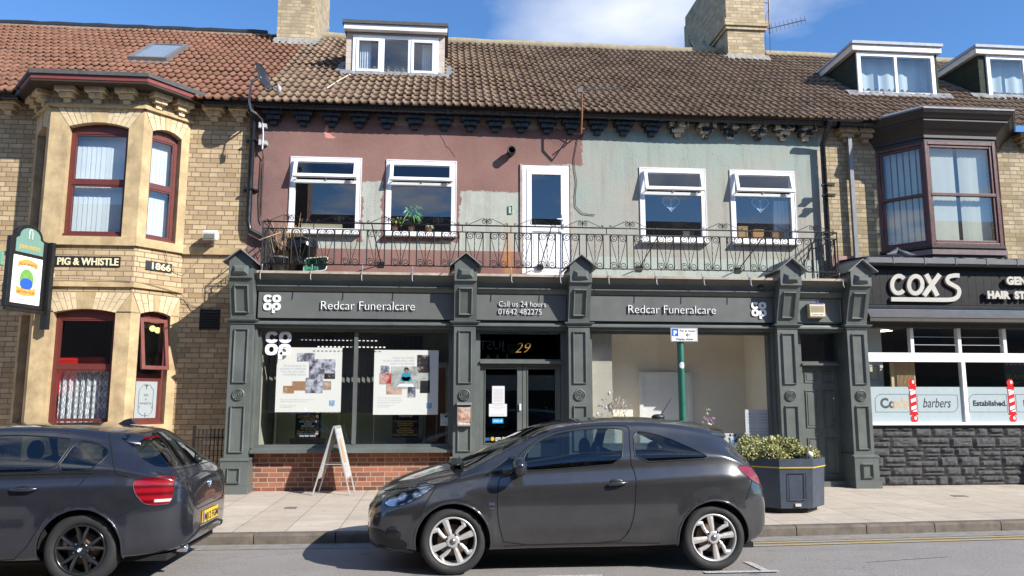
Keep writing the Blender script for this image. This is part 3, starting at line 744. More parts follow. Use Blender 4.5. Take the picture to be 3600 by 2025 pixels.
# brackets under the eaves: painted blue-black, bare on the right
BRPAINT = pm('black bracket paint', (.016, .021, .028), .45, var=.3, vs=9)
mt, g = newmat('flaking bracket'); P = g.pos(); n = g.noise(P, 7, 5, .7)
g.put(g.p.inputs['Base Color'], g.mix(g.ramp(n, .47, .50), g.mix(g.ramp(n, .3, .5), (.46, .34, .20), (.60, .52, .40)), (.02, .026, .034))); g.p.inputs['Roughness'].default_value = .8
BRFLAKE = mt
cxs = [958, 1062, 1163, 1262, 1361, 1458, 1562, 1654, 1743, 1835, 1927, 2012, 2105, 2197, 2296, 2388, 2487, 2576, 2673, 2760, 2840]
cr_ = random.Random(5)
for i, px in enumerate(cxs):
    x = ax(px, 395+(px-958)*.0266, 13.7); o = corbel_mb(x, 13.9, 6.755, r=cr_).build('corbel', BRFLAKE if i > 14 else BRPAINT, hs)
    if i > 14: o['label'] = 'bracket with flaked paint and bare brick'
gutter_run(hs, -3.38, 7.3)
downpipe(hs, [(-3.44, 13.60, 6.80), (-3.44, 13.80, 6.55), (-3.44, 13.80, 4.72), (-3.40, 13.80, 4.55), (-2.2, 13.80, 3.93)], .052, clips=(6.2, 5.3))
MB().box(-3.50, -3.38, 13.55, 13.68, 6.68, 6.84).build('gutter_outlet', BLACKP, hs)
downpipe(hs, [(7.12, 13.45, 6.78), (7.12, 13.60, 6.62), (7.12, 13.79, 6.42), (7.12, 13.79, 3.75)], .05, clips=(5.6, 5.4))

# ---- white windows with a top light standing open
def upvc_window(x0, x1, z0, z1, zt, sill_out=.07, tilt=26):
    Y = 13.885
    b = MB(); b.frame((x0, Y, z0), (1, 0, 0), (0, 0, 1), x1-x0, z1-z0, .075, .08, (0, 1, 0))
    b.box(x0+.075, x1-.075, Y, Y+.08, zt-.03, zt+.03)
    w = b.build('window', WHITE, hs, bevel=.006)
    b = MB(); b.frame((x0-.022, 13.878, z0-.0), (1, 0, 0), (0, 0, 1), x1-x0+.044, z1-z0+.022, .022, .022, (0, 1, 0)); b.build('trim', pm('frame sealant', (.62, .60, .62), .6, var=.06), w)
    b = MB(); b.prism([(x0-.02, 13.90-sill_out-.05, z0-.045), (x0-.02, 13.90-sill_out-.05, z0-.015), (x0-.02, 13.95, z0+.03), (x0-.02, 13.95, z0-.045)], (x1-x0+.05, 0, 0)); b.build('sill', WHITE, w)
    pane(w, (x0+.075, Y+.045, z0+.075), (1, 0, 0), (0, 0, 1), x1-x0-.15, zt-.03-z0-.075, GLW)
    # open top-hung light
    t = radians(tilt); H = z1-zt-.055; u = Vector((1, 0, 0)); dn = Vector((0, -sin(t), -cos(t))); no = Vector((0, -cos(t), sin(t))); wv = x1-x0-.10
    o = Vector((x0+.05, Y-.005, z1-.05))
    b = MB(); b.frame(o, u, dn, wv, H, .062, .055, no); s = b.build('opening_light', WHITE, w, bevel=.006)
    pane(w, o+u*.062+dn*.062+no*.03, u, dn, wv-.124, H-.124, GLW, 'light_pane')
    b = MB(); b.box((x0+x1)/2-.008, (x0+x1)/2+.008, Y-.02, Y+.03, zt+.02, zt+.085); b.obox((x0+.09, Y+.02, zt+.04), (.012, 0, 0), (0, -.14, .0), (0, 0, .012)); b.obox((x1-.10, Y+.02, zt+.04), (.012, 0, 0), (0, -.14, .0), (0, 0, .012)); b.build('stay', pm('steel', (.5, .5, .5), .35, 1.0), w)
    return w
W1 = upvc_window(-2.75, -1.53, 4.57, 5.93, 5.50, tilt=19); W2 = upvc_window(-1.05, .18, 4.56, 5.92, 5.49, tilt=16)
W3 = upvc_window(3.61, 4.83, 4.53, 5.90, 5.43, tilt=16); W4 = upvc_window(5.34, 6.56, 4.53, 5.90, 5.44, tilt=16)
b = MB(); xs = [6.22+.3*i/12 for i in range(13)]
b.add([(x+.13*(0 if x > 6.4 else (6.4-x)), 14.12+.02*sin(i*1.9), 5.4) for i, x in enumerate(xs)]+[(x+.0, 14.12+.02*sin(i*1.9), 4.6) for i, x in enumerate(xs)], [(i, i+1, 14+i, 13+i) for i in range(12)], True)
b.build('curtain', pm('sheer curtain', (.55, .58, .66), .9), W4)
# ---- balcony door
x0, x1, z0, z1 = 1.40, 2.28, 3.70, 5.90; Y = 13.885
b = MB(); b.frame((x0, Y, z0), (1, 0, 0), (0, 0, 1), x1-x0, z1-z0, .07, .08, (0, 1, 0)); d = b.build('balcony_door', WHITE, hs, bevel=.006)
b = MB(); b.frame((x0+.075, Y-.012, z0+.07), (1, 0, 0), (0, 0, 1), x1-x0-.15, z1-z0-.145, .095, .07, (0, 1, 0)); b.box(x0+.17, x1-.17, Y-.01, Y+.05, 4.66, 4.78)
b.box(x0+.17, x1-.17, Y+.012, Y+.05, 3.86, 4.66); b.box(x0+.21, x1-.21, Y+.002, Y+.02, 3.92, 4.60); b.build('leaf', WHITE, d, bevel=.006)
pane(d, (x0+.17, Y+.03, 4.78), (1, 0, 0), (0, 0, 1), x1-x0-.34, 5.73-4.78, GLW)
b = MB(); b.box(x1-.155, x1-.115, Y-.03, Y-.012, 4.72, 4.98); b.tube([(x1-.135, Y-.03, 4.88), (x1-.135, Y-.07, 4.88), (x1-.25, Y-.07, 4.885)], .011, 6); b.build('handle', pm('white handle', (.7, .7, .7), .3), d)
b = MB(); b.box(x0-.04, x0, 13.87, 13.9, 3.72, 5.92); b.box(x1, x1+.045, 13.87, 13.9, 3.72, 5.92); b.build('bare_render', pm('bare cement', (.36, .30, .26), .95, var=.3, vs=9, bump=.5), hs)

# ---- loose details on the wall
b = MB(); b.tube([at(*p, 13.9) for p in ((1547, 476), (1560, 496), (1566, 512), (1580, 524), (1592, 540), (1600, 553))], .005, 4); b.build('crack', pm('crack', (.03, .02, .02), .9), hs)
b = MB(); b.lathe([(.0, .06), (.062, .06), (.062, -.10), (.078, -.10), (.078, -.22), (.06, -.22), (.055, -.05), (.0, -.05)], (1.19, 13.9, 6.12), 'y', 18); b.build('flue', pm('flue black', (.02, .02, .02), .5), hs)
b = MB(); b.frame((1.15, 13.87, 4.98), (1, 0, .12), (0, 0, 1), .075, .15, .012, .03, (0, 1, 0)); b.box(1.16, 1.22, 13.885, 13.9, 4.99, 5.11); b.build('wall_plate', pm('pale green plate', (.34, .44, .38), .6), hs)

# ---- dormer on the brown roof
def dormer(px_l, py_b, px_r, z_top, wins, label_parts, cheek_mat, roof_mat, wood_mat, felt=.03, over=.12, flat=False, win_rect=None):
    pl, pr = roofhit(px_l, py_b), roofhit(px_r, py_b+(px_r-px_l)*.033)
    y = (pl.y+pr.y)/2; x0, x1 = pl.x, pr.x; zb = zroof(y)-.02
    dm = MB(); yb = (z_top-6.855)/.711+13.58
    for x, s in ((x0, 1), (x1, -1)):
        dm.prism([(x, y, zb), (x, y, z_top), (x, yb, z_top)], (s*.07, 0, 0))
    a, c, d_, e = win_rect
    dm.box(x0+.07, a, y-.0, y+.06, zb, z_top); dm.box(c, x1-.07, y, y+.06, zb, z_top); dm.box(a, c, y, y+.06, zb, d_); dm.box(a, c, y, y+.06, e, z_top)
    return dm, x0, x1, y, zb, yb
pl = roofhit(1214, 262); pr = roofhit(1562, 274); dy = (pl.y+pr.y)/2
zt = at(1380, 118, dy).z; a = ax(1240, 190, dy); c = ax(1541, 200, dy); d_ = az_(1390, 268, dy); e = az_(1390, 129, dy)
def clad_mat(name, c1, c2, w_, h_, gap):
    return brickmat(name, c1, c2, gap, w_, h_, .006, .12, (.3, .25, .2), .35)
CLAD = clad_mat('cream tile hanging', (.50, .42, .36), (.56, .48, .42), .30, .13, (.36, .29, .24))
dm, x0, x1, y, zb, yb = dormer(1214, 262, 1562, zt, None, None, None, None, None, win_rect=(a, c, d_, e))
DR = dm.build('dormer', CLAD, hs)
room(DR, x0+.1, x1-.1, y+.08, y+2.0, zb, zt, pm('dormer room', (.10, .10, .11), .9))
b = MB(); b.box(x0-.04, x1+.05, y-.16, y-.02, zt, zt+.11); b.build('fascia', pm('white fascia', (.74, .72, .72), .5, var=.06), DR)
b = MB(); b.box(x0-.07, x1+.07, y-.20, yb+.3, zt+.11, zt+.18); b.build('roof_felt', pm('roofing felt', (.085, .085, .088), .95), DR)
def casement(parent, a, c, d_, e, y, splits, opens, mt=WHITE, t=.07):
    b = MB(); b.frame((a, y-.03, d_), (1, 0, 0), (0, 0, 1), c-a, e-d_, t, .07, (0, 1, 0))
    for s in splits: b.box(s-.032, s+.032, y-.03, y+.04, d_+t, e-t)
    w = b.build('window', mt, parent, bevel=.006); xs = [a+t]+[q for s in splits for q in (s-.032, s+.032)]+[c-t]
    for i in range(len(splits)+1):
        l, r = xs[2*i], xs[2*i+1]
        if i in opens:
            MB().frame((l, y-.045, d_+t), (1, 0, 0), (0, 0, 1), r-l, e-d_-2*t, .055, .05, (0, 1, 0)).build('sash', mt, w, bevel=.005); l += .055; r -= .055; zz = .055
        else: zz = 0
        pane(w, (l, y, d_+t+zz), (1, 0, 0), (0, 0, 1), r-l, e-d_-2*t-2*zz, GLW)
    return w
dw = casement(hs, a, c, d_, e, y, [ax(1345, 200, y), ax(1440, 200, y)], (0, 2)); dw['label'] = 'three light dormer window with white frame'
NET = pm('net curtain', (.62, .63, .66), .9, var=.1)
for (l, r) in ((a+.1, a+.36), (c-.34, c-.1)):
    b = MB(); N = 26; b.add([(l+(r-l)*i/N, y+.14+.025*sin(i*1.3), d_+.08) for i in range(N+1)]+[(l+(r-l)*i/N, y+.14+.02*sin(i*1.3), e-.06) for i in range(N+1)], [(i, i+1, N+2+i, N+1+i) for i in range(N)], True); b.build('curtain', NET, dw)
# lead soakers beside and apron below
b = MB()
for k in range(7):
    for xx in (x0-.2, x1-.02):
        yy = y+.0+k*.10; b.obox((xx+.02*sin(k*3), yy, zroof(yy)+.055), (.22, 0, .0), (0, .12, .085), (0, -.01, .02))
ap = [(x0-.1+i*(x1-x0+.2)/40, y-.13+.012*sin(i*1.3), zroof(y-.13)+.06+.014*sin(i*2.2)) for i in range(41)]
b.add(ap+[(p[0], y+.01, zroof(y)+.11) for p in ap], [(i, i+1, 42+i, 41+i) for i in range(40)], True)
b.build('lead_flashing', LEAD, hs)
b = MB(); p0 = Vector((a, y-.02, d_)); b.tube([p0, (a-.03, y-.25, zroof(y-.25)+.07), (a-.22, y-.9, zroof(y-.9)+.07), (a-.30, y-1.25, zroof(y-1.25)+.07)], .012, 5); b.build('cable', pm('cream cable', (.6, .55, .45), .6), hs)

# ---- chimneys
CHB = brickmat('chimney brick', (.36, .27, .155), (.58, .465, .30), (.27, .22, .16), .232, .085, .009, .62, (.11, .085, .06), .6)
def chimney(px0, px1, py, ztop, depth, bands, parent, split=None):
    p, q = roofhit(px0, py), roofhit(px1, py+8); y = (p.y+q.y)/2; x0, x1 = p.x, q.x
    b = MB(); b.box(x0, x1, y, y+depth, zroof(y)-.5, ztop)
    if split: b.box(x0-.004, split, y-.035, y, zroof(y)-.4, ztop)
    for z0, z1, d in bands: b.box(x0-d, x1+d, y-d, y+depth+d, z0, z1)
    o = b.build('chimney', CHB, parent)
    b = MB(); N = 26
    pts = [(x0-.06+i*(x1-x0+.14)/N, y-.20+.015*sin(i*1.9), zroof(y-.20)+.06) for i in range(N+1)]
    b.add(pts+[(p[0], y-.05, zroof(y)+.13) for p in pts], [(i, i+1, N+2+i, N+1+i) for i in range(N)], True)
    for k in range(10):
        yy = y+k*.17; b.obox((x1-.02, yy, zroof(yy)+.04), (.12, 0, 0), (0, .19, .125), (0, 0, .07)); b.obox((x0-.10, yy, zroof(yy)+.04), (.12, 0, 0), (0, .19, .125), (0, 0, .07))
    b.build('lead_flashing', pm('mortar flaunching', (.26, .245, .22), .8, var=.25, vs=8, bump=.4), o)
    return o, x0, x1, y
c1_, *_x = chimney(975, 1101, 152, 13.6, 2.2, (), hs, split=ax(1054, 80, 16.6)); c1_['label'] = 'pale brick stack rising out of the picture'
c2_, cx0, cx1, cy_ = chimney(2559, 2693, 208, 12.9, 3.3, ((at(2600, 28, 17.2).z-.09, at(2600, 28, 17.2).z, .05), (at(2600, 28, 17.2).z, at(2600, 5, 17.2).z, .09), (at(2600, 5, 17.2).z, 12.6, .03)), hs); c2_['label'] = 'broad soot stained stack with oversailing courses'

# ================================================================== dark grey shopfront
SF = pm('shopfront grey', (.108, .121, .114), .42, var=.16, vs=2.6, bump=.14, bs=40, dirt=.5)
SFS = pm('sign board grey', (.118, .125, .120), .38, var=.08, vs=1.8, dirt=.2)
LET = pm('white lettering', (.84, .84, .85), .4, var=.02)
REDB = brickmat('red stall brick', (.13, .052, .038), (.37, .135, .080), (.36, .28, .20), .232, .0765, .009, .35, (.10, .06, .05), .5)
U = Vector((1, 0, 0)); UPZ = Vector((0, 0, 1)); NB = Vector((0, -1, 0))
def moulding(mb, o, u, v, n, w, h, t=.034, p=.034):
    "picture-frame moulding of triangular section, raised by p from the face"
    o, u, v, n = map(Vector, (o, u, v, n)); q = [(0, 0), (w, 0), (w, h), (0, h)]
    r = [(t*.45, t*.45), (w-t*.45, t*.45), (w-t*.45, h-t*.45), (t*.45, h-t*.45)]; s = [(t, t), (w-t, t), (w-t, h-t), (t, h-t)]
    vs = [o+u*a+v*b_ for a, b_ in q]+[o+u*a+v*b_+n*p for a, b_ in r]+[o+u*a+v*b_+n*.004 for a, b_ in s]
    fs = []
    for i in range(4):
        j = (i+1) % 4; fs += [(i, j, 4+j, 4+i), (4+i, 4+j, 8+j, 8+i)]
    mb.add(vs, fs, False)
def pilaster(xc):
    w = .18; b = MB()
    b.box(xc-.23, xc+.23, 12.90, 13.42, .15, .28); b.box(xc-.212, xc+.212, 12.94, 13.42, .28, .667)
    b.prism([(xc-.225, 12.925, .667), (xc-.225, 12.925, .685), (xc-.225, 12.995, .712), (xc-.225, 13.42, .712), (xc-.225, 13.42, .667)], (.45, 0, 0))
    b.box(xc-w, xc+w, 13.0, 13.42, .712, 2.844)
    for k, (z0, z1, d) in enumerate(((2.844, 2.862, .02), (2.866, 2.884, .035), (2.886, 2.905, .055), (2.905, 2.918, .07))): b.box(xc-w-d, xc+w+d, 13.0-d, 13.42, z0, z1)
    prof = [(13.42, 2.918), (13.0, 2.918), (12.985, 3.0), (12.80, 3.552), (12.755, 3.565), (12.755, 3.835), (13.42, 3.835)]
    b.prism([(xc-.185, y, z) for y, z in prof], (.37, 0, 0))
    b.prism([(xc-.185, 12.755, 3.835), (xc+.185, 12.755, 3.835), (xc, 12.755, 4.0)], (0, .665, 0))
    o = b.build('pilaster', SF, hs)
    b = MB(); moulding(b, (xc-.105, 12.94, .315), U, UPZ, NB, .21, .255); moulding(b, (xc-.078, 12.94, .342), U, UPZ, NB, .156, .2, .018, .02)
    moulding(b, (xc-.118, 13.0, .785), U, UPZ, NB, .236, .75); moulding(b, (xc-.118, 13.0, 1.883), U, UPZ, NB, .236, .885)
    vv = Vector((0, 12.80-12.985, 3.552-3.0)).normalized(); nn = Vector((0, -vv.z, vv.y))
    nn = Vector((0, -abs(vv.z), -abs(vv.y)))
    moulding(b, Vector((xc-.118, 12.985, 3.0))+vv*.02, U, vv, nn, .236, .47)
    b.build('panel_moulding', SF, o)
    b = MB(); q = [(-.125, 3.605), (.125, 3.605), (.125, 3.765), (-.125, 3.765)]; r = [(-.07, 3.655), (.07, 3.655), (.07, 3.715), (-.07, 3.715)]
    b.add([(xc+s, 12.755, z) for s, z in q]+[(xc+s, 12.685, z) for s, z in r], [(i, (i+1) % 4, 4+(i+1) % 4, 4+i) for i in range(4)]+[(4, 5, 6, 7)], False); b.build('diamond_block', SF, o)
    b = MB(); pr = []
    for r_ in (.092, .066, .042): pr += [(r_, 0), (r_, -.022), (r_-.008, -.032), (r_-.016, -.022), (r_-.018, -.008)]
    pr += [(.02, -.01), (.016, -.03), (.001, -.04)]
    b.lathe(pr, (xc, 13.0, 1.705), 'y', 24); b.lathe([(.1, .0), (.096, -.012), (.088, -.012)], (xc, 13.0, 1.705), 'y', 24); b.build('roundel', SF, o)
    b = MB()
    for s in (-1, 1):
        b.prism([(xc, 12.665, 4.012), (xc, 12.665, 4.03), (xc+s*.265, 12.665, 3.815), (xc+s*.265, 12.665, 3.797)], (0, .92, 0))
    b.build('gable_cap', pm('zinc cap', (.19, .20, .20), .5, var=.2, vs=8, dirt=.3), o)
    return o
PX = [-3.26, .352, 2.267, 5.892, 7.142]
for x in PX: pilaster(x)
# cornice, lip and balcony deck
b = MB()
for a, c in zip(PX, PX[1:]):
    l, r = a+.185, c-.185
    b.xprof([(13.16, 3.39), (13.10, 3.395), (13.06, 3.45), (13.03, 3.50), (13.02, 3.56), (12.93, 3.62), (12.89, 3.655), (13.5, 3.655), (13.5, 3.39)], l, r)
    b.xprof([(13.04, 3.462), (13.00, 3.468), (13.00, 3.486), (13.05, 3.49)], l+.02, r-.02)
    b.xprof([(13.11, 2.80), (13.11, 2.84), (13.05, 2.85), (13.05, 2.874), (13.13, 2.885), (13.16, 2.95), (13.5, 2.95), (13.5, 2.80)], l, r)
b.build('cornice', SF, hs)
b = MB(); b.box(-3.03, 7.02, 12.84, 13.88, 3.66, 3.70); b.build('balcony_slab', pm('weathered stone lip', (.40, .33, .27), .9, var=.3, vs=5, bump=.5, dirt=.5), hs)
b = MB(); b.box(-3.44, 7.3, 13.25, 13.9, 2.9, 3.655); b.build('shopfront_head', SF, hs)
# sign boards with lettering
def signboard(l, r): return MB().box(l, r, 13.09, 13.16, 2.952, 3.39).build('sign_board', SFS, hs, bevel=.006)
s1 = signboard(-3.04, .165); s2 = signboard(.54, 2.075); s3 = signboard(2.46, 5.70)
b = MB(); b.box(6.09, 6.95, 13.11, 13.16, 2.952, 3.39); moulding(b, (6.10, 13.11, 2.96), U, UPZ, NB, .84, .42, .03, .02); b.build('fascia_panel', SF, hs)
def ring2(mb, c, rx, ry, hx, hy, o, u, v, n, ex, a0=0, a1=2*pi, N=28, pw=2.6):
    "flat letter ring between an outer squarish oval and a round hole, extruded"
    def se(r1, r2, t, p): cc, ss = cos(t), sin(t); return (c[0]+r1*math.copysign(abs(cc)**(2/p), cc), c[1]+r2*math.copysign(abs(ss)**(2/p), ss))
    k = N+1; T = [a0+(a1-a0)*i/N for i in range(k)]
    out = [se(rx, ry, t, pw) for t in T]; inn = [se(hx, hy, t, 2) for t in T]
    f = [o+u*p[0]+v*p[1]+n*ex for p in out]+[o+u*p[0]+v*p[1]+n*ex for p in inn]; bk = [q-n*ex for q in f]
    fs = [(i, i+1, k+i+1, k+i) for i in range(N)]+[(i, i+1, 2*k+i+1, 2*k+i) for i in range(N)]+[(k+i, k+i+1, 3*k+i+1, 3*k+i) for i in range(N)]
    if a1-a0 < 6.2: fs += [(0, k, 3*k, 2*k), (N, k+N, 3*k+N, 2*k+N)]
    mb.add(f+bk, fs, False)
def coop(mb, o, size, u=U, v=UPZ, n=NB, ex=.02):
    "stacked co / op roundel letters, lower-left corner of the upper pair's box at o (descender below)"
    o = Vector(o); s = size; r = .235*s; hy = .105*s
    ring2(mb, (.245*s, .70*s), r, r*.93, .09*s, hy, o, u, v, n, ex, .42, 2*pi-.42)
    ring2(mb, (.745*s, .70*s), r, r*.93, .09*s, hy, o, u, v, n, ex)
    ring2(mb, (.245*s, .235*s), r, r*.93, .09*s, hy, o, u, v, n, ex)
    ring2(mb, (.745*s, .235*s), r, r*.93, .09*s, hy, o, u, v, n, ex, -2.55, pi+.0)
    mb.obox(o+u*(.512*s)+v*(-.14*s), u*(.145*s), v*(.36*s), n*ex)
b = MB(); coop(b, at(925, 1092, 13.09), .285); b.build('emblem', LET, s1)
b = MB(); put_text(b, 'Redcar Funeralcare', at(1125, 1088, 13.08), .205, extrude=.012, bold=-.0035, width=at(1454, 1092, 13.09).x-at(1125, 1088, 13.09).x); b.build('lettering', LET, s1)
b = MB(); k = at(1752, 1078, 13.08); put_text(b, 'Call us 24 hours', k, .135, extrude=.01, bold=-.0025, width=at(1917, 1080, 13.09).x-k.x); b.build('lettering', LET, s2); b = MB(); k2 = at(1751, 1105, 13.08)
put_text(b, '01642 482275', k2, .135, extrude=.01, bold=-.0025, width=at(1902, 1106, 13.09).x-k2.x); b.build('lettering', LET, s2)
b = MB(); k = at(2205, 1101, 13.08); put_text(b, 'Redcar Funeralcare', k, .205, extrude=.012, bold=-.0035, width=at(2511, 1105, 13.09).x-k.x); b.build('lettering', LET, s3)
b = MB(); coop(b, at(2641, 1113, 13.09), .275); b.build('emblem', LET, s3)

# left shop window
def shop_window(l, r, z0, z1, mull, y=13.30, riser=None):
    b = MB(); b.frame((l, y-.05, z0), U, UPZ, r-l, z1-z0, .05, .12, (0, 1, 0))
    for m_ in mull: b.box(m_-.03, m_+.03, y-.06, y+.06, z0+.05, z1-.05)
    w = b.build('shop_window', SF, hs); xs = [l+.05]+[q for m_ in mull for q in (m_-.03, m_+.03)]+[r-.05]
    for i in range(len(mull)+1): pane(w, (xs[2*i], y, z0+.05), U, UPZ, xs[2*i+1]-xs[2*i], z1-z0-.1, GLS)
    b = MB(); b.prism([(l-.02, y-.22, z0-.075), (l-.02, y-.22, z0-.035), (l-.02, y-.06, z0+.005), (l-.02, y+.06, z0+.005), (l-.02, y+.06, z0-.075)], (r-l+.04, 0, 0)); b.build('sill', SF, w)
    b = MB(); b.box(l-.03, l, y-.16, y+.02, z0, z1); b.box(r, r+.03, y-.16, y+.02, z0, z1); b.box(l, r, y-.10, y+.02, z1, z1+.03); b.build('jamb', SF, w)
    return w
SWL = shop_window(-3.045, .14, .85, 2.80, [-1.45]); SWR = shop_window(2.48, 5.68, .85, 2.80, [])
MB().box(-3.08, .17, 13.30, 13.42, .15, .775).build('stall_riser', REDB, hs); MB().box(2.45, 5.71, 13.28, 13.42, .15, .775).build('stall_riser', SF, hs)
LW = pm('green cream wall', (.78, .78, .62), .9, var=.06); CW = pm('warm cream wall', (.84, .77, .66), .9, var=.04)
room(hs, -3.02, .34, 13.42, 14.55, .80, 3.0, pm('window backdrop', (.42, .40, .34), .9), 'display_room')
MB().box(-3.0, -.35, 14.50, 14.54, .82, 1.42).build('lower_panel', LW, hs)
MB().box(-3.0, .30, 13.42, 14.5, .79, .822).build('display_floor', pm('green baize', (.07, .12, .03), .95), hs)
blb = blinds(hs, (-2.98, 13.9, 0), U, 2.62, 1.40, 2.74, 30, 28, pm('charcoal blind', (.14, .14, .14), .8), 'vertical_blinds')
b = MB(); b.box(-.34, -.30, 14.3, 14.5, .82, 2.4); b.box(.05, .12, 14.3, 14.5, .82, 2.3); b.box(-.30, .05, 14.3, 14.5, 2.2, 2.3); b.build('door_casing', pm('white casing', (.55, .53, .48), .6), hs)
MB().box(-.30, .05, 14.36, 14.42, .82, 2.2).build('inner_door', pm('varnished door', (.28, .12, .045), .5), hs)
room(hs, 2.52, 5.68, 13.42, 14.45, .80, 3.0, CW, 'display_room')
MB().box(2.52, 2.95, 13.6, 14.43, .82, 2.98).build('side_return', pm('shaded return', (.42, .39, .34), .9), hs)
b = MB(); b.frame((3.62, 14.36, .82), U, UPZ, 1.0, 1.32, .07, .08, (0, 1, 0)); b.box(3.69, 4.55, 14.40, 14.44, .82, 2.07); b.build('inner_door', pm('white gloss', (.70, .70, .70), .4, var=.03), hs)
# doors
b = MB(); b.box(.53, .62, 13.28, 13.44, .16, 2.86); b.box(2.0, 2.09, 13.28, 13.44, .16, 2.86); b.box(.62, 2.0, 13.30, 13.44, 2.22, 2.31); b.box(.62, 2.0, 13.30, 13.44, 2.78, 2.86); b.box(.62, 2.0, 13.24, 13.30, 2.235, 2.275)
b.build('door_frame', SF, hs)
fl = MB().box(.62, 2.0, 13.36, 13.37, 2.31, 2.78).build('fanlight', glass('fanlight glass', (.5, .52, .52), .03), hs)
room(hs, .55, 2.08, 13.50, 16, .16, 3.0, DARK, 'lobby')
b = MB(); k = at(1808, 1240, 13.34); put_text(b, '29', k, .25, shear=.35, width=.27, bold=-.004); b.build('house_number', pm('gold leaf', (.62, .36, .08), .3, metal=.5), fl)
ex = thing('exit_sign', 'green exit arrow sign hanging inside behind the number 29', 'sign', (1.3, 13.7, 2.6))
k = at(1783, 1220, 13.75); MB().box(k.x, k.x+.20, 13.75, 13.77, k.z-.13, k.z).build('panel', pm('exit green', (.02, .22, .14), .5), ex)
b = MB(); b.box(k.x+.085, k.x+.10, 13.742, 13.748, k.z-.10, k.z-.03); b.prism([(k.x+.055, 13.742, k.z-.08), (k.x+.13, 13.742, k.z-.08), (k.x+.0925, 13.742, k.z-.115)], (0, .005, 0)); b.build('arrow', LET, ex)
MB().box(k.x, k.x+.27, 13.75, 13.77, k.z, k.z+.06).build('strip', pm('grey strip', (.3, .3, .3), .5), ex)
def glazed_leaf(l, r):
    b = MB(); z0, z1 = .17, 2.215
    b.box(l, l+.08, 13.36, 13.42, z0, z1); b.box(r-.08, r, 13.36, 13.42, z0, z1); b.box(l+.08, r-.08, 13.36, 13.42, z1-.06, z1); b.box(l+.08, r-.08, 13.36, 13.42, z0, .90)
    moulding(b, (l+.07, 13.36, .89), U, UPZ, NB, r-l-.14, z1-.05-.89, .02, .015)
    d = b.build('shop_door', SF, hs); pane(d, (l+.08, 13.39, .90), U, UPZ, r-l-.16, z1-.06-.90, GLS); return d
d1 = glazed_leaf(.625, 1.34); d2 = glazed_leaf(1.35, 1.995)
b = MB(); b.box(1.29, 1.32, 13.32, 13.36, 1.45, 1.56); b.build('handle', pm('steel handle', (.75, .75, .75), .3), d1)
b = MB(); b.box(1.375, 1.415, 13.33, 13.36, .95, 1.05); b.build('lock', BLACKP, d2)
# side door, six panels
b = MB(); b.box(6.07, 6.26, 13.30, 13.50, .16, 2.86); b.box(6.95, 6.975, 13.30, 13.50, .16, 2.86); b.box(6.26, 6.95, 13.32, 13.50, 2.22, 2.30); b.box(6.26, 6.95, 13.27, 13.32, 2.23, 2.265); b.box(6.2, 6.97, 13.2, 13.5, .15, .25); b.build('door_frame', SF, hs)
b = MB(); b.box(6.26, 6.95, 13.40, 13.46, .25, 2.22)
sd_ = b.build('side_door', SF, hs); b = MB()
for z0, z1 in ((.36, .98), (1.14, 1.80), (1.92, 2.13)):
    for l in (6.33, 6.65): moulding(b, (l, 13.40, z0), U, UPZ, NB, .23, z1-z0, .03, .018); b.box(l+.05, l+.18, 13.392, 13.4, z0+.05, z1-.05)
b.build('panel_moulding', SF, sd_)
b = MB(); b.frame((6.50, 13.385, 1.02), U, UPZ, .24, .075, .014, .02, (0, 1, 0)); b.build('letter_plate', pm('green plate', (.10, .16, .14), .4), sd_)
b = MB(); b.lathe([(.0, -.02), (.022, -.02), (.022, .02)], (6.86, 13.40, 1.66), 'y', 12); b.build('lock', pm('brass', (.6, .45, .2), .3, 1.0), sd_)
b = MB(); b.box(6.85, 6.885, 13.37, 13.40, 1.15, 1.30); b.tube([(6.868, 13.37, 1.25), (6.868, 13.33, 1.25), (6.78, 13.33, 1.25)], .009, 6); b.build('handle', pm('grey handle', (.2, .22, .22), .4, .6), sd_)
MB().box(6.26, 6.95, 13.42, 13.43, 2.30, 2.82).build('fanlight', GLS, hs); room(hs, 6.1, 7.0, 13.52, 15, 2.25, 3.0, pm('hall', (.09, .09, .09), .9), 'hall')
# ================================================================== barber shop building
cb = thing('barber_building', 'weathered brick house with black barber shopfront, dark oriel window and two white dormers', 'building', (9.5, 13.9, .16))
OLDB = brickmat('sooty brick', (.30, .225, .125), (.52, .425, .27), (.20, .165, .12), .228, .083, .009, .75, (.035, .03, .026), .7)
b = MB(); wall_mb(b, 7.22, 16, 3.9, 6.85, 13.9, [(8.35, 10.6, 4.6, 6.3)]); b.build('wall', OLDB, cb)
for xa, xb in ((7.22, 8.15), (10.8, 16)): MB().box(xa, xb, 13.86, 13.9, 4.08, 4.30).build('string_course', pm('pink painted stone', (.30, .185, .16), .8, var=.15), cb)
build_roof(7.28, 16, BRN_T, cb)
b = MB(); b.tube([(7.4+i*.45, 18.72, zroof(18.7)+.03) for i in range(20)], .13, 8); b.build('ridge_tiles', RIDGE, cb)
room(cb, 8.3, 10.65, 14.0, 16, 4.4, 6.4, pm('blue dim room', (.10, .11, .13), .9))
cr_ = random.Random(9)
for x in (7.62, 8.0, 11.25, 11.75, 12.25, 12.75): corbel_mb(x, 13.9, 6.755, r=cr_).build('corbel', pm('old bracket brick', (.38, .29, .18), .9, var=.3, vs=8, dirt=.6), cb)
gutter_run(cb, 7.38, 8.05); gutter_run(cb, 11.3, 16)
downpipe(cb, [(7.66, 13.80, 6.80), (7.66, 13.80, 4.10)], .036, mt=pm('grey square pipe', (.21, .215, .225), .35, var=.08), square=True)
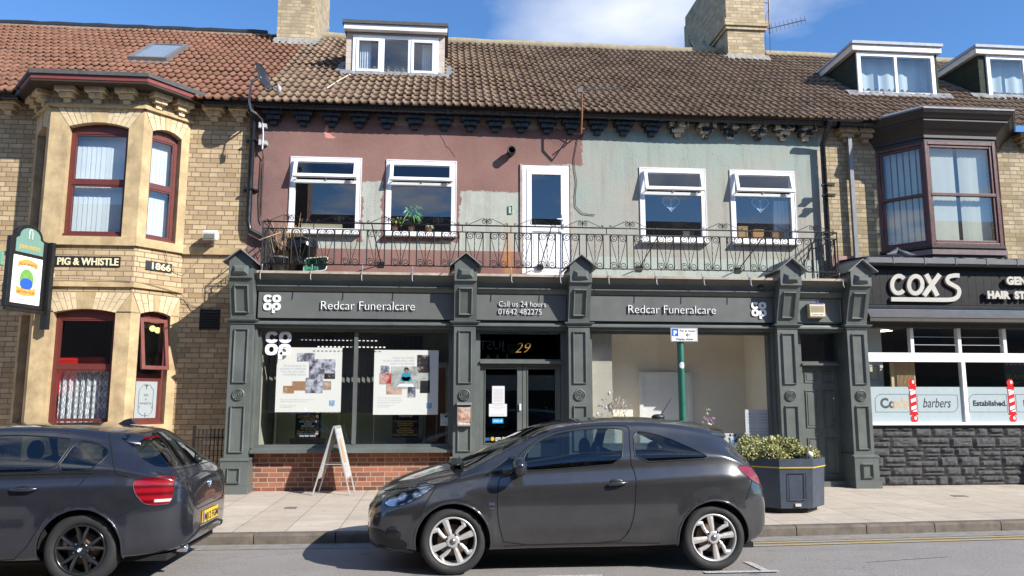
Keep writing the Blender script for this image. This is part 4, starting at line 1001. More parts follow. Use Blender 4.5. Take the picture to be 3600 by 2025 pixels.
# oriel bay
OM = pm('brown oriel', (.020, .013, .012), .45, var=.2, vs=5, dirt=.2); OW = pm('maroon timber', (.085, .030, .027), .38, var=.2, vs=5)
A2, B2 = Vector((8.78, 13.22, 0)), Vector((10.16, 13.22, 0)); D2, C2 = Vector((8.22, 13.9, 0)), Vector((10.72, 13.9, 0))
def oring(mb, d, z0, z1, d2=None):
    d2 = d if d2 is None else d2
    def o(dd): return [D2+Vector((-dd*1.25, 0, 0)), A2+Vector((-dd*.55, -dd, 0)), B2+Vector((dd*.55, -dd, 0)), C2+Vector((dd*1.25, 0, 0))]
    a, c = o(d), o(d2); vs = [Vector((p.x, p.y, z0)) for p in a]+[Vector((p.x, p.y, z1)) for p in c]
    mb.add(vs, [(0, 3, 2, 1), (4, 5, 6, 7), (0, 1, 5, 4), (1, 2, 6, 5), (2, 3, 7, 6)], False)
orl = MB()
for d, z0, z1, d2 in ((.0, 6.36, 6.42, None), (.03, 6.42, 6.47, None), (.03, 6.47, 6.58, .10), (.10, 6.58, 6.68, .20), (.22, 6.68, 6.72, None), (.24, 6.72, 6.80, .30), (.31, 6.80, 6.86, .33)): oring(orl, d, z0, z1, d2)
ORL = orl.build('oriel', OM, cb); orl = MB()
for d, z0, z1, d2 in ((.03, 4.36, 4.40, None), (.01, 4.22, 4.36, None), (.0, 4.05, 4.22, -.02), (.015, 4.33, 4.345, .03)): oring(orl, d, z0, z1, d2)
orl.build('oriel_sill', OM, cb)
b = MB(); oring(b, .34, 6.862, 6.89); oring(b, .33, 6.89, 7.02, .05); b.build('lead_roof', LEAD, ORL)
b = MB(); oring(b, .035, 4.235, 4.325); b.build('apron', pm('mauve brown sill', (.16, .115, .12), .4), ORL)
BL2 = pm('cream blind', (.66, .63, .52), .8, var=.05)
for nm, (p, q) in dict(front=(A2, B2), left=(D2, A2), right=(B2, C2)).items():
    u = (q-p).normalized(); n = Vector((u.y, -u.x, 0)); L = (q-p).length; z0, z1, zm = 4.40, 6.36, 5.36; e = .045
    b = MB(); b.frame(p+UPZ*z0, u, UPZ, L, z1-z0, .06, -.08, n); b.frame(p+u*.06+UPZ*(z0+.06)-n*.02, u, UPZ, L-.12, z1-z0-.12, .05, -.05, n); b.obox(p+u*.06+UPZ*(zm-.03), u*(L-.12), UPZ*.06, n*-.06)
    w = b.build('window', OW, cb, bevel=.008)
    for za, zb in ((z0+.11, zm-.03), (zm+.03, z1-.11)): pane(w, p+u*.11+UPZ*za-n*.05, u, UPZ, L-.22, zb-za, GLW)
    if nm != 'right': blinds(w, p+u*.1-n*.16, u, L-.2, z0+.06, z1-.06, 13 if nm == 'front' else 6, -12, BL2, gap=(6, 7) if nm == 'front' else None, nrm=-n)
    else: pane(w, p+u*.05-n*.3+UPZ*z0, u, UPZ, L-.1, z1-z0, pm('reveal panel', (.20, .165, .12), .9), 'reveal')

# green tile hung dormers
GRN = brickmat('green felt tile', (.018, .028, .018), (.032, .048, .026), (.012, .016, .011), .30, .20, .008, .2, (.03, .04, .03), .5)
def box_dormer(fl, fr_, pb, top_l, win_l, win_r, win_b, win_t, splits):
    p = roofhit(*pb); y = p.y; zb = p.z-.03; x0 = at(*fl, y).x; x1 = at(*fr_, y).x
    zt = at(*top_l, y).z; a, c = at(*win_l, y).x, at(*win_r, y).x; d_, e = at(*win_b, y).z, at(*win_t, y).z
    yb = (zt-6.855)/.711+13.58+.2
    dm = MB()
    for x, s in ((x0, 1), (x1, -1)): dm.prism([(x, y, zb), (x, y, zt), (x, yb, zt)], (s*.08, 0, 0))
    dm.box(x0+.08, a, y, y+.06, zb, zt); dm.box(c, x1-.08, y, y+.06, zb, zt); dm.box(a, c, y, y+.06, zb, d_); dm.box(a, c, y, y+.06, e, zt)
    o = dm.build('dormer', GRN, cb); room(o, x0+.1, x1-.1, y+.08, y+1.8, zb, zt, pm('dormer room grey', (.34, .36, .37), .9))
    b = MB(); b.box(x0-.10, x1+.06, y-.10, yb+.1, zt, zt+.13); b.build('fascia', pm('dormer fascia', (.72, .69, .63), .6, var=.08, dirt=.3), o)
    b = MB(); b.prism([(x0-.13, y-.14, zt+.132), (x0-.06, y-.05, zt+.24), (x0-.06, yb+.2, zt+.24), (x0-.13, yb+.2, zt+.132)], (x1-x0+.21, 0, 0)); b.build('lead_roof', pm('silver lead', (.34, .35, .37), .5, var=.2, vs=6, bump=.25, bs=16), o)
    w = casement(cb, a, c, d_, e, y-.01, [at(*s, y).x for s in splits], (), t=.085)
    NETV = pm('dormer blind', (.60, .64, .66), .9, var=.05)
    b = MB(); N = 40; b.add([(a+(c-a)*i/N, y+.25+.02*sin(i*.9), d_) for i in range(N+1)]+[(a+(c-a)*i/N, y+.25+.02*sin(i*.9), e-.02) for i in range(N+1)], [(i, i+1, N+2+i, N+1+i) for i in range(N)], True); b.build('curtain', NETV, w)
    b = MB(); N = 40; ap = [(x0-.25+i*(x1-x0+.5)/N, y-.16+.02*sin(i*1.1), zroof(y-.16)+.06+.016*sin(i*2.2)) for i in range(N+1)]
    b.add(ap+[(q[0], y+.0, zroof(y)+.13) for q in ap], [(i, i+1, N+2+i, N+1+i) for i in range(N)], True)
    for k in range(16):
        yy = y+k*.13
        if yy < yb-.3: b.obox((x0-.16, yy, zroof(yy)+.05), (.2, 0, .0), (0, .14, .10), (0, 0, .025))
    b.build('lead_flashing', LEAD, o); return o, w
o, w = box_dormer((3010, 260), (3296, 260), (3014, 337), (2992, 181), (3012, 260), (3284, 260), (3150, 341), (3150, 190), [(3147, 260)]); o['label'] = 'dormer standing whole in view'
o, w = box_dormer((3443, 270), (3735, 270), (3451, 347), (3432, 194), (3468, 270), (3725, 270), (3560, 352), (3560, 200), [(3600, 270)]); o['label'] = 'dormer cut by the picture edge'

# black shopfront
BLK = pm('black shop paint', (.008, .008, .009), .5, var=.2, dirt=.1); STW = pm('white shop paint', (.80, .80, .80), .4, var=.03, dirt=.15)
b = MB(); x = 7.40
while x < 15: b.box(x+.002, x+.148, 13.14, 13.2, 3.30, 3.92); x += .15
b.box(7.4, 15, 13.16, 13.3, 3.28, 4.0); BF = b.build('fascia', pm('black fascia boards', (.0075, .0075, .0085), .5, var=.25, spec=.3, vs=3, dirt=.2), cb)
b = MB(); b.box(7.4, 15, 12.98, 13.9, 4.0, 4.02); b.xprof([(12.95, 4.02), (12.95, 4.10), (12.97, 4.12), (13.05, 4.12), (13.05, 4.02)], 7.38, 15)
for k in range(14): b.box(7.86+k*.58, 7.875+k*.58, 12.942, 13.0, 4.0, 4.125)
b.build('gutter', pm('grey gutter', (.12, .125, .13), .45, var=.1), cb)
b = MB(); N = 60; pts = [(7.36+i*7.6/N, 13.0+.02*sin(i*1.7), 4.13+.014*sin(i*2.3)) for i in range(N+1)]
b.add(pts+[(p[0], 13.9, 4.22+.02*sin(i*1.3)) for i, p in enumerate(pts)], [(i, i+1, N+2+i, N+1+i) for i in range(N)], True); b.build('lead_flat', LEAD, cb)
b = MB(); b.add([(7.30, 12.80, 3.90), (7.42, 12.9, 4.13), (7.42, 13.9, 4.20), (6.98, 13.9, 3.80), (7.0, 12.95, 3.76)], [(0, 1, 2, 3, 4)], False); b.build('lead_saddle', LEAD, cb)
b = MB(); b.xprof([(13.16, 3.22), (13.06, 3.22), (13.03, 3.27), (13.06, 3.28), (13.16, 3.29)], 7.39, 15); b.xprof([(13.08, 3.205), (12.96, 3.07), (12.96, 3.055), (13.3, 3.055), (13.3, 3.215)], 7.38, 15)
b.build('canopy_band', pm('slate grey band', (.075, .073, .080), .5, var=.2, vs=4, dirt=.5), cb)
b = MB(); b.box(7.38, 15, 12.97, 13.4, 2.99, 3.053); b.box(7.38, 15, 13.20, 13.4, 2.90, 2.99); b.build('soffit', pm('brown soffit', (.05, .044, .036), .6), cb)
# lettering
b = MB()
def letter_stroke(pts, wd, d=.05, y=13.14):
    "flat block letter stroke following points (x, z)"
    L_, R_ = [], []; n = len(pts)
    for i, p in enumerate(pts):
        p = Vector((p[0], 0, p[1])); a = Vector((pts[max(0, i-1)][0], 0, pts[max(0, i-1)][1])); c = Vector((pts[min(n-1, i+1)][0], 0, pts[min(n-1, i+1)][1]))
        t = (c-a).normalized(); q = Vector((-t.z, 0, t.x))*wd/2; L_.append(p+q); R_.append(p-q)
    f = [Vector((p.x, y-d, p.z)) for p in L_+R_]; k = [Vector((p.x, y, p.z)) for p in L_+R_]
    fs = [(i, i+1, n+i+1, n+i) for i in range(n-1)]+[(i, i+1, 2*n+i+1, 2*n+i) for i in range(n-1)]+[(n+i, n+i+1, 3*n+i+1, 3*n+i) for i in range(n-1)]+[(0, n, 3*n, 2*n), (n-1, 2*n-1, 4*n-1, 3*n-1)]
    b.add(f+k, fs, False)
def arcp(cx, cz, rx, rz, a0, a1, n=16, sh=.12): return [(cx+rx*cos(radians(a0+(a1-a0)*i/n))+sh*(cz*0+rz*sin(radians(a0+(a1-a0)*i/n))), cz+rz*sin(radians(a0+(a1-a0)*i/n))) for i in range(n+1)]
zc = 3.655; rz = .155
letter_stroke(arcp(8.02, zc, .125, rz, 42, 318), .075)
letter_stroke(arcp(8.335, zc, .125, rz, 0, 360, 26), .075)
letter_stroke([(8.475, zc-.193), (8.80, zc+.193)], .085); letter_stroke([(8.55, zc+.193), (8.73, zc-.193)], .085, .046)
s_ = [(9.17, zc+.175), (9.10, zc+.182), (8.97, zc+.16), (8.925, zc+.10), (8.95, zc+.045), (9.04, zc+.0), (9.13, zc-.05), (9.145, zc-.11), (9.12, zc-.19), (9.05, zc-.245), (8.96, zc-.262), (8.8, zc-.265), (7.86, zc-.265)]
def smooth(p, it=2):
    for _ in range(it): p = [p[0]]+[q for a, c in zip(p, p[1:]) for q in ((a[0]*.75+c[0]*.25, a[1]*.75+c[1]*.25), (a[0]*.25+c[0]*.75, a[1]*.25+c[1]*.75))]+[p[-1]]
    return p
letter_stroke(smooth(s_), .075, .052)
b.build('lettering', pm('cream sign letters', (.47, .45, .405), .5, var=.08, vs=5, dirt=.35), BF); b = MB(); k = at(3534, 1000, 13.1); put_text(b, "GENT'S", k+Vector((0, .0, 0)), .185, extrude=.022, bold=.012, spacing=1.05)
b.build('lettering', pm('cream sign letters', (.47, .45, .405), .5, var=.08, vs=5, dirt=.35), BF); b = MB(); k = at(3467, 1049, 13.1); put_text(b, "HAIR  STYLISTS", k, .175, extrude=.022, bold=.012, spacing=1.05)
b.build('lettering', pm('cream sign letters', (.47, .45, .405), .5, var=.08, vs=5, dirt=.35), BF)
# window: white rails, small lights above, frosted band below
zs, zt0, zt1, ztop = 1.245, 2.30, 2.46, 2.90
b = MB(); b.box(7.42, 15, 13.26, 13.36, zt0, zt1); b.box(7.42, 15, 13.22, 13.40, 1.195, zs)
for x in (9.225, 11.1, 13.0): b.box(x-.035, x+.035, 13.26, 13.36, zs, zt0)
for x in (8.30, 9.19, 10.05, 10.95, 11.85): b.box(x-.03, x+.03, 13.26, 13.36, zt1, ztop)
w = b.build('shop_window', STW, cb)
for l, r in ((7.42, 9.19), (9.26, 11.065), (11.135, 12.965)): pane(w, (l, 13.31, zs), U, UPZ, r-l, zt0-zs, GLS)
for l, r in ((7.42, 8.27), (8.33, 9.16), (9.22, 10.02), (10.08, 10.92)): pane(w, (l, 13.31, zt1), U, UPZ, r-l, ztop-zt1, GLS)
b = MB()
for l, r in ((8.33, 9.16), (9.22, 10.02)):
    for z in (2.60, 2.74): b.box(l, r, 13.29, 13.30, z, z+.008)
b.build('louvre_edge', pm('glass edge', (.5, .55, .55), .3), w)
FB = pm('frosted band', (.38, .45, .47), .3, var=.03)
for l, r in ((7.42, 9.19), (9.26, 11.065), (11.135, 12.965)): MB().box(l, r, 13.300, 13.304, zs, 1.86).build('frosted_band', FB, w)
INK = pm('black vinyl', (.012, .012, .013), .4); b = MB()
def rrect(x0, x1, z0, z1, r, corners, t=.006):
    p = []
    for cx, cz, a0, on in ((x1, z1, 0, corners[0]), (x0, z1, 90, corners[1]), (x0, z0, 180, corners[2]), (x1, z0, 270, corners[3])):
        if on:
            ox = cx-r if cx == x1 else cx+r; oz = cz-r if cz == z1 else cz+r
            p += [(ox+r*cos(radians(a0+i*15)), oz+r*sin(radians(a0+i*15))) for i in range(7)]
        else: p.append((cx, cz))
    b.tube([(q[0], 13.298, q[1]) for q in p], t/2, 4, closed=True)
rrect(7.56, 8.19, 1.42, 1.73, .12, (0, 1, 0, 0)); rrect(8.34, 9.09, 1.42, 1.72, .12, (0, 0, 0, 1)); rrect(9.30, 10.02, 1.42, 1.73, .12, (0, 1, 0, 0)); rrect(10.19, 10.9, 1.42, 1.73, .12, (0, 0, 0, 1))
put_text(b, 'barbers', (8.43, 13.298, 1.50), .24, shear=.3, width=.52); b.build('lettering', INK, w); b = MB()
put_text(b, 'Established.', (9.37, 13.298, 1.53), .13, width=.63, bold=.004); b.build('lettering', INK, w); b = MB()
put_text(b, '1895', (10.30, 13.298, 1.52), .16, bold=.004)
b.build('lettering', INK, w)
mt, g = newmat('part faded vinyl'); x, y, z = g.xyz(g.pos())
g.put(g.p.inputs['Base Color'], g.mix(g.ramp(x, 7.86, 7.92), (.05, .06, .065), (.52, .36, .20))); g.p.inputs['Roughness'].default_value = .5
b = MB(); put_text(b, "Cox's", (7.65, 13.298, 1.495), .235, bold=.009, width=.52); b.build('faded_lettering', mt, w)
RED = pm('signal red', (.55, .012, .016), .35, var=.05)
for x in (8.262, 10.105):
    b = MB(); y = 13.296; z0, z1 = 1.38, 1.86
    b.cur = 0; b.box(x-.062, x+.062, y, y+.003, z0, z1); b.box(x-.075, x+.075, y-.001, y+.003, z1-.02, z1+.015); b.box(x-.075, x+.075, y-.001, y+.003, z0-.01, z0+.025)
    for z, s in ((z1+.075, 1), (z0-.075, -1)): b.prism([(x+.066*cos(i*pi/9), y-.001, z+.066*sin(i*pi/9)) for i in range(18)], (0, .004, 0))
    b.cur = 1
    for k in range(3):
        zz = z0+.07+k*.13; b.prism([(x-.045, y-.004, zz), (x+.05, y-.004, zz+.035), (x+.05, y-.004, zz+.095), (x-.045, y-.004, zz+.06)], (0, .003, 0))
    b.prism([(x-.055, y-.004, z1-.045), (x+.03, y-.004, z1-.045), (x-.01, y-.004, z1-.065), (x-.055, y-.004, z1-.08)], (0, .003, 0)); b.prism([(x+.055, y-.004, z0+.05), (x-.03, y-.004, z0+.045), (x+.01, y-.004, z0+.07), (x+.055, y-.004, z0+.085)], (0, .003, 0))
    for z in (z1+.075, z0-.075): b.prism([(x+.02+.022*cos(i*pi/6), y-.004, z+.01+.03*sin(i*pi/6)) for i in range(12)], (0, .002, 0))
    b.build('barber_pole_decal', [RED, LET], w)
room(cb, 7.45, 15, 13.42, 18, .16, 3.0, pm('barber room', (.07, .065, .06), .9), 'salon')
b = MB(); b.box(7.45, 7.98, 13.7, 13.8, .2, 3.0); b.build('partition', pm('pale partition', (.62, .62, .62), .8, var=.04), cb)
b = MB(); b.box(8.02, 8.10, 13.52, 13.56, .9, 2.30); b.box(8.10, 8.46, 13.5, 13.6, .9, 2.30)
for k in range(14): b.box(8.11+k*.025, 8.115+k*.025, 13.488, 13.5, .9, 2.30)
b.build('blind_panel', pm('cream pine panel', (.62, .47, .27), .6, var=.1, vs=14), cb)
b = MB(); b.box(7.44, 15, 13.29, 13.4, 1.15, 1.195); b.build('sill_board', BLK, cb)  # black painted board below the white sill
# split faced stone stall riser, real blocks
b = MB(); rs = random.Random(21); z = .155; 
SX0, SX1 = 7.36, 13.0
def stone(x0, x1, z0, z1):
    d = rs.uniform(.014, .036); g_ = .006; nx = max(2, int((x1-x0)/.05)); nz = max(2, int((z1-z0)/.03)); vs = []; 
    for j in range(nz+1):
        for i in range(nx+1):
            e = min(i, nx-i, j, nz-j); dd = -.012 if e == 0 else d*(.6+.4*min(1, e/1.5))+rs.uniform(-.010, .010)
            vs.append((x0+g_+(x1-x0-2*g_)*i/nx, 13.29-dd, z0+g_*.8+(z1-z0-1.6*g_)*j/nz))
    b.add(vs, [(j*(nx+1)+i, j*(nx+1)+i+1, (j+1)*(nx+1)+i+1, (j+1)*(nx+1)+i) for j in range(nz) for i in range(nx)], False)
while z < 1.14:
    h = min(rs.choice((.165, .15, .18)), 1.15-z); 
    if 1.15-z-h < .05: h = 1.15-z
    x = SX0-rs.uniform(0, .2)
    while x < SX1:
        wd = rs.uniform(.22, .60); t = rs.random()
        if t < .52: stone(x, x+wd, z, z+h)
        elif t < .75: stone(x, x+wd, z, z+h*.62); stone(x, x+wd*rs.uniform(.4, .6), z+h*.62, z+h); stone(x+wd*.6, x+wd, z+h*.62, z+h)
        else: stone(x, x+wd, z, z+h*.36); stone(x, x+wd, z+h*.36, z+h)
        x += wd
    z += h
b.build('stone_stall_riser', pm('dark split stone', (.056, .056, .060), .8, var=.3, vs=11, bump=.6, bs=45), cb)
MB().box(7.36, 15, 13.30, 13.4, .15, 1.15).build('riser_backing', BLK, cb)
# things inside the barber's
tl_ = thing('strip_light', 'lit fluorescent strip light on the barber shop ceiling', 'lamp', (8.4, 15.2, 2.9))
k0, k1 = at(3105, 1163, 14.6), at(3275, 1146, 16.6); tb = pm('tube glow', (1, .97, .8), .4, var=0, emit=(1, .95, .72), es=4.0)
MB().tube([k0, k0+(k1-k0)*.92], .022, 8).build('tube', tb, tl_); MB().tube([k0+(k1-k0)*.96, k0+(k1-k0)*1.25], .022, 8).build('tube', tb, tl_); MB().tube([k0-(k1-k0)*.08, k0-(k1-k0)*.03], .02, 8).build('end_cap', tb, tl_)
ps = thing('wall_poster', 'dark comic style poster with yellow words on the barber shop back wall', 'poster', (10.2, 14.6, 1.9))
k = at(3530, 1300, 14.4); MB().box(k.x, k.x+.62, 14.4, 14.42, k.z-.38, k.z+.18).build('sheet', pm('dark poster', (.05, .045, .025), .5, var=.5, vs=14), ps)
b = MB(); put_text(b, 'BLAM!', (k.x+.03, 14.395, k.z-.18), .13, shear=.15); put_text(b, 'FEVER!', (k.x+.03, 14.395, k.z-.29), .09, shear=.15); b.build('lettering', pm('poster yellow', (.42, .38, .03), .5), ps)
b = MB()
for i in range(14):
    for j in range(2):
        if (i+j) % 2: b.box(k.x+i*.044, k.x+.044+i*.044, 14.393, 14.396, k.z+.09+j*.04, k.z+.13+j*.04)
b.build('checker_band', pm('poster white', (.45, .45, .42), .5), ps)
nt = thing('framed_notice', 'small framed notice on the pale partition beside the cream pine panel in the barber shop', 'notice', (7.75, 13.68, 1.95))
k = at(3052, 1310, 13.69); MB().box(k.x, k.x+.20, 13.68, 13.695, k.z-.14, k.z+.14).build('sheet', pm('notice ivory', (.60, .58, .50), .5), nt)
b = MB(); b.frame((k.x+.02, 13.676, k.z-.12), U, UPZ, .16, .24, .006, .003, (0, 1, 0)); b.build('border', INK, nt)
# ================================================================== parked cars
from mathutils.bvhtree import BVHTree
def pchip(tab):
    xs = [p[0] for p in tab]; ys = [p[1] for p in tab]; n = len(xs); d = []
    h = [xs[i+1]-xs[i] for i in range(n-1)]; s = [(ys[i+1]-ys[i])/h[i] for i in range(n-1)]
    for i in range(n):
        if i == 0: d.append(s[0])
        elif i == n-1: d.append(s[-1])
        elif s[i-1]*s[i] <= 0: d.append(0)
        else: w1 = 2*h[i]+h[i-1]; w2 = h[i]+2*h[i-1]; d.append((w1+w2)/(w1/s[i-1]+w2/s[i]))
    def f(x):
        if x <= xs[0]: return ys[0]
        if x >= xs[-1]: return ys[-1]
        i = max(j for j in range(n-1) if xs[j] <= x); t = (x-xs[i])/h[i]
        return ys[i]*(1+2*t)*(1-t)**2+d[i]*h[i]*t*(1-t)**2+ys[i+1]*t*t*(3-2*t)+d[i+1]*h[i]*t*t*(t-1)
    return f
def bspline(P, m):
    "clamped cubic B-spline through-ish control points, m samples per span"
    Q = [P[0], P[0]]+list(P)+[P[-1], P[-1]]; out = []
    for i in range(len(Q)-3):
        for k in range(m):
            t = k/m; b0 = (1-t)**3/6; b1 = (3*t**3-6*t*t+4)/6; b2 = (-3*t**3+3*t*t+3*t+1)/6; b3 = t**3/6
            out.append(tuple(Q[i][c]*b0+Q[i+1][c]*b1+Q[i+2][c]*b2+Q[i+3][c]*b3 for c in (0, 1)))
    out.append(P[-1]); return out
def inpoly(p, poly):
    x, y = p; r = False; n = len(poly)
    for i in range(n):
        (x0, y0), (x1, y1) = poly[i], poly[(i+1) % n]
        if (y0 > y) != (y1 > y) and x < (x1-x0)*(y-y0)/(y1-y0)+x0: r = not r
    return r
def smoothpoly(P, it=2):
    for _ in range(it):
        n = len(P); P = [q for i in range(n) for q in ((P[i][0]*.8+P[(i+1) % n][0]*.2, P[i][1]*.8+P[(i+1) % n][1]*.2), (P[i][0]*.2+P[(i+1) % n][0]*.8, P[i][1]*.2+P[(i+1) % n][1]*.8))]
    return P
class Car:
    "lofted car body: x along the car, y across (negative = near side), z up, origin on the road below the hub"
    def __init__(s, T, x0, x1, hubs, rw, disp, ends=(.12, .12), wx=lambda x: x):
        T = {k: [(wx(a), c) for a, c in v] for k, v in T.items()}; x0, x1 = wx(x0), wx(x1); s.T = {k: pchip(v) for k, v in T.items()}; s.hubs = hubs; s.rw = rw
        N = 150; xs = [x0+(x1-x0)*i/N for i in range(N+1)]
        e = [x0+ends[0]*(1-cos(pi/2*i/14)) for i in range(14)]; f = [x1-ends[1]*(1-cos(pi/2*i/14)) for i in range(14)][::-1]
        xs = e+[x for x in xs if x0+ends[0] < x < x1-ends[1]]+f
        bm = bmesh.new(); rows = []
        for x in xs:
            g_ = lambda k: s.T[k](x)
            W, zb, zs, Ws, Wr, zr, zt = (g_(k) for k in ('W', 'zb', 'zs', 'Ws', 'Wr', 'zr', 'zt')); zm = min(.60, (zb+zs)/2+.05)
            Ws *= W; Wr *= W
            P = [(0, zb), (.55*W, zb), (.86*W, zb), (.955*W, zb+.03), (.99*W, zb+(zm-zb)*.35), (1.012*W, zm), (1.008*W, zm+(zs-zm)*.5), (Ws+.012*W, zs-.05), (Ws, zs), (Ws*.97+Wr*.03, zs+(zr-zs)*.18), (Ws*.5+Wr*.5+.012, (zs+zr)/2), (Wr+.012, zr-(zr-zs)*.12), (Wr, zr), (Wr*.9, zr+(zt-zr)*.45), (Wr*.66, zr+(zt-zr)*.8), (Wr*.3, zt-(zt-zr)*.03), (0, zt)]
            sec = bspline(P, 4); row = []
            full = [(-y, z) for y, z in sec]+[(y, z) for y, z in sec[-2:0:-1]]
            for y, z in full:
                k = (abs(y)/max(W, .05)); xx = x-s.T['bow'](x)*(1-min(1, k*k))*(1 if z > .6 else max(0, (z-.3)/.3))
                sg = 1 if y > 0 else -1; yy = y+sg*disp(xx, z)*min(1, k**4)
                row.append(bm.verts.new((xx, yy, z)))
            rows.append(row)
        n = len(rows[0])
        for a, c in zip(rows, rows[1:]):
            for i in range(n): bm.faces.new((a[i], a[(i+1) % n], c[(i+1) % n], c[i]))
        bm.faces.new(rows[0]); bm.faces.new(rows[-1][::-1])
        s.bm = bm; s.parts = {}; s.polys = []
        bm.normal_update()
    def arches(s, r):
        bm = s.bm; R2 = r*r
        kill = [f for f in bm.faces if any((f.calc_center_median().x-h)**2+(f.calc_center_median().z-s.rw)**2 < R2 for h in s.hubs) and abs(f.calc_center_median().y) > .42]
        kill += [f for f in bm.faces if f.calc_center_median().z < 0.02]
        bmesh.ops.delete(bm, geom=kill, context='FACES')
        for v in bm.verts:
            if v.is_boundary and abs(v.co.y) > .5:
                for h in s.hubs:
                    d = Vector((v.co.x-h, 0, v.co.z-s.rw)); L = d.length
                    if L < r*1.18: v.co.x = h+d.x/L*r; v.co.z = s.rw+d.z/L*r
    def cut(s, poly, view='side', sel=None):
        bm = s.bm; n = len(poly)
        for i in range(n):
            a, c = poly[i], poly[(i+1) % n]; lo = (min(a[0], c[0])-.004, min(a[1], c[1])-.004); hi = (max(a[0], c[0])+.004, max(a[1], c[1])+.004)
            ix = 0 if view == 'side' else 1; fs = []
            for f in bm.faces:
                if sel and not sel(f.calc_center_median()): continue
                u = [v.co[ix] for v in f.verts]; w = [v.co.z for v in f.verts]
                if max(u) < lo[0] or min(u) > hi[0] or max(w) < lo[1] or min(w) > hi[1]: continue
                fs.append(f)
            if not fs: continue
            du, dw = c[0]-a[0], c[1]-a[1]; no = Vector((-dw, 0, du)) if view == 'side' else Vector((0, -dw, du))
            if no.length < 1e-6: continue
            co = Vector((a[0], 0, a[1])) if view == 'side' else Vector((0, a[0], a[1]))
            g_ = list({e for f in fs for e in f.edges})+list({v for f in fs for v in f.verts})+fs
            bmesh.ops.bisect_plane(bm, geom=g_, dist=1e-5, plane_co=co, plane_no=no.normalized())
    def region(s, name, poly, view='side', sel=None):
        s.cut(poly, view, sel); s.polys.append((name, poly, view, sel))
    def finish(s, off):
        bm = s.bm; bm.normal_update(); bm.faces.ensure_lookup_table()
        bmesh.ops.recalc_face_normals(bm, faces=bm.faces); bm.normal_update()
        s.tree = BVHTree.FromBMesh(bm); out = {}
        for f in bm.faces:
            c = f.calc_center_median(); nm = 'body'
            for name, poly, view, sel in s.polys:
                if sel and not sel(c): continue
                p = (c.x, c.z) if view == 'side' else (c.y, c.z)
                if inpoly(p, poly): nm = name; break
            out.setdefault(nm, []).append(f)
        s.out = out; s.off = Vector(off)
    def part(s, name, key, mat_, parent, sel=None, inset=0.0):
        fs = [f for f in s.out.get(key, []) if sel is None or sel(f.calc_center_median())]
        vs = {}; co = []; no = []; faces = []
        for f in fs:
            idx = []
            for v in f.verts:
                if v not in vs: vs[v] = len(co); co.append(v.co-v.normal*inset+s.off-wloc(parent)); no.append(v.normal.copy())
                idx.append(vs[v])
            faces.append(idx)
        me = bpy.data.meshes.new(name); me.from_pydata(co, [], faces); me.materials.append(mat_); me.polygons.foreach_set('use_smooth', [True]*len(faces))
        me.update(); me.normals_split_custom_set_from_vertices(no)
        o = bpy.data.objects.new(name, me); COL.objects.link(o); o.parent = parent; return o
    def line(s, pts, side=-1, view='side', lift=.001):
        "points on the surface under a polyline drawn in side or rear view"
        P = []; dense = []
        for a, c in zip(pts, pts[1:]):
            k = max(1, int(math.hypot(c[0]-a[0], c[1]-a[1])/.03)); dense += [(a[0]+(c[0]-a[0])*i/k, a[1]+(c[1]-a[1])*i/k) for i in range(k)]
        dense.append(pts[-1])
        for u, z in dense:
            if view == 'side': h = s.tree.ray_cast(Vector((u, side*3, z)), Vector((0, -side, 0)))
            elif view == 'rear': h = s.tree.ray_cast(Vector((9, u, z)), Vector((-1, 0, 0)))
            else: h = s.tree.ray_cast(Vector((u, z, 5)), Vector((0, 0, -1)))
            if h[0] is not None: P.append(h[0]+h[1]*lift*(1 if h[1].dot(h[0]-Vector((h[0].x, 0, .6))) > 0 else -1)+s.off)
        return P
def paint(name, col, flake):
    mt, g = newmat(name); P = g.pos()
    d = g.ramp(g.noise(P, 6, 6, .7), .4, .75)
    g.put(g.p.inputs['Base Color'], g.mix(g.m('MULTIPLY', d, .35), col, sc(col, 1.7)))
    g.p.inputs['Metallic'].default_value = flake; g.p.inputs['Roughness'].default_value = .24
    g.put(g.p.inputs['Coat Weight'], 1.0); g.put(g.p.inputs['Coat Roughness'], g.ramp(g.noise(P, 30, 5, .7), .35, .7, .02, .05))
    z = g.xyz(P)[2]
    g.put(g.p.inputs['Normal'], g.bump(g.noise(P, 2.6, 2), .05, .02)); return mt
TYRE = pm('tyre rubber', (.020, .020, .021), .78, var=.3, vs=9, bump=.2, bs=80)
ALLOY = pm('alloy', (.58, .57, .55), .34, .5, var=.1, vs=12, dirt=.15); BALLOY = pm('black alloy', (.012, .012, .013), .2, var=.1, coat=.6)
RUSTD = pm('rusty disc', (.16, .10, .07), .6, .5, var=.4, vs=20)
CHROME = pm('chrome', (.75, .76, .78), .12, 1.0, var=0)
CGD = glass('tinted car glass', (.26, .31, .33), .06)
CGL = glass('car glass', (.50, .58, .60), .035)
RUB = pm('black trim', (.009, .014, .015), .45, var=.1)
UNDER = pm('underbody', (.008, .008, .008), .95, var=0)
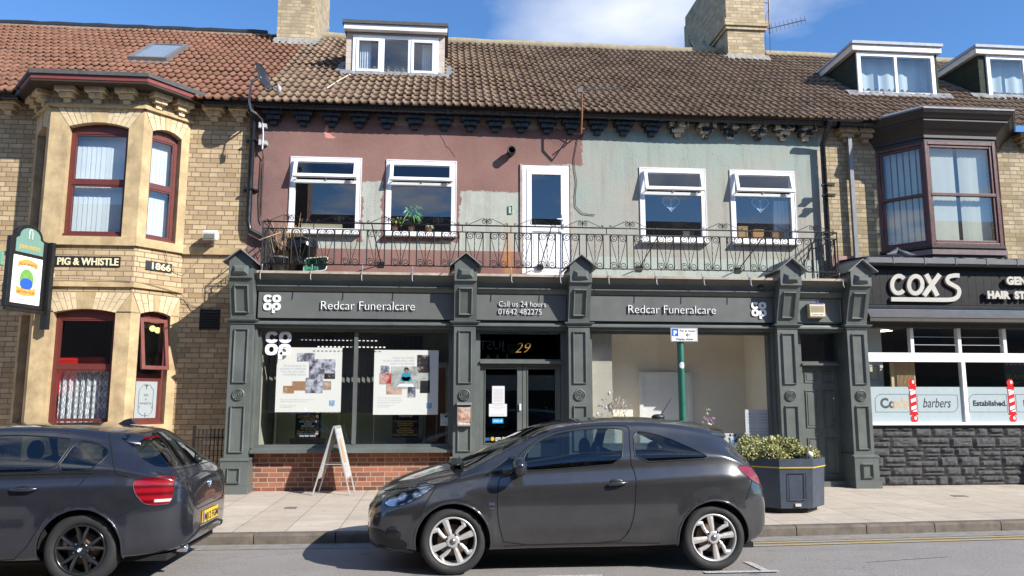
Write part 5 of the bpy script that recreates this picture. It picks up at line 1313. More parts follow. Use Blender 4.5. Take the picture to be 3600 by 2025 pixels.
def wheel(root, c, r, wd, rr, style, side=-1, rot=0.0):
    w = thing_part('wheel', root); c = Vector(c); b = MB(); s = side
    prof = [(rr, -.02), (rr+.012, -.002), (rr+.03, 0.006), (r-.05, .010), (r-.022, .002), (r-.006, -.018), (r, -.05), (r, -wd+.05), (r-.006, -wd+.018), (r-.03, -wd), (rr, -wd+.02)]
    b.lathe([(a, h*s) for a, h in prof], c, 'y', 56)
    for k in range(72):
        a = 2*pi*k/72; t = Vector((-sin(a), 0, cos(a))); q = c+Vector((cos(a)*(r-.003), s*(-.055-.0), sin(a)*(r-.003)))
        b.obox(q-t*.006, t*.012, Vector((0, -s*(wd-.11), 0)), Vector((cos(a), 0, sin(a)))*.006)
    b.build('tyre', TYRE, w)
    m_ = ALLOY if style == 'swirl' else BALLOY; b = MB()
    b.lathe([(a, h*s) for a, h in ((rr+.006, -.012), (rr+.004, -.004), (rr-.008, -.004), (rr-.016, -.018), (rr-.022, -.10), (rr-.012, -wd+.02))], c, 'y', 56)
    def spoke(pa, pb, w0, w1, dep0, dep1, th=.03):
        "tapering spoke along polar points [(r, angle)]"
        pts = pa; n = len(pts); Lf = []; Rt = []
        P = [Vector((q[0]*cos(q[1]), 0, q[0]*sin(q[1]))) for q in pts]
        for i in range(n):
            t = (P[min(n-1, i+1)]-P[max(0, i-1)]).normalized(); nn = Vector((-t.z, 0, t.x)); f = i/(n-1); ww = w0+(w1-w0)*f; dd = dep0+(dep1-dep0)*f
            Lf.append((P[i]+nn*ww/2, dd)); Rt.append((P[i]-nn*ww/2, dd))
        vs = []
        for (l, d0), (q, d1), pm_ in zip(Lf, Rt, P):
            vs += [c+l+Vector((0, s*(d0-.004), 0)), c+pm_+Vector((0, s*d0+s*.003, 0)), c+q+Vector((0, s*(d0-.004), 0)), c+q+Vector((0, s*(d0-th), 0)), c+l+Vector((0, s*(d0-th), 0))]
        fs = [(i*5+j, i*5+(j+1) % 5, (i+1)*5+(j+1) % 5, (i+1)*5+j) for i in range(n-1) for j in range(5)]
        b.add(vs, fs, False)
    if style == 'swirl':
        for k in range(4):
            a = rot+k*pi/2
            spoke([(.045, a), (rr*.5, a+.02), (rr-.004, a+.03)], 0, .030, .062, -.012, -.012)
            a2 = a+pi/4
            spoke([(.045, a2), (rr*.42, a2+.03), (rr*.62, a2-.10), (rr*.80, a2-.20), (rr-.004, a2-.02)], 0, .024, .046, -.012, -.012)
        b.lathe([(.064, -.03*s), (.064, -.010*s), (.05, -.004*s), (.035, -.006*s), (.001, -.006*s)], c, 'y', 24)
    else:
        for k in range(5):
            for e in (-.15, .15):
                a = rot+k*2*pi/5; spoke([(.05, a+e*.7), (rr*.6, a+e*1.35), (rr-.004, a+e*1.75)], 0, .030, .022, -.016, -.010, .035)
        b.lathe([(.07, -.04*s), (.068, -.018*s), (.04, -.012*s), (.001, -.012*s)], c, 'y', 24)
    rim = b.build('rim', m_, w)
    b = MB()
    for k in range(4 if style == 'swirl' else 5):
        a = rot+pi/4+k*2*pi/(4 if style == 'swirl' else 5); q = c+Vector((.062*cos(a), s*(-.004), .062*sin(a))); b.lathe([(.001, s*.002), (.011, s*.001), (.013, -s*.01)], q, 'y', 8)
    b.build('wheel_bolts', RUB, w)
    b = MB(); b.lathe([(.02, -.09*s), (rr*.66, -.09*s), (rr*.66, -.115*s), (.02, -.115*s)], c, 'y', 32); b.build('brake_disc', RUSTD, w)
    b = MB(); b.lathe([(.02, -.125*s), (rr-.01, -.125*s)], c, 'y', 32); b.lathe([(.02, -.126*s), (rr-.01, -.126*s)], c, 'y', 32); b.build('wheel_back', UNDER, w)
    b = MB(); b.lathe([(.028, s*-.004), (.026, s*.003), (.001, s*.004)], c, 'y', 20)
    if style != 'swirl':
        b.cur = 1
        for k in range(4):
            a0 = k*pi/2; b.cur = 1 if k % 2 else 2
            b.prism([c+Vector((0, s*.0045, 0))]+[c+Vector((.017*cos(a0+i*pi/8), s*.0045, .017*sin(a0+i*pi/8))) for i in range(5)], (0, s*.001, 0))
        b.build('hub_cap', [BALLOY, pm('badge blue', (.10, .30, .60), .3), LET], w)
    else:
        b.build('hub_cap', pm('cap grey', (.25, .25, .25), .3, .8), w)
    return w
def thing_part(name, parent, loc=(0, 0, 0)):
    o = bpy.data.objects.new(name, None); COL.objects.link(o); o.parent = parent; o.location = loc; o.empty_display_size = .1; return o
def tubes(paths, r, name, mt, parent, n=5):
    b = MB()
    for p in paths:
        if len(p) > 1: b.tube(p, r, n)
    return b.build(name, mt, parent) if b.v else None
def seat(b, x, y, sx=1, z0=.45):
    b._ell((x+.20*sx, y, z0+.30), .30, 12, 8, .36, .80, 1.05); b._ell((x-.10*sx, y, z0+.02), .30, 12, 8, .95, .80, .34); b._ell((x+.27*sx, y, z0+.70), .13, 12, 8, .5, 1.0, .85)
    b.tube([(x+.24*sx, y-.05, z0+.5), (x+.26*sx, y-.05, z0+.66)], .008, 5); b.tube([(x+.24*sx, y+.05, z0+.5), (x+.26*sx, y+.05, z0+.66)], .008, 5)
def liner(b, x, y, z, r):
    P = [(x+r*cos(pi*i/16), z+r*sin(pi*i/16)) for i in range(17)]
    for (a, c), (d, e) in zip(P, P[1:]): b.quad((a, y-.80, c), (a, y+.80, c), (d, y+.80, e), (d, y-.80, e))
def front_patch(car, off, y0, y1, z0, z1, lift=.004, N=16, M=4):
    b = MB(); vs = []; ok = True
    for j in range(M+1):
        for i in range(N+1):
            h = car.tree.ray_cast(Vector((-9, y0+(y1-y0)*i/N, z0+(z1-z0)*j/M)), Vector((1, 0, 0)))
            p = h[0] if h[0] is not None else Vector((-.7, y0, z0)); vs.append(p+Vector((-lift, 0, 0))+off)
    b.add(vs, [(j*(N+1)+i, j*(N+1)+i+1, (j+1)*(N+1)+i+1, (j+1)*(N+1)+i) for j in range(M) for i in range(N)], True); return b
SEAT = pm('seat fabric', (.018, .018, .02), .9, var=.2)

# ---------------------------------------------------------------- grey three door hatchback
HX, YC = .112, 8.455
T = dict(
 W=[(-.80, .36), (-.785, .48), (-.74, .60), (-.66, .70), (-.5, .785), (-.25, .838), (.2, .857), (1.2, .86), (2.3, .868), (2.7, .855), (2.9, .82), (3.05, .765), (3.15, .69), (3.21, .58), (3.235, .45)],
 zb=[(-.80, .30), (-.76, .235), (-.6, .20), (-.35, .19), (.4, .205), (2.2, .215), (2.8, .22), (3.05, .26), (3.16, .31), (3.235, .40)],
 zs=[(-.80, .52), (-.74, .60), (-.66, .665), (-.5, .735), (-.3, .79), (0, .865), (.3, .925), (.8, .955), (1.65, 1.0), (2.3, 1.045), (2.6, 1.06), (2.8, 1.02), (3.0, .92), (3.13, .80), (3.2, .66), (3.235, .52)],
 Ws=[(-.8, .90), (-.5, .90), (-.2, .93), (.2, .935), (.8, .93), (2.0, .93), (2.5, .93), (2.9, .94), (3.235, .95)],
 Wr=[(-.8, .7), (-.5, .72), (-.2, .78), (.1, .84), (.35, .83), (.6, .78), (.95, .725), (1.5, .705), (2.2, .70), (2.6, .70), (2.8, .72), (3.0, .78), (3.12, .82), (3.235, .8)],
 zr=[(-.8, .55), (-.74, .645), (-.66, .705), (-.5, .775), (-.3, .835), (0, .90), (.16, .955), (.35, 1.045), (.6, 1.16), (.85, 1.265), (1.0, 1.31), (1.3, 1.365), (1.6, 1.38), (2.0, 1.37), (2.3, 1.335), (2.55, 1.275), (2.72, 1.205), (2.85, 1.125), (2.97, 1.04), (3.08, .93), (3.16, .80), (3.21, .68), (3.235, .56)],
 zt=[(-.80, .57), (-.74, .68), (-.66, .745), (-.5, .82), (-.3, .885), (0, .962), (.15, .985), (.24, 1.02), (.45, 1.125), (.7, 1.245), (.92, 1.345), (1.05, 1.385), (1.3, 1.425), (1.6, 1.448), (1.9, 1.446), (2.2, 1.43), (2.5, 1.40), (2.68, 1.372), (2.76, 1.30), (2.86, 1.20), (3.0, 1.07), (3.1, .955), (3.17, .82), (3.21, .70), (3.235, .58)],
 bow=[(-.8, .0), (-.4, .03), (.0, .06), (.2, .09), (.9, .07), (1.5, 0), (2.4, 0), (2.7, -.01), (3.0, -.02), (3.235, 0)])
def corsa_disp(x, z):
    d = 0
    for h in (0, 2.511):
        r = math.hypot(x-h, z-.31)
        d += .016*math.exp(-((r-.375)/.035)**2)*(1 if z > .25 else 0)
    zc = .775+.075*max(0, (x-.4)/2.2)                       # shoulder crease running back to the tail lamp
    if x > .5: d += .020*math.exp(-max(0, z-zc)/.05)*(1 if z < zc+.2 else 0)*(1/(1+math.exp(-(z-zc)/.008)))*min(1, (x-.5)/.5)
    zl = .40+.16*max(0, (x-1.0)/1.4)**2 if x < 2.3 else .6   # lower door sweep
    if .45 < x < 2.2 and z < zl: d -= .030*min(1, (zl-z)/.05)*min(1, (x-.45)/.3)*min(1, max(0, 2.2-x)/.2)
    return d
car = thing('parked_car', 'dark grey three door hatchback parked at the kerb, with silver wheels and roof aerial', 'car', (HX+1.2, YC, 0), 'cars parked along the kerb')
k = Car(T, -.80, 3.235, (0, 2.511), .31, corsa_disp, wx=lambda x: 2.62+(x-2.62)*.86 if x > 2.62 else (x*1.035 if x < 0 else x))
k.arches(.352)
sh = lambda L, dx=-.112: [(x+dx, z) for x, z in L]
side = lambda c: abs(c.y) > .48
dwin = smoothpoly(sh([(.766, .952), (.80, 1.10), (.90, 1.19), (1.0, 1.245), (1.15, 1.302), (1.441, 1.338), (1.70, 1.345), (1.798, 1.33), (1.79, 1.282), (1.735, 1.012), (1.3, .978), (.9, .952)]), 1)
qwin = sh([(.40, .902), (.715, 1.118), (.665, .925)])
rwin = smoothpoly(sh([(1.895, 1.322), (2.119, 1.288), (2.30, 1.225), (2.50, 1.13), (2.609, 1.07), (2.546, 1.052), (1.868, 1.022)]), 1)
k.region('door_window', dwin, 'side', lambda c: abs(c.y) > .48 and c.z > .9); k.region('quarter_window', qwin, 'side', lambda c: abs(c.y) > .48 and c.z > .88); k.region('rear_side_window', rwin, 'side', lambda c: abs(c.y) > .48 and c.z > .98)
door = sh([(.537, .885), (.526, .605), (.545, .45), (.60, .265), (1.69, .275), (1.787, .365), (1.838, .534), (1.868, .844), (1.855, .95), (1.829, 1.012), (1.84, 1.2), (1.865, 1.345), (1.80, 1.37), (1.441, 1.365), (1.15, 1.325), (.95, 1.25), (.78, 1.13), (.70, 1.02), (.72, .93), (.62, .90)])
k.region('door', smoothpoly(door, 1), 'side', lambda c: abs(c.y) > .5)
hl = smoothpoly([(-.665, .645), (-.60, .615), (-.45, .64), (-.28, .735), (-.17, .815), (-.26, .832), (-.40, .80), (-.58, .71)], 1)
k.region('headlight', hl, 'side', lambda c: abs(c.y) > .30 and c.x < 0)
tl_p = smoothpoly([(2.775, .985), (2.90, .985), (3.02, .93), (3.2, .80), (3.2, .735), (3.06, .78), (2.93, .84), (2.83, .915)], 1)
k.region('tail_light', tl_p, 'side', lambda c: abs(c.y) > .42 and c.x > 2.6)
k.region('fog_panel', smoothpoly([(-.84, .215), (-.84, .40), (-.70, .42), (-.56, .365), (-.42, .30), (-.44, .225)], 1), 'side', lambda c: c.x < -.3)
k.region('windscreen', [(.155, .93), (.93, 1.30), (.905, 1.5), (.0, 1.1), (.06, .99)], 'side', lambda c: .05 < c.x < 1.0 and abs(c.y) < .695-.12*max(0, (c.x-.1)) and c.z > .95)
k.region('rear_window', [(2.74, 1.28), (3.05, 1.0), (3.2, 1.1), (2.9, 1.4)], 'side', lambda c: c.x > 2.7 and abs(c.y) < .52)
k.finish((HX, YC, 0))
CP = paint('grey car paint', (.082, .081, .084), .75)
near, far = (lambda c: c.y < 0), (lambda c: c.y > 0)
k.part('body', 'body', CP, car)
for sd in (near, far):
    d = k.part('door', 'door', CP, car, sd); k.part('window', 'door_window', CGL, d, sd)
    k.part('quarter_window', 'quarter_window', CGL, car, sd); k.part('rear_side_window', 'rear_side_window', CGL, car, sd)
    if sd is near: dnear = d
HLM, g = newmat('headlamp'); P = g.pos()
vo = g.node('ShaderNodeTexVoronoi', {'Vector': g.vmul(P, (1.0, 1, 1.4)), 'Scale': 13.0}, feature='SMOOTH_F1')
g.put(g.p.inputs['Base Color'], g.mix(g.ramp(vo.outputs['Distance'], .32, .6), (.60, .66, .74), (.015, .02, .03))); g.p.inputs['Metallic'].default_value = .85; g.p.inputs['Roughness'].default_value = .12; g.p.inputs['Coat Weight'].default_value = 1; g.p.inputs['Coat Roughness'].default_value = .01
g.put(g.p.inputs['Normal'], g.bump(vo.outputs['Distance'], .8, .03))
TLM = pm('tail lamp red', (.20, .004, .009), .12, var=.25, vs=16, coat=1.0)
for sd in (near, far):
    h = k.part('headlight', 'headlight', HLM, car, sd); t_ = k.part('tail_light', 'tail_light', TLM, car, sd)
WSG = glass('windscreen glass', (.55, .62, .62), .05)
k.part('bumper_insert', 'fog_panel', pm('grille gloss black', (.01, .01, .01), .25), car); k.part('windscreen', 'windscreen', WSG, car); k.part('rear_window', 'rear_window', pm('dark rear glass', (.01, .012, .014), .05, var=0), car)
L = k.line
gap = pm('panel gap', (.003, .003, .003), .9, var=0)
dgap = smoothpoly(door, 1); dgap += [dgap[0]]
lines = [L(dgap), L(sh([(-.56, .735), (-.44, .765), (-.305, .79), (-.086, .823), (.05, .845), (.167, .885), (.25, .935), (.28, .962)]), -1), L([(-.16, .81), (-.22, .72), (-.27, .64), (-.305, .56)]), L([(2.93, .84), (2.88, .74), (2.84, .66)]),
         L(sh([(.60, .262), (1.70, .272), (2.1, .262)]))]
for q in lines: tubes([q], .0045, 'panel_gap', gap, car)
tubes([L(tl_p+[tl_p[0]])], .004, 'lamp_seal', RUB, car); tubes([L(hl+[hl[0]])], .004, 'lamp_seal', RUB, car)
tubes([L(smoothpoly(qwin, 1)+[smoothpoly(qwin, 1)[0]])], .006, 'window_seal', RUB, car); tubes([L(rwin+[rwin[0]])], .006, 'window_seal', RUB, car); tubes([L(dwin+[dwin[0]])], .006, 'window_seal', RUB, dnear)
# arch lips, inner arches, underbody, cabin
b = MB(); b2 = MB()
for h in (0, 2.511):
    for sd in (-1, 1):
        arc_ = []
        for i in range(41):
            a = radians(-18+216*i/40); x, z = h+.357*cos(a), .31+.357*sin(a); q = k.tree.ray_cast(Vector((x, sd*3, z)), Vector((0, -sd, 0)))
            if q[0] is not None: arc_.append(q[0]+Vector((HX, YC+sd*.001, 0)))
        if len(arc_) > 2: MB().tube(arc_, .011, 6).build('arch_lip', CP, car)
    liner(b2, HX+h, YC, .31, .375)
    b2.box(HX+h-.36, HX+h+.36, YC-.5, YC+.5, .2, .62)
b2.box(HX-.5, HX+2.95, YC-.70, YC+.70, .19, .24); b2.build('underbody', UNDER, car)
b = MB(); 
for y in (-.36, .36): seat(b, HX+1.20, YC+y, 1, .40)
b._ell((HX+2.22, YC, .72), .55, 14, 8, .22, 1.1, .55)
for y in (-.4, .4): b._ell((HX+2.26, YC+y, 1.06), .13, 12, 8, .5, 1.0, .8)
b.build('seats', SEAT, car)
b = MB(); b._ell((HX+.42, YC, .82), .62, 14, 8, .55, 1.15, .26); b.box(HX+.3, HX+2.9, YC-.72, YC+.72, .28, .42); b.box(HX+2.3, HX+2.9, YC-.70, YC+.70, .4, .98); b.build('cabin_trim', pm('cabin trim', (.02, .02, .022), .8), car)
b = MB(); c = Vector((HX+.78, YC+.36, .93)); b.tube([c+Vector((.09*cos(a)*.5, .18*sin(a), .17*cos(a))) for a in [2*pi*i/24 for i in range(24)]], .014, 6, closed=True); b.tube([c, c+Vector((-.2, 0, -.12))], .03, 6); b.build('steering_wheel', RUB, car)
# mirror, handle, badge, aerial, wipers, plate, grille, lamps
b = MB(); m_ = Vector((HX+.615, YC-.97, 1.0)); b._ell(m_, .115, 18, 12, .62, 1.0, .78); mi = b.build('door_mirror', pm('black gloss', (.02, .02, .028), .12, coat=.8), car)
MB().obox(m_+Vector((-.03, .08, -.07)), (.07, 0, 0), (0, .10, -.02), (0, 0, .05)).build('mirror_arm', RUB, mi)
b = MB(); hp = k.line([(1.50, .832), (1.56, .828), (1.63, .823)]); c = hp[len(hp)//2]; b._ell(c+Vector((0, .004, .012)), .07, 14, 8, 1.0, .12, .52); b.build('handle_recess', RUB, dnear)
b = MB(); b.tube([c+Vector((-.075, -.02, 0)), c+Vector((-.03, -.045, .004)), c+Vector((.06, -.045, .012)), c+Vector((.10, -.018, .016))], [.014, .017, .014, .010], 8); b.build('handle', CP, dnear)
b = MB(); bp = k.line([(.36, .652), (.41, .65)]); q = bp[0]; b.box(q.x-.028, q.x+.030, q.y-.006, q.y+.01, q.z-.012, q.z+.014); b.build('badge', CHROME, car)
b = MB(); b.box(q.x-.022, q.x+.026, q.y-.004, q.y+.01, q.z-.045, q.z-.037); b.build('trim_lettering', CHROME, car)
b = MB(); fx = k.line([(2.22, 0), (2.30, 0)], view='top'); q = fx[0]; b._ell(q+Vector((0, 0, .012)), .075, 14, 8, 1, .45, .42); b.tube([q+Vector((.03, 0, .03)), q+Vector((.15, 0, .21))], [.005, .003], 6); b.build('aerial', RUB, car)
b = MB()
for y0, y1 in ((-.62, -.02), (-.1, .5)):
    pts = k.line([(.06+.0*i, y0+(y1-y0)*i/8) for i in range(9)], view='top'); pts = [p+Vector((.02, 0, .02)) for p in pts]
    b.tube(pts, .010, 6)
b._ell((HX+.03, YC-.25, 1.0), .3, 14, 6, .25, 1.6, .06); b.build('wiper', RUB, car)
b = MB(); sp = [k.line([(2.60+.0*i, -.56+.14*i) for i in range(9)], view='top')][0]
spv = [p+Vector((-.03, 0, .004)) for p in sp]+[p+Vector((.16, 0, -.028)) for p in sp]+[p+Vector((.16, 0, -.052)) for p in sp]+[p+Vector((.0, 0, -.05)) for p in sp]; n = len(sp)
b.add(spv, [(j*n+i, j*n+i+1, (j+1)*n+i+1, (j+1)*n+i) for j in range(3) for i in range(n-1)]+[(0, n, 2*n, 3*n), (n-1, 2*n-1, 3*n-1, 4*n-1)], True); b.build('spoiler', CP, car)
OF = Vector((HX, YC, 0))
front_patch(k, OF, -.40, .40, .32, .43).build('lower_grille', pm('grille gloss black', (.01, .01, .01), .25), car); front_patch(k, OF, -.32, .32, .50, .60).build('grille', pm('grille gloss black', (.01, .01, .01), .25), car)
front_patch(k, OF, -.33, .33, .545, .575, .012).build('grille_bar', CHROME, car); front_patch(k, OF, -.26, .26, .435, .54, .010).build('number_plate', LET, car)
fl_ = k.line([(-.62, .40), (-.48, .36)]); 
if fl_:
    b = MB(); b._ell(fl_[len(fl_)//2], .09, 14, 8, 1.1, .3, .75); b.build('fog_lamp', pm('fog recess', (.008, .008, .009), .3), car)
b = MB(); lip = k.line([(-.70, .25), (-.55, .225), (-.36, .215), (-.31, .215)]); b.tube(lip, .018, 6) if len(lip) > 1 else None; b.build('front_lip', RUB, car)
tx = pm('pale screen sticker', (.3, .42, .46), .6)
for h in (0, 2.511):
    wheel(car, (HX+h, YC-.835, .31), .31, .205, .218, 'swirl', -1, .35 if h == 0 else .12); wheel(car, (HX+h, YC+.835, .31), .31, .205, .218, 'swirl', 1, .2)

# ---------------------------------------------------------------- dark blue five door hatchback, cut by the left edge
BX, BY = -3.158, 8.29
T = dict(
 W=[(-3.45, .40), (-3.40, .58), (-3.25, .72), (-3.0, .80), (-2.69, .86), (-1.5, .875), (-.3, .882), (.1, .882), (.35, .872), (.52, .845), (.65, .80), (.75, .74), (.82, .65), (.855, .52)],
 zb=[(-3.45, .32), (-3.2, .22), (-2.7, .20), (-.3, .205), (.3, .22), (.6, .24), (.75, .27), (.82, .31), (.855, .36)],
 zs=[(-3.45, .50), (-3.3, .66), (-3.0, .74), (-2.5, .84), (-1.9, .90), (-1.0, .945), (0, .975), (.2, .985), (.4, .965), (.6, .93), (.75, .88), (.82, .78), (.855, .62)],
 Ws=[(-3.45, .9), (-2, .94), (-.5, .935), (.3, .935), (.6, .95), (.855, .97)],
 Wr=[(-3.45, .7), (-2.4, .8), (-2.0, .82), (-1.4, .73), (-.6, .71), (0, .70), (.3, .72), (.55, .78), (.75, .85), (.855, .85)],
 zr=[(-3.45, .54), (-3.3, .70), (-3.0, .78), (-2.4, .90), (-2.0, .98), (-1.5, 1.22), (-1.2, 1.31), (-.8, 1.345), (-.4, 1.335), (-.1, 1.295), (.1, 1.24), (.25, 1.16), (.4, 1.07), (.55, .985), (.68, .935), (.78, .86), (.83, .75), (.855, .66)],
 zt=[(-3.45, .57), (-3.3, .74), (-3.0, .82), (-2.4, .95), (-2.05, 1.03), (-1.5, 1.30), (-1.2, 1.375), (-.8, 1.405), (-.4, 1.405), (-.1, 1.385), (.1, 1.365), (.27, 1.335), (.33, 1.29), (.45, 1.19), (.58, 1.07), (.70, .97), (.78, .885), (.83, .77), (.855, .68)],
 bow=[(-3.45, 0), (-2, .08), (-1.2, .05), (-.5, 0), (.2, -.03), (.5, -.06), (.75, -.05), (.855, 0)])
def bmw_disp(x, z):
    d = 0
    for h in (0, -2.69):
        r = math.hypot(x-h, z-.315); d += .018*math.exp(-((r-.385)/.04)**2)*(1 if z > .25 else 0)
    d += .010*math.exp(-max(0, z-.83)/.04)*(1/(1+math.exp(-(z-.83)/.006)))*(1 if z < 1 else 0)
    d -= .012*math.exp(-((z-.60)/.07)**2)*(1 if x < -.45 else 0)
    return d
bc = thing('parked_car', 'dark blue hatchback with black wheels and yellow rear plate, cut by the left edge', 'car', (BX-1.2, BY, 0), 'cars parked along the kerb')
k = Car(T, -3.45, .855, (0, -2.69), .315, bmw_disp, (.12, .13)); k.arches(.355)
rdw = smoothpoly([(-1.0, .97), (-.98, 1.2), (-.9, 1.295), (-.7, 1.30), (-.42, 1.285), (-.20, 1.262), (-.29, .985)], 1)
rqw = smoothpoly([(-.27, .985), (-.175, 1.257), (.0, 1.225), (.115, 1.17), (.13, 1.13), (.09, 1.05), (.0, .99)], 1)
fdw = smoothpoly([(-1.9, .95), (-1.75, 1.06), (-1.45, 1.24), (-1.2, 1.29), (-1.06, 1.30), (-1.06, .965)], 1)
for nm, pl_ in (('rear_door_window', rdw), ('rear_quarter_window', rqw), ('front_door_window', fdw)): k.region(nm, pl_, 'side', lambda c: abs(c.y) > .48 and c.z > .9)
rdoor = [(-.99, .22), (-.55, .24), (-.43, .36), (-.28, .60), (-.09, .80), (.03, .97), (-.02, 1.25), (-.3, 1.32), (-.98, 1.33)]
k.region('rear_door', rdoor, 'side', lambda c: abs(c.y) > .5)
k.region('tail_light', smoothpoly([(.40, .90), (.48, .93), (.63, .935), (.735, .93), (.735, .695), (.6, .685), (.52, .70), (.44, .79)], 1), 'side', lambda c: abs(c.y) > .50 and .3 < c.x < .735)
k.region('rear_window', smoothpoly([(-.60, 1.0), (-.66, 1.02), (-.565, 1.27), (-.52, 1.30), (.52, 1.30), (.565, 1.27), (.66, 1.02), (.60, 1.0)], 1), 'rear', lambda c: c.x > .2 and c.z > .95)
k.finish((BX, BY, 0))
BP = paint('blue car paint', (.050, .052, .066), .72)
k.part('body', 'body', BP, bc)
for sd in (near, far):
    d = k.part('rear_door', 'rear_door', BP, bc, sd); k.part('window', 'rear_door_window', CGD, d, sd); k.part('rear_quarter_window', 'rear_quarter_window', CGD, d, sd); k.part('front_door_window', 'front_door_window', CGD, bc, sd)
    if sd is near: rd = d
k.part('rear_window', 'rear_window', glass('rear glass', (.22, .26, .27), .05), bc)
TLB, g = newmat('tail lamp layered'); P = g.pos(); z = g.xyz(P)[2]; x = g.xyz(P)[0]
wht = g.m('MULTIPLY', g.m('MULTIPLY', g.step(z, .715), g.step(z, .738, -.004)), g.step(x, BX+.60, .004))
dkb = g.m('ABSOLUTE', g.m('SINE', g.m('MULTIPLY', z, 48)))
g.put(g.p.inputs['Base Color'], g.mix(wht, g.mix(g.ramp(dkb, .3, .9), (.10, .002, .006), (.26, .005, .011)), (.62, .60, .60))); g.p.inputs['Roughness'].default_value = .15; g.p.inputs['Coat Weight'].default_value = 1
for sd in (near, far): k.part('tail_light', 'tail_light', TLB, bc, sd)
L = k.line
for q in (rdoor[:6], [(.30, .60), (.42, .655), (.5, .69)], [(.06, 1.31), (.12, 1.20), (.2, 1.06), (.27, .955), (.36, .94)]): tubes([L(q)], .0045, 'panel_gap', gap, bc)
R_ = lambda pts: k.line(pts, view='rear')
tl2 = smoothpoly([(.40, .90), (.48, .93), (.63, .935), (.735, .93), (.735, .695), (.6, .685), (.52, .70), (.44, .79)], 1); tubes([L(tl2+[tl2[0]])], .005, 'lamp_seal', RUB, bc)
tubes([R_([(-.70, .93), (-.60, .975), (0, .985), (.60, .975), (.70, .93)]), R_([(-.52, .92), (-.50, .66), (-.42, .60), (.42, .60), (.50, .66), (.52, .92)])], .0045, 'tailgate_gap', gap, bc)
tubes([L(rdw+[rdw[0]])], .007, 'window_seal', RUB, rd); tubes([L(rqw+[rqw[0]])], .007, 'window_seal', RUB, bc)
tubes([L([(-1.9, .945), (-1.0, .962), (-.3, .972), (.06, .976)])], .008, 'waist_trim', RUB, bc)
b = MB(); b2 = MB()
for h in (0, -2.69):
    for sd in (-1, 1):
        arc_ = []
        for i in range(41):
            a = radians(-18+216*i/40); x, z = h+.360*cos(a), .315+.360*sin(a); q = k.tree.ray_cast(Vector((x, sd*3, z)), Vector((0, -sd, 0)))
            if q[0] is not None: arc_.append(q[0]+Vector((BX, BY, 0)))
        if len(arc_) > 2: MB().tube(arc_, .011, 6).build('arch_lip', BP, bc)
    liner(b2, BX+h, BY, .315, .38); b2.box(BX+h-.36, BX+h+.36, BY-.5, BY+.5, .2, .62)
b2.box(BX-3.1, BX+.7, BY-.72, BY+.72, .19, .24); b2.build('underbody', UNDER, bc)
b = MB()
for y in (-.38, .38): seat(b, BX-1.30, BY+y, 1, .40)
b._ell((BX-.35, BY, .72), .55, 14, 8, .25, 1.15, .55)
for y in (-.42, .42): b._ell((BX-.30, BY+y, 1.07), .13, 12, 8, .5, 1.0, .85)
b.build('seats', SEAT, bc); b = MB(); b.box(BX-2.2, BX+.6, BY-.74, BY+.74, .28, .42); b.box(BX-.25, BX+.45, BY-.72, BY+.72, .4, .93); b.build('cabin_trim', pm('cabin trim', (.02, .02, .022), .8), bc)
# shark fin, spoiler, brake light, wiper, badge, plate, exhaust, handle
b = MB(); q = L([(-.0, 0), (.05, 0)], view='top')[0]; b.prism([q+Vector(v) for v in ((-.10, -.02, -.01), (-.02, -.012, .045), (.045, -.01, .062), (.09, -.018, .0))], (0, .035, 0)); b.build('shark_fin', BP, bc, bevel=.008)
sp = L([(.20, -.57+.1425*i) for i in range(9)], view='top'); n = len(sp); b = MB()
spv = [p+Vector((-.05, 0, .004)) for p in sp]+[p+Vector((.20-.05*abs(i-4)/4, 0, -.035)) for i, p in enumerate(sp)]+[p+Vector((.20-.05*abs(i-4)/4, 0, -.055)) for i, p in enumerate(sp)]+[p+Vector((.02, 0, -.07)) for p in sp]
b.add(spv, [(j*n+i, j*n+i+1, (j+1)*n+i+1, (j+1)*n+i) for j in range(3) for i in range(n-1)]+[(0, n, 2*n, 3*n), (n-1, 2*n-1, 3*n-1, 4*n-1)], True); b.build('spoiler', BP, bc)
c = sp[4]; MB().box(c.x+.185, c.x+.207, c.y-.17, c.y+.17, c.z-.052, c.z-.034).build('brake_light', TLM, bc)
wp = [p+Vector((.02, 0, .01)) for p in R_([(.0, 1.02), (.15, 1.06), (.42, 1.10)])]; b = MB(); b.tube(wp, [.016]+[.009]*(len(wp)-1), 6); b._ell(wp[0], .045, 10, 6, 1, 1, .8); b.build('rear_wiper', RUB, bc)
q = R_([(0, .80), (.01, .80)])[0]; b = MB(); b.lathe([(.042, -.004), (.042, .006), (.034, .008)], q, 'x', 24); b.cur = 1; b.lathe([(.034, .008), (.001, .010)], q, 'x', 24)
for i in range(4):
    b.cur = 2 if i % 2 else 3; b.prism([q+Vector((.0095, 0, 0))]+[q+Vector((.0105, .024*cos(pi/2*i+j*pi/8), .024*sin(pi/2*i+j*pi/8))) for j in range(5)], (.001, 0, 0))
b.build('badge', [CHROME, RUB, pm('badge blue', (.10, .30, .60), .3), LET], bc)
q = R_([(0, .50), (.01, .50)])[0]; x = q.x+.006; YEL = pm('yellow plate', (.80, .50, .02), .4, var=.03)
pb_ = MB().box(x, x+.008, BY-.26, BY+.26, .445, .555).build('number_plate', YEL, bc)
b = MB(); put_text(b, 'MJ12 FGM', (x+.010, BY-.205, .462), .095, u=(0, 1, 0), n=(1, 0, 0), width=.45, bold=.003); b.build('lettering', INK, pb_)
b = MB(); b.box(x+.0085, x+.0095, BY-.26, BY-.215, .445, .555); b.build('country_band', pm('plate blue', (.02, .10, .45), .4), pb_)
b = MB(); b.box(q.x-.09, x, BY-.30, BY+.30, .42, .435); b.build('plate_recess', BP, bc)
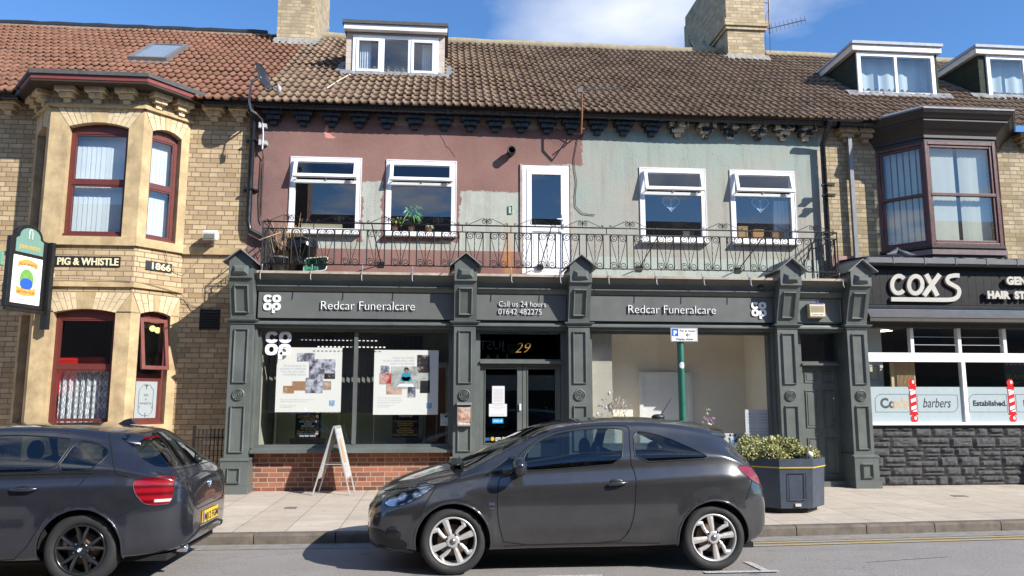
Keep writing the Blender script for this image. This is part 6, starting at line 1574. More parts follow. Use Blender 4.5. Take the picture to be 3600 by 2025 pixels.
e = Vector((BX+.73, BY-.47, .255)); b = MB(); b.lathe([(.030, -.12), (.036, .05), (.036, .07), (.030, .07), (.028, -.05)], e, 'x', 18); b.build('exhaust', CHROME, bc)
b = MB(); df = R_([(-.62, .30), (-.5, .36), (-.3, .40), (.3, .40), (.5, .36), (.62, .30)]); b.tube(df, .012, 6) if len(df) > 1 else None; b.build('diffuser_edge', RUB, bc)
hp = L([(-.62, .84), (-.38, .845)]); c = hp[len(hp)//2]; b = MB(); b._ell(c+Vector((0, .004, 0)), .075, 14, 8, 1.0, .12, .42); b.build('handle_recess', RUB, rd)
b = MB(); b.tube([c+Vector((-.11, -.01, -.004)), c+Vector((-.06, -.04, 0)), c+Vector((.07, -.04, 0)), c+Vector((.11, -.01, .002))], [.011, .017, .017, .011], 8); b.build('handle', BP, rd)
for h in (0, -2.69):
    wheel(bc, (BX+h, BY-.85, .315), .315, .215, .212, 'spokes', -1, .3); wheel(bc, (BX+h, BY+.85, .315), .315, .215, .212, 'spokes', 1, .1)
# ================================================================== fittings and loose things
IRON = pm('black iron', (.013, .013, .014), .45, var=.25, vs=12)
# ---- balcony railing
RX0, RX1, RY = -2.985, 6.845, 12.94
ra = thing('balcony_railing', 'black wrought iron scrollwork balcony railing along the top of the shopfront', 'railing', (1.9, RY, 3.7))
def spiral(c, r, a0, turns, u, v, n=18, shrink=.25):
    return [c+u*(r*(1-(1-shrink)*i/n)*cos(a0+turns*2*pi*i/n))+v*(r*(1-(1-shrink)*i/n)*sin(a0+turns*2*pi*i/n)) for i in range(n+1)]
ZB, ZM, ZT = 3.83, 4.42, 4.535
def panel_mb(o, u, w_=.285):
    v = UPZ; b = MB(); o = Vector(o); z0, z1 = ZB, ZM; H = z1-z0; r = w_/4-.004
    for s in (0, w_): b.tube([o+u*s+v*z0, o+u*s+v*z1], .0095, 4)
    tw = [o+u*(w_/2)+v*(z0+H*i/12)+u*(.003*(-1)**i) for i in range(13)]; b.tube(tw, [.005 if i % 2 else .0085 for i in range(13)], 4)
    for s in (-1, 1):
        c = o+u*(w_/2+s*w_/4)+v*(z1-.062)
        b.tube(spiral(c, r, pi/2 if s > 0 else pi/2, -s*1.6, u, v), .0062, 4); b.tube([o+u*(w_/2)+v*z0, o+u*(w_/2+s*(w_/2-.012))+v*(z1-.085)], .0055, 4)
        b.tube([o+u*(w_/2)+v*(z1-.015)]+[c+u*(s*-r*cos(t))+v*(r*sin(t)) for t in [pi*i/10 for i in range(11)]], .0062, 4)
        c = o+u*(w_/2+s*(w_/4+.012))+v*(z0+.058)
        b.tube(spiral(c, r*.92, pi, s*1.5 if s > 0 else -1.5, u*(-s), v), .0062, 4); b.tube([c+u*(s*-r*1.0*cos(t))+v*(-r*sin(t)) for t in [pi*i/10 for i in range(11)]], .0062, 4)
    return b
def crest_mb(c, u, w_=.74):
    b = MB(); c = Vector(c); v = UPZ
    for s in (-1, 1):
        q = c+u*(s*.045)+v*.062
        b.tube(spiral(q, .045, pi if s > 0 else 0, -s*1.45, u, v), .0062, 4)
        b.tube([c+v*.01, c+u*(s*.012)+v*.09, c+u*(s*.05)+v*.118, c+u*(s*.10)+v*.105, c+u*(s*.22)+v*.05, c+u*(s*.31)+v*.008], .0052, 4)
        b.tube(spiral(c+u*(s*.335)+v*.028, .023, -pi/2, s*1.3, u, v, 12), .0045, 4)
    b.tube([c, c+v*.125], .006, 4); return b
N = 24; pit = (RX1-RX0)/N
for i in range(N): panel_mb((RX0+i*pit+.06, RY, 0), U, .29).build('scroll_panel', IRON, ra)
for i in range(12):
    crest_mb((RX0+(i+.5)*(RX1-RX0)/12, RY, ZT+.005), U).build('crest_scroll', IRON, ra)
for x in (RX0, RX1):
    uy = Vector((0, 1, 0))
    for kk in range(2): panel_mb((x, RY+.08+kk*.42, 0), uy, .29).build('scroll_panel', IRON, ra)
    crest_mb((x, RY+.45, ZT+.005), uy).build('crest_scroll', IRON, ra)
b = MB(); 
for z, r in ((ZB, .011), (ZM, .010), (ZT, .013)): b.tube([(RX0, 13.88, z), (RX0, RY, z), (RX1, RY, z), (RX1, 13.88, z)], r, 6)
b.build('rail', IRON, ra)
b = MB()
for i in range(25):
    if i % 2 == 0: b.tube([(RX0+i*pit, RY, ZM), (RX0+i*pit, RY, ZT)], .0075, 4)
for x in (RX0, RX1):
    b.tube([(x, RY, 3.71), (x, RY, ZT+.01)], .011, 6)
    for y in (13.35, 13.85): b.tube([(x, y, 3.71), (x, y, ZT)], .010, 6)
b.build('post', IRON, ra)
b = MB()
for i in range(0, 25, 2):
    x = RX0+i*pit+(.02 if i == 0 else 0); b.tube([(x, RY, ZB), (x, RY-.02, 3.72), (x, 12.82, 3.69), (x, 12.815, 3.58), (x+.012, 12.80, 3.545)], .008, 5)
b.build('hook_bracket', pm('galvanised hook', (.30, .31, .32), .45, .5), ra)
b = MB()
for x, dx in ((-1.22, .10), (2.05-.25, -.08), (3.72, -.18), (5.60, -.2), (6.5, .1)):
    f = Vector((x+dx, 13.86, 4.0)); b.tube([(x, RY, ZT), f], .010, 5); b.box(f.x-.055, f.x+.055, 13.845, 13.87, f.z-.05, f.z+.05)
b.build('stay', IRON, ra)

# ---- parking sign
pk = thing('parking_sign', 'green post with white pay at meter parking sign and a round white sticker', 'sign', (0, 9.95, .118))
c = at(2405, 1230, 9.95); c2 = at(2399, 1450, 9.95); pk.location.x = c2.x
GRP = pm('green post', (.012, .115, .070), .35, var=.15, vs=5, spec=.6)
b = MB(); b.lathe([(.044, .118), (.044, az_(2405, 1160, 9.95)-.02), (.040, az_(2405, 1160, 9.95))], (c2.x, 9.95, 0), 'z', 20); b.lathe([(.0455, 1.385), (.0455, 1.40)], (c2.x, 9.95, 0), 'z', 20); b.build('post', GRP, pk)
k = at(2358, 1201, 9.89); wv, hv = at(2453, 1201, 9.89).x-k.x, az_(2358, 1153, 9.89)-k.z
b = MB(); b.box(k.x, k.x+wv, 9.885, 9.892, k.z, k.z+hv); plt = b.build('plate', pm('sign white', (.84, .84, .83), .35, var=.02), pk, bevel=.004)
b = MB(); b.frame((k.x+.006, 9.8835, k.z+.006), U, UPZ, wv-.012, hv-.012, .005, .001, (0, 1, 0))
put_text(b, 'Pay at meter', (k.x+wv*.335, 9.883, k.z+hv*.74), .034, width=wv*.60, bold=.0006); put_text(b, 'Display ticket', (k.x+wv*.19, 9.883, k.z+hv*.13), .034, width=wv*.63, bold=.0006)
ay = k.z+hv*.50; b.box(k.x+wv*.60, k.x+wv*.74, 9.8832, 9.884, ay-.005, ay+.005)
for s in (-1, 1): b.prism([(k.x+wv*.56, 9.8832, ay), (k.x+wv*.60, 9.8832, ay), (k.x+wv*.65, 9.8832, ay+s*.022), (k.x+wv*.615, 9.8832, ay+s*.022)], (0, .0008, 0))
b.build('lettering', INK, plt)
b = MB(); b.box(k.x+wv*.055, k.x+wv*.285, 9.8825, 9.884, k.z+hv*.40, k.z+hv*.94); b.build('blue_square', pm('sign blue', (.01, .13, .62), .35, var=.02), plt)
b = MB(); put_text(b, 'P', (k.x+wv*.105, 9.882, k.z+hv*.47), .082, bold=.004); b.build('letter_p', LET, plt)
b = MB()
for z in (k.z+.03, k.z+hv-.03): b.lathe([(.047, z-.01), (.047, z+.01)], (c2.x, 9.95, 0), 'z', 16); b.box(c2.x-.03, c2.x+.03, 9.89, 9.91, z-.01, z+.01)
b.build('clip', pm('steel clip', (.4, .4, .42), .4, .8), pk)
q = at(2400, 1284, 9.90); b = MB()
b.add([(c2.x-.046*sin(.75*sin(a)), 9.95-.0465*cos(.75*sin(a)), q.z+.042*cos(a)) for a in [2*pi*i/24 for i in range(24)]]+[(c2.x, 9.95-.0485, q.z)], [(i, (i+1) % 24, 24) for i in range(24)], True); b.build('sticker', pm('pale sticker', (.66, .66, .70), .5, var=.35, vs=60), pk)

# ---- octagonal planter and its shrubs
PC = Vector((4.715, 10.90, .125)); R_o = .565
pt = thing('planter', 'dark blue grey octagonal street planter with a gold band on the pavement', 'planter', PC)
PLM = pm('planter paint', (.040, .052, .075), .42, var=.25, vs=4, bump=.12, bs=40, dirt=.2, spec=.5)
def octo(r, z): return [(PC.x+r*cos(radians(22.5+45*i)), PC.y+r*sin(radians(22.5+45*i)), z) for i in range(8)]
b = MB(); zz = [(.555, .125+.07), (.575, .20), (.60, .705), (.60, .715), (.612, .72), (.612, .845), (.56, .845), (.56, .76)]
vs = [p for r, z in zz for p in octo(r, z)]; b.add(vs, [(j*8+i, j*8+(i+1) % 8, (j+1)*8+(i+1) % 8, (j+1)*8+i) for j in range(len(zz)-1) for i in range(8)]+[tuple(range(8))], False); b.build('tub', PLM, pt)
b = MB(); vs = [p for r, z in ((.615, .722), (.6165, .74)) for p in octo(r, z)]; b.add(vs, [(i, (i+1) % 8, 8+(i+1) % 8, 8+i) for i in range(8)], False); b.build('gold_band', pm('gold band', (.50, .36, .05), .4), pt)
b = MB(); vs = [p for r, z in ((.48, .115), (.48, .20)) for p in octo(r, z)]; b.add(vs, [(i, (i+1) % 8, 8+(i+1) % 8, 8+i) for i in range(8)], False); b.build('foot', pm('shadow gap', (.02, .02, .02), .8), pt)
b = MB(); V1, V2 = Vector(octo(.60, .2)[5]), Vector(octo(.60, .2)[6]); u = (V2-V1).normalized(); fy = V1.y
moulding(b, (PC.x-.115, fy-.0, .31), U, Vector((0, -.022, .5)).normalized(), NB, .24, .36, .012, .010); b.build('access_panel', PLM, pt)
MB().box(PC.x-.03, PC.x+.05, fy+.0, fy+.02, .225, .262).build('maker_plate', pm('pale plate', (.5, .46, .42), .5), pt)
MB().add(octo(.56, .78), [tuple(range(8))]).build('soil', pm('soil', (.05, .035, .025), .95, var=.4, vs=20, bump=.6), pt)
def leaf_mat(name, a, c, e):
    mt, g = newmat(name); P = g.pos(); n = g.noise(P, 11, 3, .6); n2 = g.noise(P, 60, 2)
    col = g.mix(g.ramp(n, .35, .65), a, c); col = g.mix(g.ramp(n2, .5, .62), col, e)
    g.put(g.p.inputs['Base Color'], col); g.p.inputs['Roughness'].default_value = .5; return mt
VAR = leaf_mat('variegated leaf', (.15, .17, .035), (.36, .35, .11), (.60, .57, .34))
def shrub(name, label, lobes, n, seed, mt, lr=(.014, .026), cat='shrub'):
    r2 = random.Random(seed); x0, y0, z0 = lobes[0][:3]
    o = thing(name, label, cat, (x0, y0, .80)); b = MB(); st = MB()
    for i in range(n):
        cx, cy, cz, r, h = lobes[r2.randrange(len(lobes))]
        a, t = r2.uniform(0, 2*pi), r2.uniform(-.25, 1); rr = r*sqrt(max(0, 1-t*t*.9))*r2.uniform(.55, 1.08)**.5
        p = Vector((cx+rr*cos(a), cy+rr*sin(a), cz+h*t*r2.uniform(.7, 1.05)))
        d = Vector((r2.gauss(0, 1), r2.gauss(0, 1), r2.gauss(.4, .8))).normalized(); e = d.orthogonal().normalized(); e = (e*cos(i)+d.cross(e)*sin(i)); L_ = r2.uniform(*lr)
        b.add([p, p+d*L_+e*L_*.55, p+d*L_*2, p+d*L_-e*L_*.55], [(0, 1, 2, 3)], False)
        if i % 14 == 0: st.tube([(cx+(p.x-cx)*.2, cy+(p.y-cy)*.2, .78), ((p.x+cx)/2, (p.y+cy)/2, (p.z+.8)/2+.03), p], .004, 4)
    b.build('foliage', mt, o); st.build('stems', pm('twig', (.10, .065, .04), .9), o); return o
q = PC
shrub('ivy_shrub', 'tall variegated shrub at the crest of the planting in the octagonal planter', [(q.x-.04, q.y-.05, .85, .24, .24), (q.x-.02, q.y-.02, .97, .10, .15), (q.x+.12, q.y-.1, .92, .17, .18), (q.x-.16, q.y-.1, .95, .13, .15)], 3600, 1, VAR)
shrub('ivy_shrub', 'low variegated shrub trailing over the car side rim of the octagonal planter', [(q.x-.36, q.y-.18, .86, .2, .17), (q.x-.22, q.y-.32, .86, .18, .15), (q.x-.50, q.y-.22, .85, .16, .14), (q.x-.30, q.y+.2, .90, .22, .24), (q.x-.40, q.y-.05, .92, .15, .16)], 3600, 2, VAR)
shrub('ivy_shrub', 'small variegated shrub at the rim nearest the side door of the octagonal planter', [(q.x+.38, q.y-.2, .86, .13, .10), (q.x+.30, q.y-.35, .85, .11, .09), (q.x+.42, q.y+.0, .86, .14, .10)], 1300, 3, VAR)
pb = thing('pale_ball', 'crumpled pale ball lying among the planter leaves', 'litter', (q.x+.26, q.y-.44, .88)); b = MB(); b.ball((q.x+.26, q.y-.43, .895), .045, 12, 8); b.build('paper', pm('pale paper', (.62, .58, .6), .7, var=.3, vs=40, bump=.8, bs=50), pb)

# ---- A-board
ab = thing('pavement_sign', 'silver framed folding poster board standing on the pavement before the red brick stall riser', 'sign', (-1.68, 12.9, .158))
AL = pm('aluminium', (.66, .67, .68), .35, .6, var=.06)
ft1, ft2 = Vector((-1.955, 12.74, .158)), Vector((-1.50, 12.62, .158)); bk1, bk2 = Vector((-1.86, 13.10, .160)), Vector((-1.38, 12.99, .160))
fa, fb = Vector((-1.93, 13.13, .158)), Vector((-1.96, 12.75, .158)); ga, gb_ = Vector((-1.40, 13.02, .158)), Vector((-1.50, 12.64, .158))
# the two leaves stand edge-on to the street: one faces left, one faces right
ap = Vector((-1.70, 12.72, 1.20)); aq = Vector((-1.66, 13.12, 1.20))
lf0, lf1 = Vector((-1.985, 12.70, .158)), Vector((-1.94, 13.10, .158)); rt0, rt1 = Vector((-1.43, 12.66, .158)), Vector((-1.38, 13.06, .158))
def leafpanel(t0, t1, f0, f1, post):
    v = (f0-t0); u = (t1-t0); L = u.length; H = v.length; u = u.normalized(); v = v.normalized(); n = u.cross(v).normalized()
    if (n.x > 0) != (f0.x > t0.x): n = -n
    b = MB(); w_ = .028
    b.obox(t0-u*.0, u*w_, v*H, n*.02); b.obox(t1-u*w_, u*w_, v*H, n*.02); b.obox(t0+u*w_, u*(L-2*w_), v*w_, n*.02); b.obox(t0+u*w_+v*.80, u*(L-2*w_), v*w_, n*.02)
    fr_o = b.build('leaf_frame', AL, ab, bevel=.003)
    pn = MB().obox(t0+u*w_+v*w_+n*.008, u*(L-2*w_), v*(.80-w_), n*.004).build('poster', post, fr_o); return t0, u, v, n, L, fr_o
pw = pm('poster white', (.80, .79, .76), .35, var=.03)
leafpanel(ap, aq, lf0, lf1, pm('poster back', (.45, .45, .44), .5)); t0, u, v, n, L, fo_ = leafpanel(ap, aq, rt0, rt1, pw)
b = MB(); b.obox(t0+u*.10+v*.20+n*.013, u*.15, v*.38, n*.002); b.build('poster_figure', pm('tan figure', (.42, .27, .16), .7, var=.3, vs=14), fo_)
b = MB()
for kz in range(5): b.obox(t0+u*.07+v*(.62+.03*kz)+n*.013, u*(.24-.03*(kz % 3)), v*.012, n*.002)
b.obox(t0+u*.07+v*.08+n*.013, u*.26, v*.05, n*.002); b.build('poster_text', pm('grey print', (.4, .4, .4), .6), fo_)
b = MB(); b.tube([lf0+(ap-lf0)*.45, rt0+(ap-rt0)*.45], .006, 5); b.tube([lf1+(aq-lf1)*.45, rt1+(aq-rt1)*.45], .006, 5); b.tube([ap, aq], .018, 8); b.build('brace', AL, ab)

tw = dup(ab, ab.location+Vector((12.6, .0, 0))); tag(tw, 'unseen silver folding poster board added outside the barber shop to cast its shadow')  # out of view, added to throw a triangular shadow on the stone riser
# ---- window displays
def poster(nm, label, px0, py0, px1, py1, y, head, lines, photos, foot):
    k = at(px0, py1, y); w_ = at(px1, py1, y).x-k.x; h_ = az_(px0, py0, y)-k.z
    o = thing(nm, label, 'poster', (k.x+w_/2, y, k.z)); b = MB(); b.box(k.x, k.x+w_, y, y+.006, k.z, k.z+h_); b.build('sheet', pm('poster sheet', (.80, .78, .755), .35, var=.02), o)
    for (a, c, d, e), mt in photos: MB().box(k.x+a*w_, k.x+c*w_, y-.004-.001*(a+c), y-.001, k.z+d*h_, k.z+e*h_).build('photo', mt, o)
    b = MB(); 
    for s, fx, fz, sz in lines: put_text(b, s, (k.x+fx*w_, y-.001, k.z+fz*h_), sz, align='RIGHT')
    b.build('caption', pm('pale blue print', (.42, .45, .52), .5, var=.02), o)
    b = MB()
    for s, fx, fz, sz in foot: put_text(b, s, (k.x+fx*w_, y-.001, k.z+fz*h_), sz)
    b.build('small_print', pm('grey small print', (.40, .43, .48), .5, var=.02), o)
    b = MB(); coop(b, (k.x+.82*w_, y-.001, k.z+.10*h_), .095, ex=.002); b.build('emblem', pm('sky blue print', (.08, .34, .62), .4, var=.02), o)
    b = MB(); b.tube([(k.x+.02, y, k.z+h_), (k.x+.02, y, 2.78)], .0015, 4); b.tube([(k.x+w_-.02, y, k.z+h_), (k.x+w_-.02, y, 2.78)], .0015, 4); b.tube([(k.x+.02, y, k.z), (k.x+.02, y, .85)], .0015, 4); b.tube([(k.x+w_-.02, y, k.z), (k.x+w_-.02, y, .85)], .0015, 4); b.build('cable', CHROME, o)
    return o
def photo_mat(name, cols, sx=9, seed=0, dist=1.5):
    mt, g = newmat(name); P = g.node('ShaderNodeVectorMath', {0: g.pos(), 1: (seed*3.7, 0, seed*1.3)}, operation='ADD').outputs[0]
    n = g.noise(P, sx, 3, .6); n2 = g.noise(P, sx*2.7, 4, .7); f = g.m('ADD', g.m('MULTIPLY', n, .65), g.m('MULTIPLY', n2, .35))
    r = g.node('ShaderNodeValToRGB', {0: g.ramp(f, .33, .67)}); e = r.color_ramp.elements
    while len(e) < len(cols): e.new(.5)
    for i, c in enumerate(cols): e[i].position = i/(len(cols)-1); e[i].color = (*c, 1)
    g.put(g.p.inputs['Base Color'], r.outputs[0]); g.p.inputs['Roughness'].default_value = .35; return mt
BW = photo_mat('photo monochrome', [(.03, .035, .05), (.14, .15, .19), (.55, .55, .60), (.75, .75, .78)], 7, 1)
BWD = photo_mat('photo dark', [(.006, .006, .008), (.02, .02, .025), (.05, .04, .04), (.5, .45, .42)], 7, 2)
BIKE = photo_mat('photo motorbike', [(.02, .02, .03), (.12, .11, .14), (.5, .5, .6), (.62, .62, .72)], 9, 3)
SEP = photo_mat('photo sepia', [(.16, .10, .07), (.42, .30, .24), (.62, .50, .42)], 12, 4)
YLW = photo_mat('photo floral', [(.06, .04, .03), (.36, .24, .13), (.40, .16, .10), (.58, .48, .34)], 10, 5)
REDP = photo_mat('photo red coats', [(.35, .02, .03), (.5, .06, .06), (.6, .45, .38), (.05, .04, .04)], 10, 6)
PNK = photo_mat('photo pink', [(.45, .15, .13), (.6, .38, .30), (.66, .5, .45)], 8, 7)
DESK = photo_mat('photo window desk', [(.10, .11, .10), (.36, .37, .35), (.50, .52, .50), (.62, .60, .58)], 7, 8)
TEAL = pm('photo teal coat', (.03, .30, .44), .5, var=.2, vs=30); HAIR = pm('photo dark hair', (.02, .015, .015), .6); SKIN = pm('photo warm tone', (.34, .19, .13), .6, var=.15, vs=30)
p1 = poster('window_poster', 'white hanging poster with motorbike photographs, nearest the end pilaster of the funeral parlour', 966, 1221, 1197, 1449, 13.36,
    None, (('At his funeral, we', .45, .70, .052), ('wanted to celebrate', .45, .655, .052), ('Tony his way with a', .45, .61, .052), ('motorbike hearse', .45, .565, .052)),
    (((.31, .58, .785, .915), BW), ((.50, .90, .515, .82), BIKE), ((.735, .90, .515, .60), BWD), ((.455, .715, .295, .53), BIKE), ((.25, .455, .335, .475), YLW), ((.115, .28, .29, .405), YLW), ((.715, .845, .345, .48), SEP)),
    (('We know everyone is different, so a funeral from Co-op', .07, .185, .024), ('Funeralcare is personal every step of the way.', .07, .155, .024), ('Come inside to find out more', .07, .095, .022), ('coop.co.uk/funeralcare', .07, .07, .022)))
p2 = poster('window_poster', 'white hanging poster with a teal coated reader, nearest the leaflet box of the funeral parlour', 1311, 1230, 1539, 1458, 13.36,
    None, (('I want my funeral', .62, .865, .052), ('to be a celebration, with', .62, .82, .052), ('music and dancing!', .62, .775, .052)),
    (((.105, .24, .625, .755), BW), ((.09, .36, .47, .64), REDP), ((.27, .87, .40, .745), DESK), ((.20, .44, .315, .475), PNK), ((.67, .86, .645, .925), BWD), ((.72, .87, .335, .525), BWD), ((.53, .65, .27, .45), BW)),
    (('With over 100 years experience, you', .06, .25, .026), ('can trust in Co-op Funeralcare to help', .06, .215, .026), ('you say goodbye the way you want.', .06, .18, .026), ('Come inside to find out more', .06, .14, .022), ('coop.co.uk/funeralcare', .06, .115, .022)))
k = at(1311, 1458, 13.36); 
b = MB()
for cx, cz, rx, rz in ((.50, .59, .075, .075), (.46, .55, .05, .04), (.54, .55, .05, .04)): b.prism([(k.x+1.07*cx+1.07*rx*cos(i*pi/8), 13.3545, k.z+1.07*cz+1.07*rz*sin(i*pi/8)) for i in range(16)], (0, .001, 0))
b.build('photo_figure', TEAL, p2)
b = MB(); b.prism([(k.x+1.07*.505+.04*cos(i*pi/8), 13.353, k.z+1.07*.70+.038*sin(i*pi/8)) for i in range(16)], (0, .001, 0)); b.build('photo_hair', HAIR, p2)
b = MB(); b.prism([(k.x+1.07*.505+.024*cos(i*pi/8), 13.352, k.z+1.07*.675+.032*sin(i*pi/8)) for i in range(16)], (0, .0008, 0)); b.build('photo_face', SKIN, p2)
b = MB(); b.prism([(k.x+1.07*(.36), 13.353, k.z+1.07*.43), (k.x+1.07*.64, 13.353, k.z+1.07*.43), (k.x+1.07*.60, 13.353, k.z+1.07*.48), (k.x+1.07*.40, 13.353, k.z+1.07*.48)], (0, .001, 0)); b.build('photo_book', LET, p2)
# emblem and dashes stuck to the glass
em = thing('window_sticker', 'large white stacked letter emblem stuck x', 'sticker', (-2.85, 13.295, 2.3)); b = MB(); coop(b, at(930, 1250, 13.29), .435, ex=.003); bpy.data.objects.remove(em); tag(b.build('window_sticker', pm('white vinyl', (.86, .86, .88), .4, var=.02)), 'large white stacked letter emblem stuck high in the corner of the poster window', 'sticker')
ds = thing('window_sticker', 'two dotted rows of white safety dashes across the glass above the two hanging posters', 'sticker', (-1.8, 13.295, 2.5)); 
for (xa, ya, xb, yb, n) in ((1062, 1194, 1322, 1198, 19), (1120, 1219, 1351, 1221, 17)):
    b = MB()
    for i in range(n):
        q = at(xa+(xb-xa)*i/(n-1), ya+(yb-ya)*i/(n-1), 13.293); b.box(q.x-.017, q.x+.017, 13.291, 13.293, q.z-.009, q.z+.009)
    b.build('dash_row', MC['white vinyl'], ds)

# display headstones
GRAN = pm('black granite', (.010, .010, .011), .12, var=.3, vs=60); GOLD = pm('gold lettering', (.58, .40, .12), .35, .4, var=.1)
def headstone(label, px, w_, top, lines, cap=None):
    q = at(px, 1560, 13.75); x = q.x; o = thing('headstone', label, 'headstone', (x, 13.75, .825)); b = MB(); b.box(x-w_/2-.07, x+w_/2+.07, 13.66, 13.9, .865, .985); b.build('plinth', GRAN, o, bevel=.006)
    MB().box(x-w_/2-.11, x+w_/2+.11, 13.63, 13.92, .823, .865).build('base', pm('pale stone base', (.52, .47, .34), .8, var=.1), o)
    b = MB(); b.box(x-w_/2, x+w_/2, 13.75, 13.83, .985, top); b.build('tablet', GRAN, o, bevel=.006); b = MB(); b2 = MB()
    for i, (s, z, h, wf, white) in enumerate(lines): put_text(b2 if white else b, s, (x-w_*wf/2, 13.748, z), h, width=w_*wf, bold=.001)
    if b.v: b.build('gilt_lettering', GOLD, o)
    if b2.v: b2.build('white_lettering', LET, o)
    if cap: MB().box(x-w_*.5, x+w_*.5, 13.742, 13.749, *cap).build('header_panel', pm('tan header edge', (.24, .18, .12), .5), o); 
    return o
headstone('black display headstone lettered These Are Examples under the motorbike poster', 1080, .42, 1.46, (('These Are Examples', 1.405, .05, .9, 0), ('of', 1.365, .045, .1, 0), ('LETTERING TEXTS', 1.325, .05, .8, 0), ('AVAILABLE', 1.285, .045, .55, 0), ('AND DISPLAYED', 1.245, .043, .7, 1), ('IN OUR', 1.205, .043, .3, 1), ('BROCHURE', 1.165, .043, .5, 1), ('We Would Be', 1.122, .043, .6, 0), ('Pleased To Help You', 1.082, .043, .86, 0), ('WITH ANY QUERIES', 1.042, .043, .85, 1), ('YOU MAY HAVE', 1.005, .043, .65, 1)))
headstone('black display headstone headed Co-operative Memorials under the reader poster', 1424, .45, 1.44, (('Co-operative', 1.385, .06, .62, 1), ('Memorials', 1.335, .06, .52, 1), ('A complete memorial service', 1.25, .04, .86, 0), ('of excellent quality', 1.215, .04, .6, 0), ('and unrivalled value', 1.18, .04, .6, 0), ('New Memorials', 1.13, .04, .46, 0), ('Additional Inscriptions', 1.095, .04, .66, 0), ('Cleaning & Renovation', 1.06, .04, .62, 0), ('Estimates available on request', 1.02, .04, .92, 0)))
def sheet(nm, label, cat, px0, py0, px1, py1, y, mt, lines=(), ink=None, extra=None):
    k = at(px0, py1, y); x1, z1 = at(px1, py1, y).x, az_(px0, py0, y); o = thing(nm, label, cat, (k.x, y, k.z)); MB().box(k.x, x1, y, y+.003, k.z, z1).build('sheet', mt, o)
    b = MB()
    for fx0, fx1, fz, t in lines: b.box(k.x+(x1-k.x)*fx0, k.x+(x1-k.x)*fx1, y-.002, y-.0005, k.z+(z1-k.z)*fz, k.z+(z1-k.z)*fz+t)
    if b.v: b.build('print', ink or pm('grey print', (.4, .4, .4), .6), o)
    if extra: extra(o, k, x1-k.x, z1-k.z)
    return o
PAPER = pm('white paper', (.60, .60, .62), .6, var=.02); BLP = pm('blue paper', (.03, .30, .62), .5, var=.03)
def warn(o, k, w_, h_):
    b = MB(); put_text(b, 'WARNING', (k.x+.09*w_, 13.355, k.z+.86*h_), .03, width=w_*.6, bold=.001); put_text(b, 'CCTV IN', (k.x+.09*w_, 13.355, k.z+.72*h_), .022); put_text(b, 'USE', (k.x+.09*w_, 13.355, k.z+.60*h_), .022)
    b.obox((k.x+.50*w_, 13.354, k.z+.66*h_), (.055, 0, .02), (0, .001, 0), (-.006, 0, .025)); b.box(k.x+.7*w_, k.x+.74*w_, 13.354, 13.355, k.z+.55*h_, k.z+.68*h_); b.build('lettering', INK, o)
sheet('notice', 'small white camera warning notice behind the glass beside the leaflet box', 'notice', 1548, 1454, 1579, 1497, 13.357, PAPER, ((.1, .9, .35, .006), (.1, .8, .25, .006), (.1, .85, .15, .006)), extra=warn)
ROWS = tuple((.12, .88, .12+i*.075, .006) for i in range(10))
sheet('notice', 'tall white opening times notice on the glass shop door', 'notice', 1730, 1357, 1774, 1419, 13.386, PAPER, ROWS)
sheet('notice', 'wide white notice below the opening times on the glass shop door', 'notice', 1719, 1420, 1782, 1464, 13.384, PAPER, ((.2, .8, .88, .006), (.1, .9, .72, .004), (.3, .7, .6, .004), (.15, .22, .1, .012), (.3, .37, .1, .012), (.45, .52, .1, .012), (.6, .67, .1, .012), (.75, .82, .1, .012)))
sheet('door_sticker', 'small sky blue sticker on the glass shop door', 'sticker', 1731, 1472, 1769, 1488, 13.386, BLP, ((.1, .6, .6, .006), (.1, .7, .35, .006), (.75, .88, .4, .02)), LET)
def badge(o, k, w_, h_): 
    b = MB(); b.prism([(k.x+w_/2+w_*.45*cos(i*pi/8), 13.383, k.z+h_/2+h_*.45*sin(i*pi/8)) for i in range(16)], (0, .001, 0)); b.build('disc', pm('gold disc', (.55, .38, .05), .35), o)
sheet('door_sticker', 'row sticker with blue stars at the foot of the glass shop door', 'sticker', 1700, 1537, 1722, 1551, 13.386, pm('deep blue sticker', (.01, .03, .12), .4), ((.1, .9, .3, .006), (.1, .9, .6, .005)), BLP)
sheet('door_sticker', 'gold badge sticker at the foot of the glass door, nearer the post box side', 'sticker', 1724, 1535, 1739, 1551, 13.386, INK, extra=badge)
sheet('door_sticker', 'white striped sticker at the foot of the glass shop door between two gold badges', 'sticker', 1742, 1538, 1760, 1551, 13.386, PAPER, ((.1, .9, .3, .008), (.1, .9, .6, .008)), INK)
sheet('door_sticker', 'gold badge sticker at the foot of the glass door, beside the car windscreen', 'sticker', 1763, 1535, 1778, 1551, 13.386, INK, extra=badge)
BLU = pm('blue print', (.12, .20, .42), .6)
sheet('notice', 'two column white form with blue rulings taped inside the cream backed shop window', 'notice', 2624, 1440, 2708, 1562, 13.357, PAPER, tuple((a, a+.38, .1+i*.085, .006) for a in (.07, .55) for i in range(10) if i not in (5,)), BLU)
def sketch(o, k, w_, h_):
    b = MB(); r2 = random.Random(4)
    for i in range(26): 
        x, z = k.x+w_*r2.uniform(.15, .95), k.z+h_*r2.uniform(.12, .9); b.prism([(x+r2.uniform(.006, .024)*cos(j*pi/3), 13.495, z+r2.uniform(.006, .03)*sin(j*pi/3)) for j in range(6)], (0, .001, 0))
    b.build('ink_sketch', INK, o); b = MB(); b.box(k.x+.42*w_, k.x+.62*w_, 13.496, 13.498, k.z+.35*h_, k.z+.55*h_); b.build('blue_patch', BLP, o)
sheet('art_card', 'square white card with a black ink sketch leaning in the cream backed shop window', 'picture', 2548, 1523, 2611, 1575, 13.50, PAPER, extra=sketch)
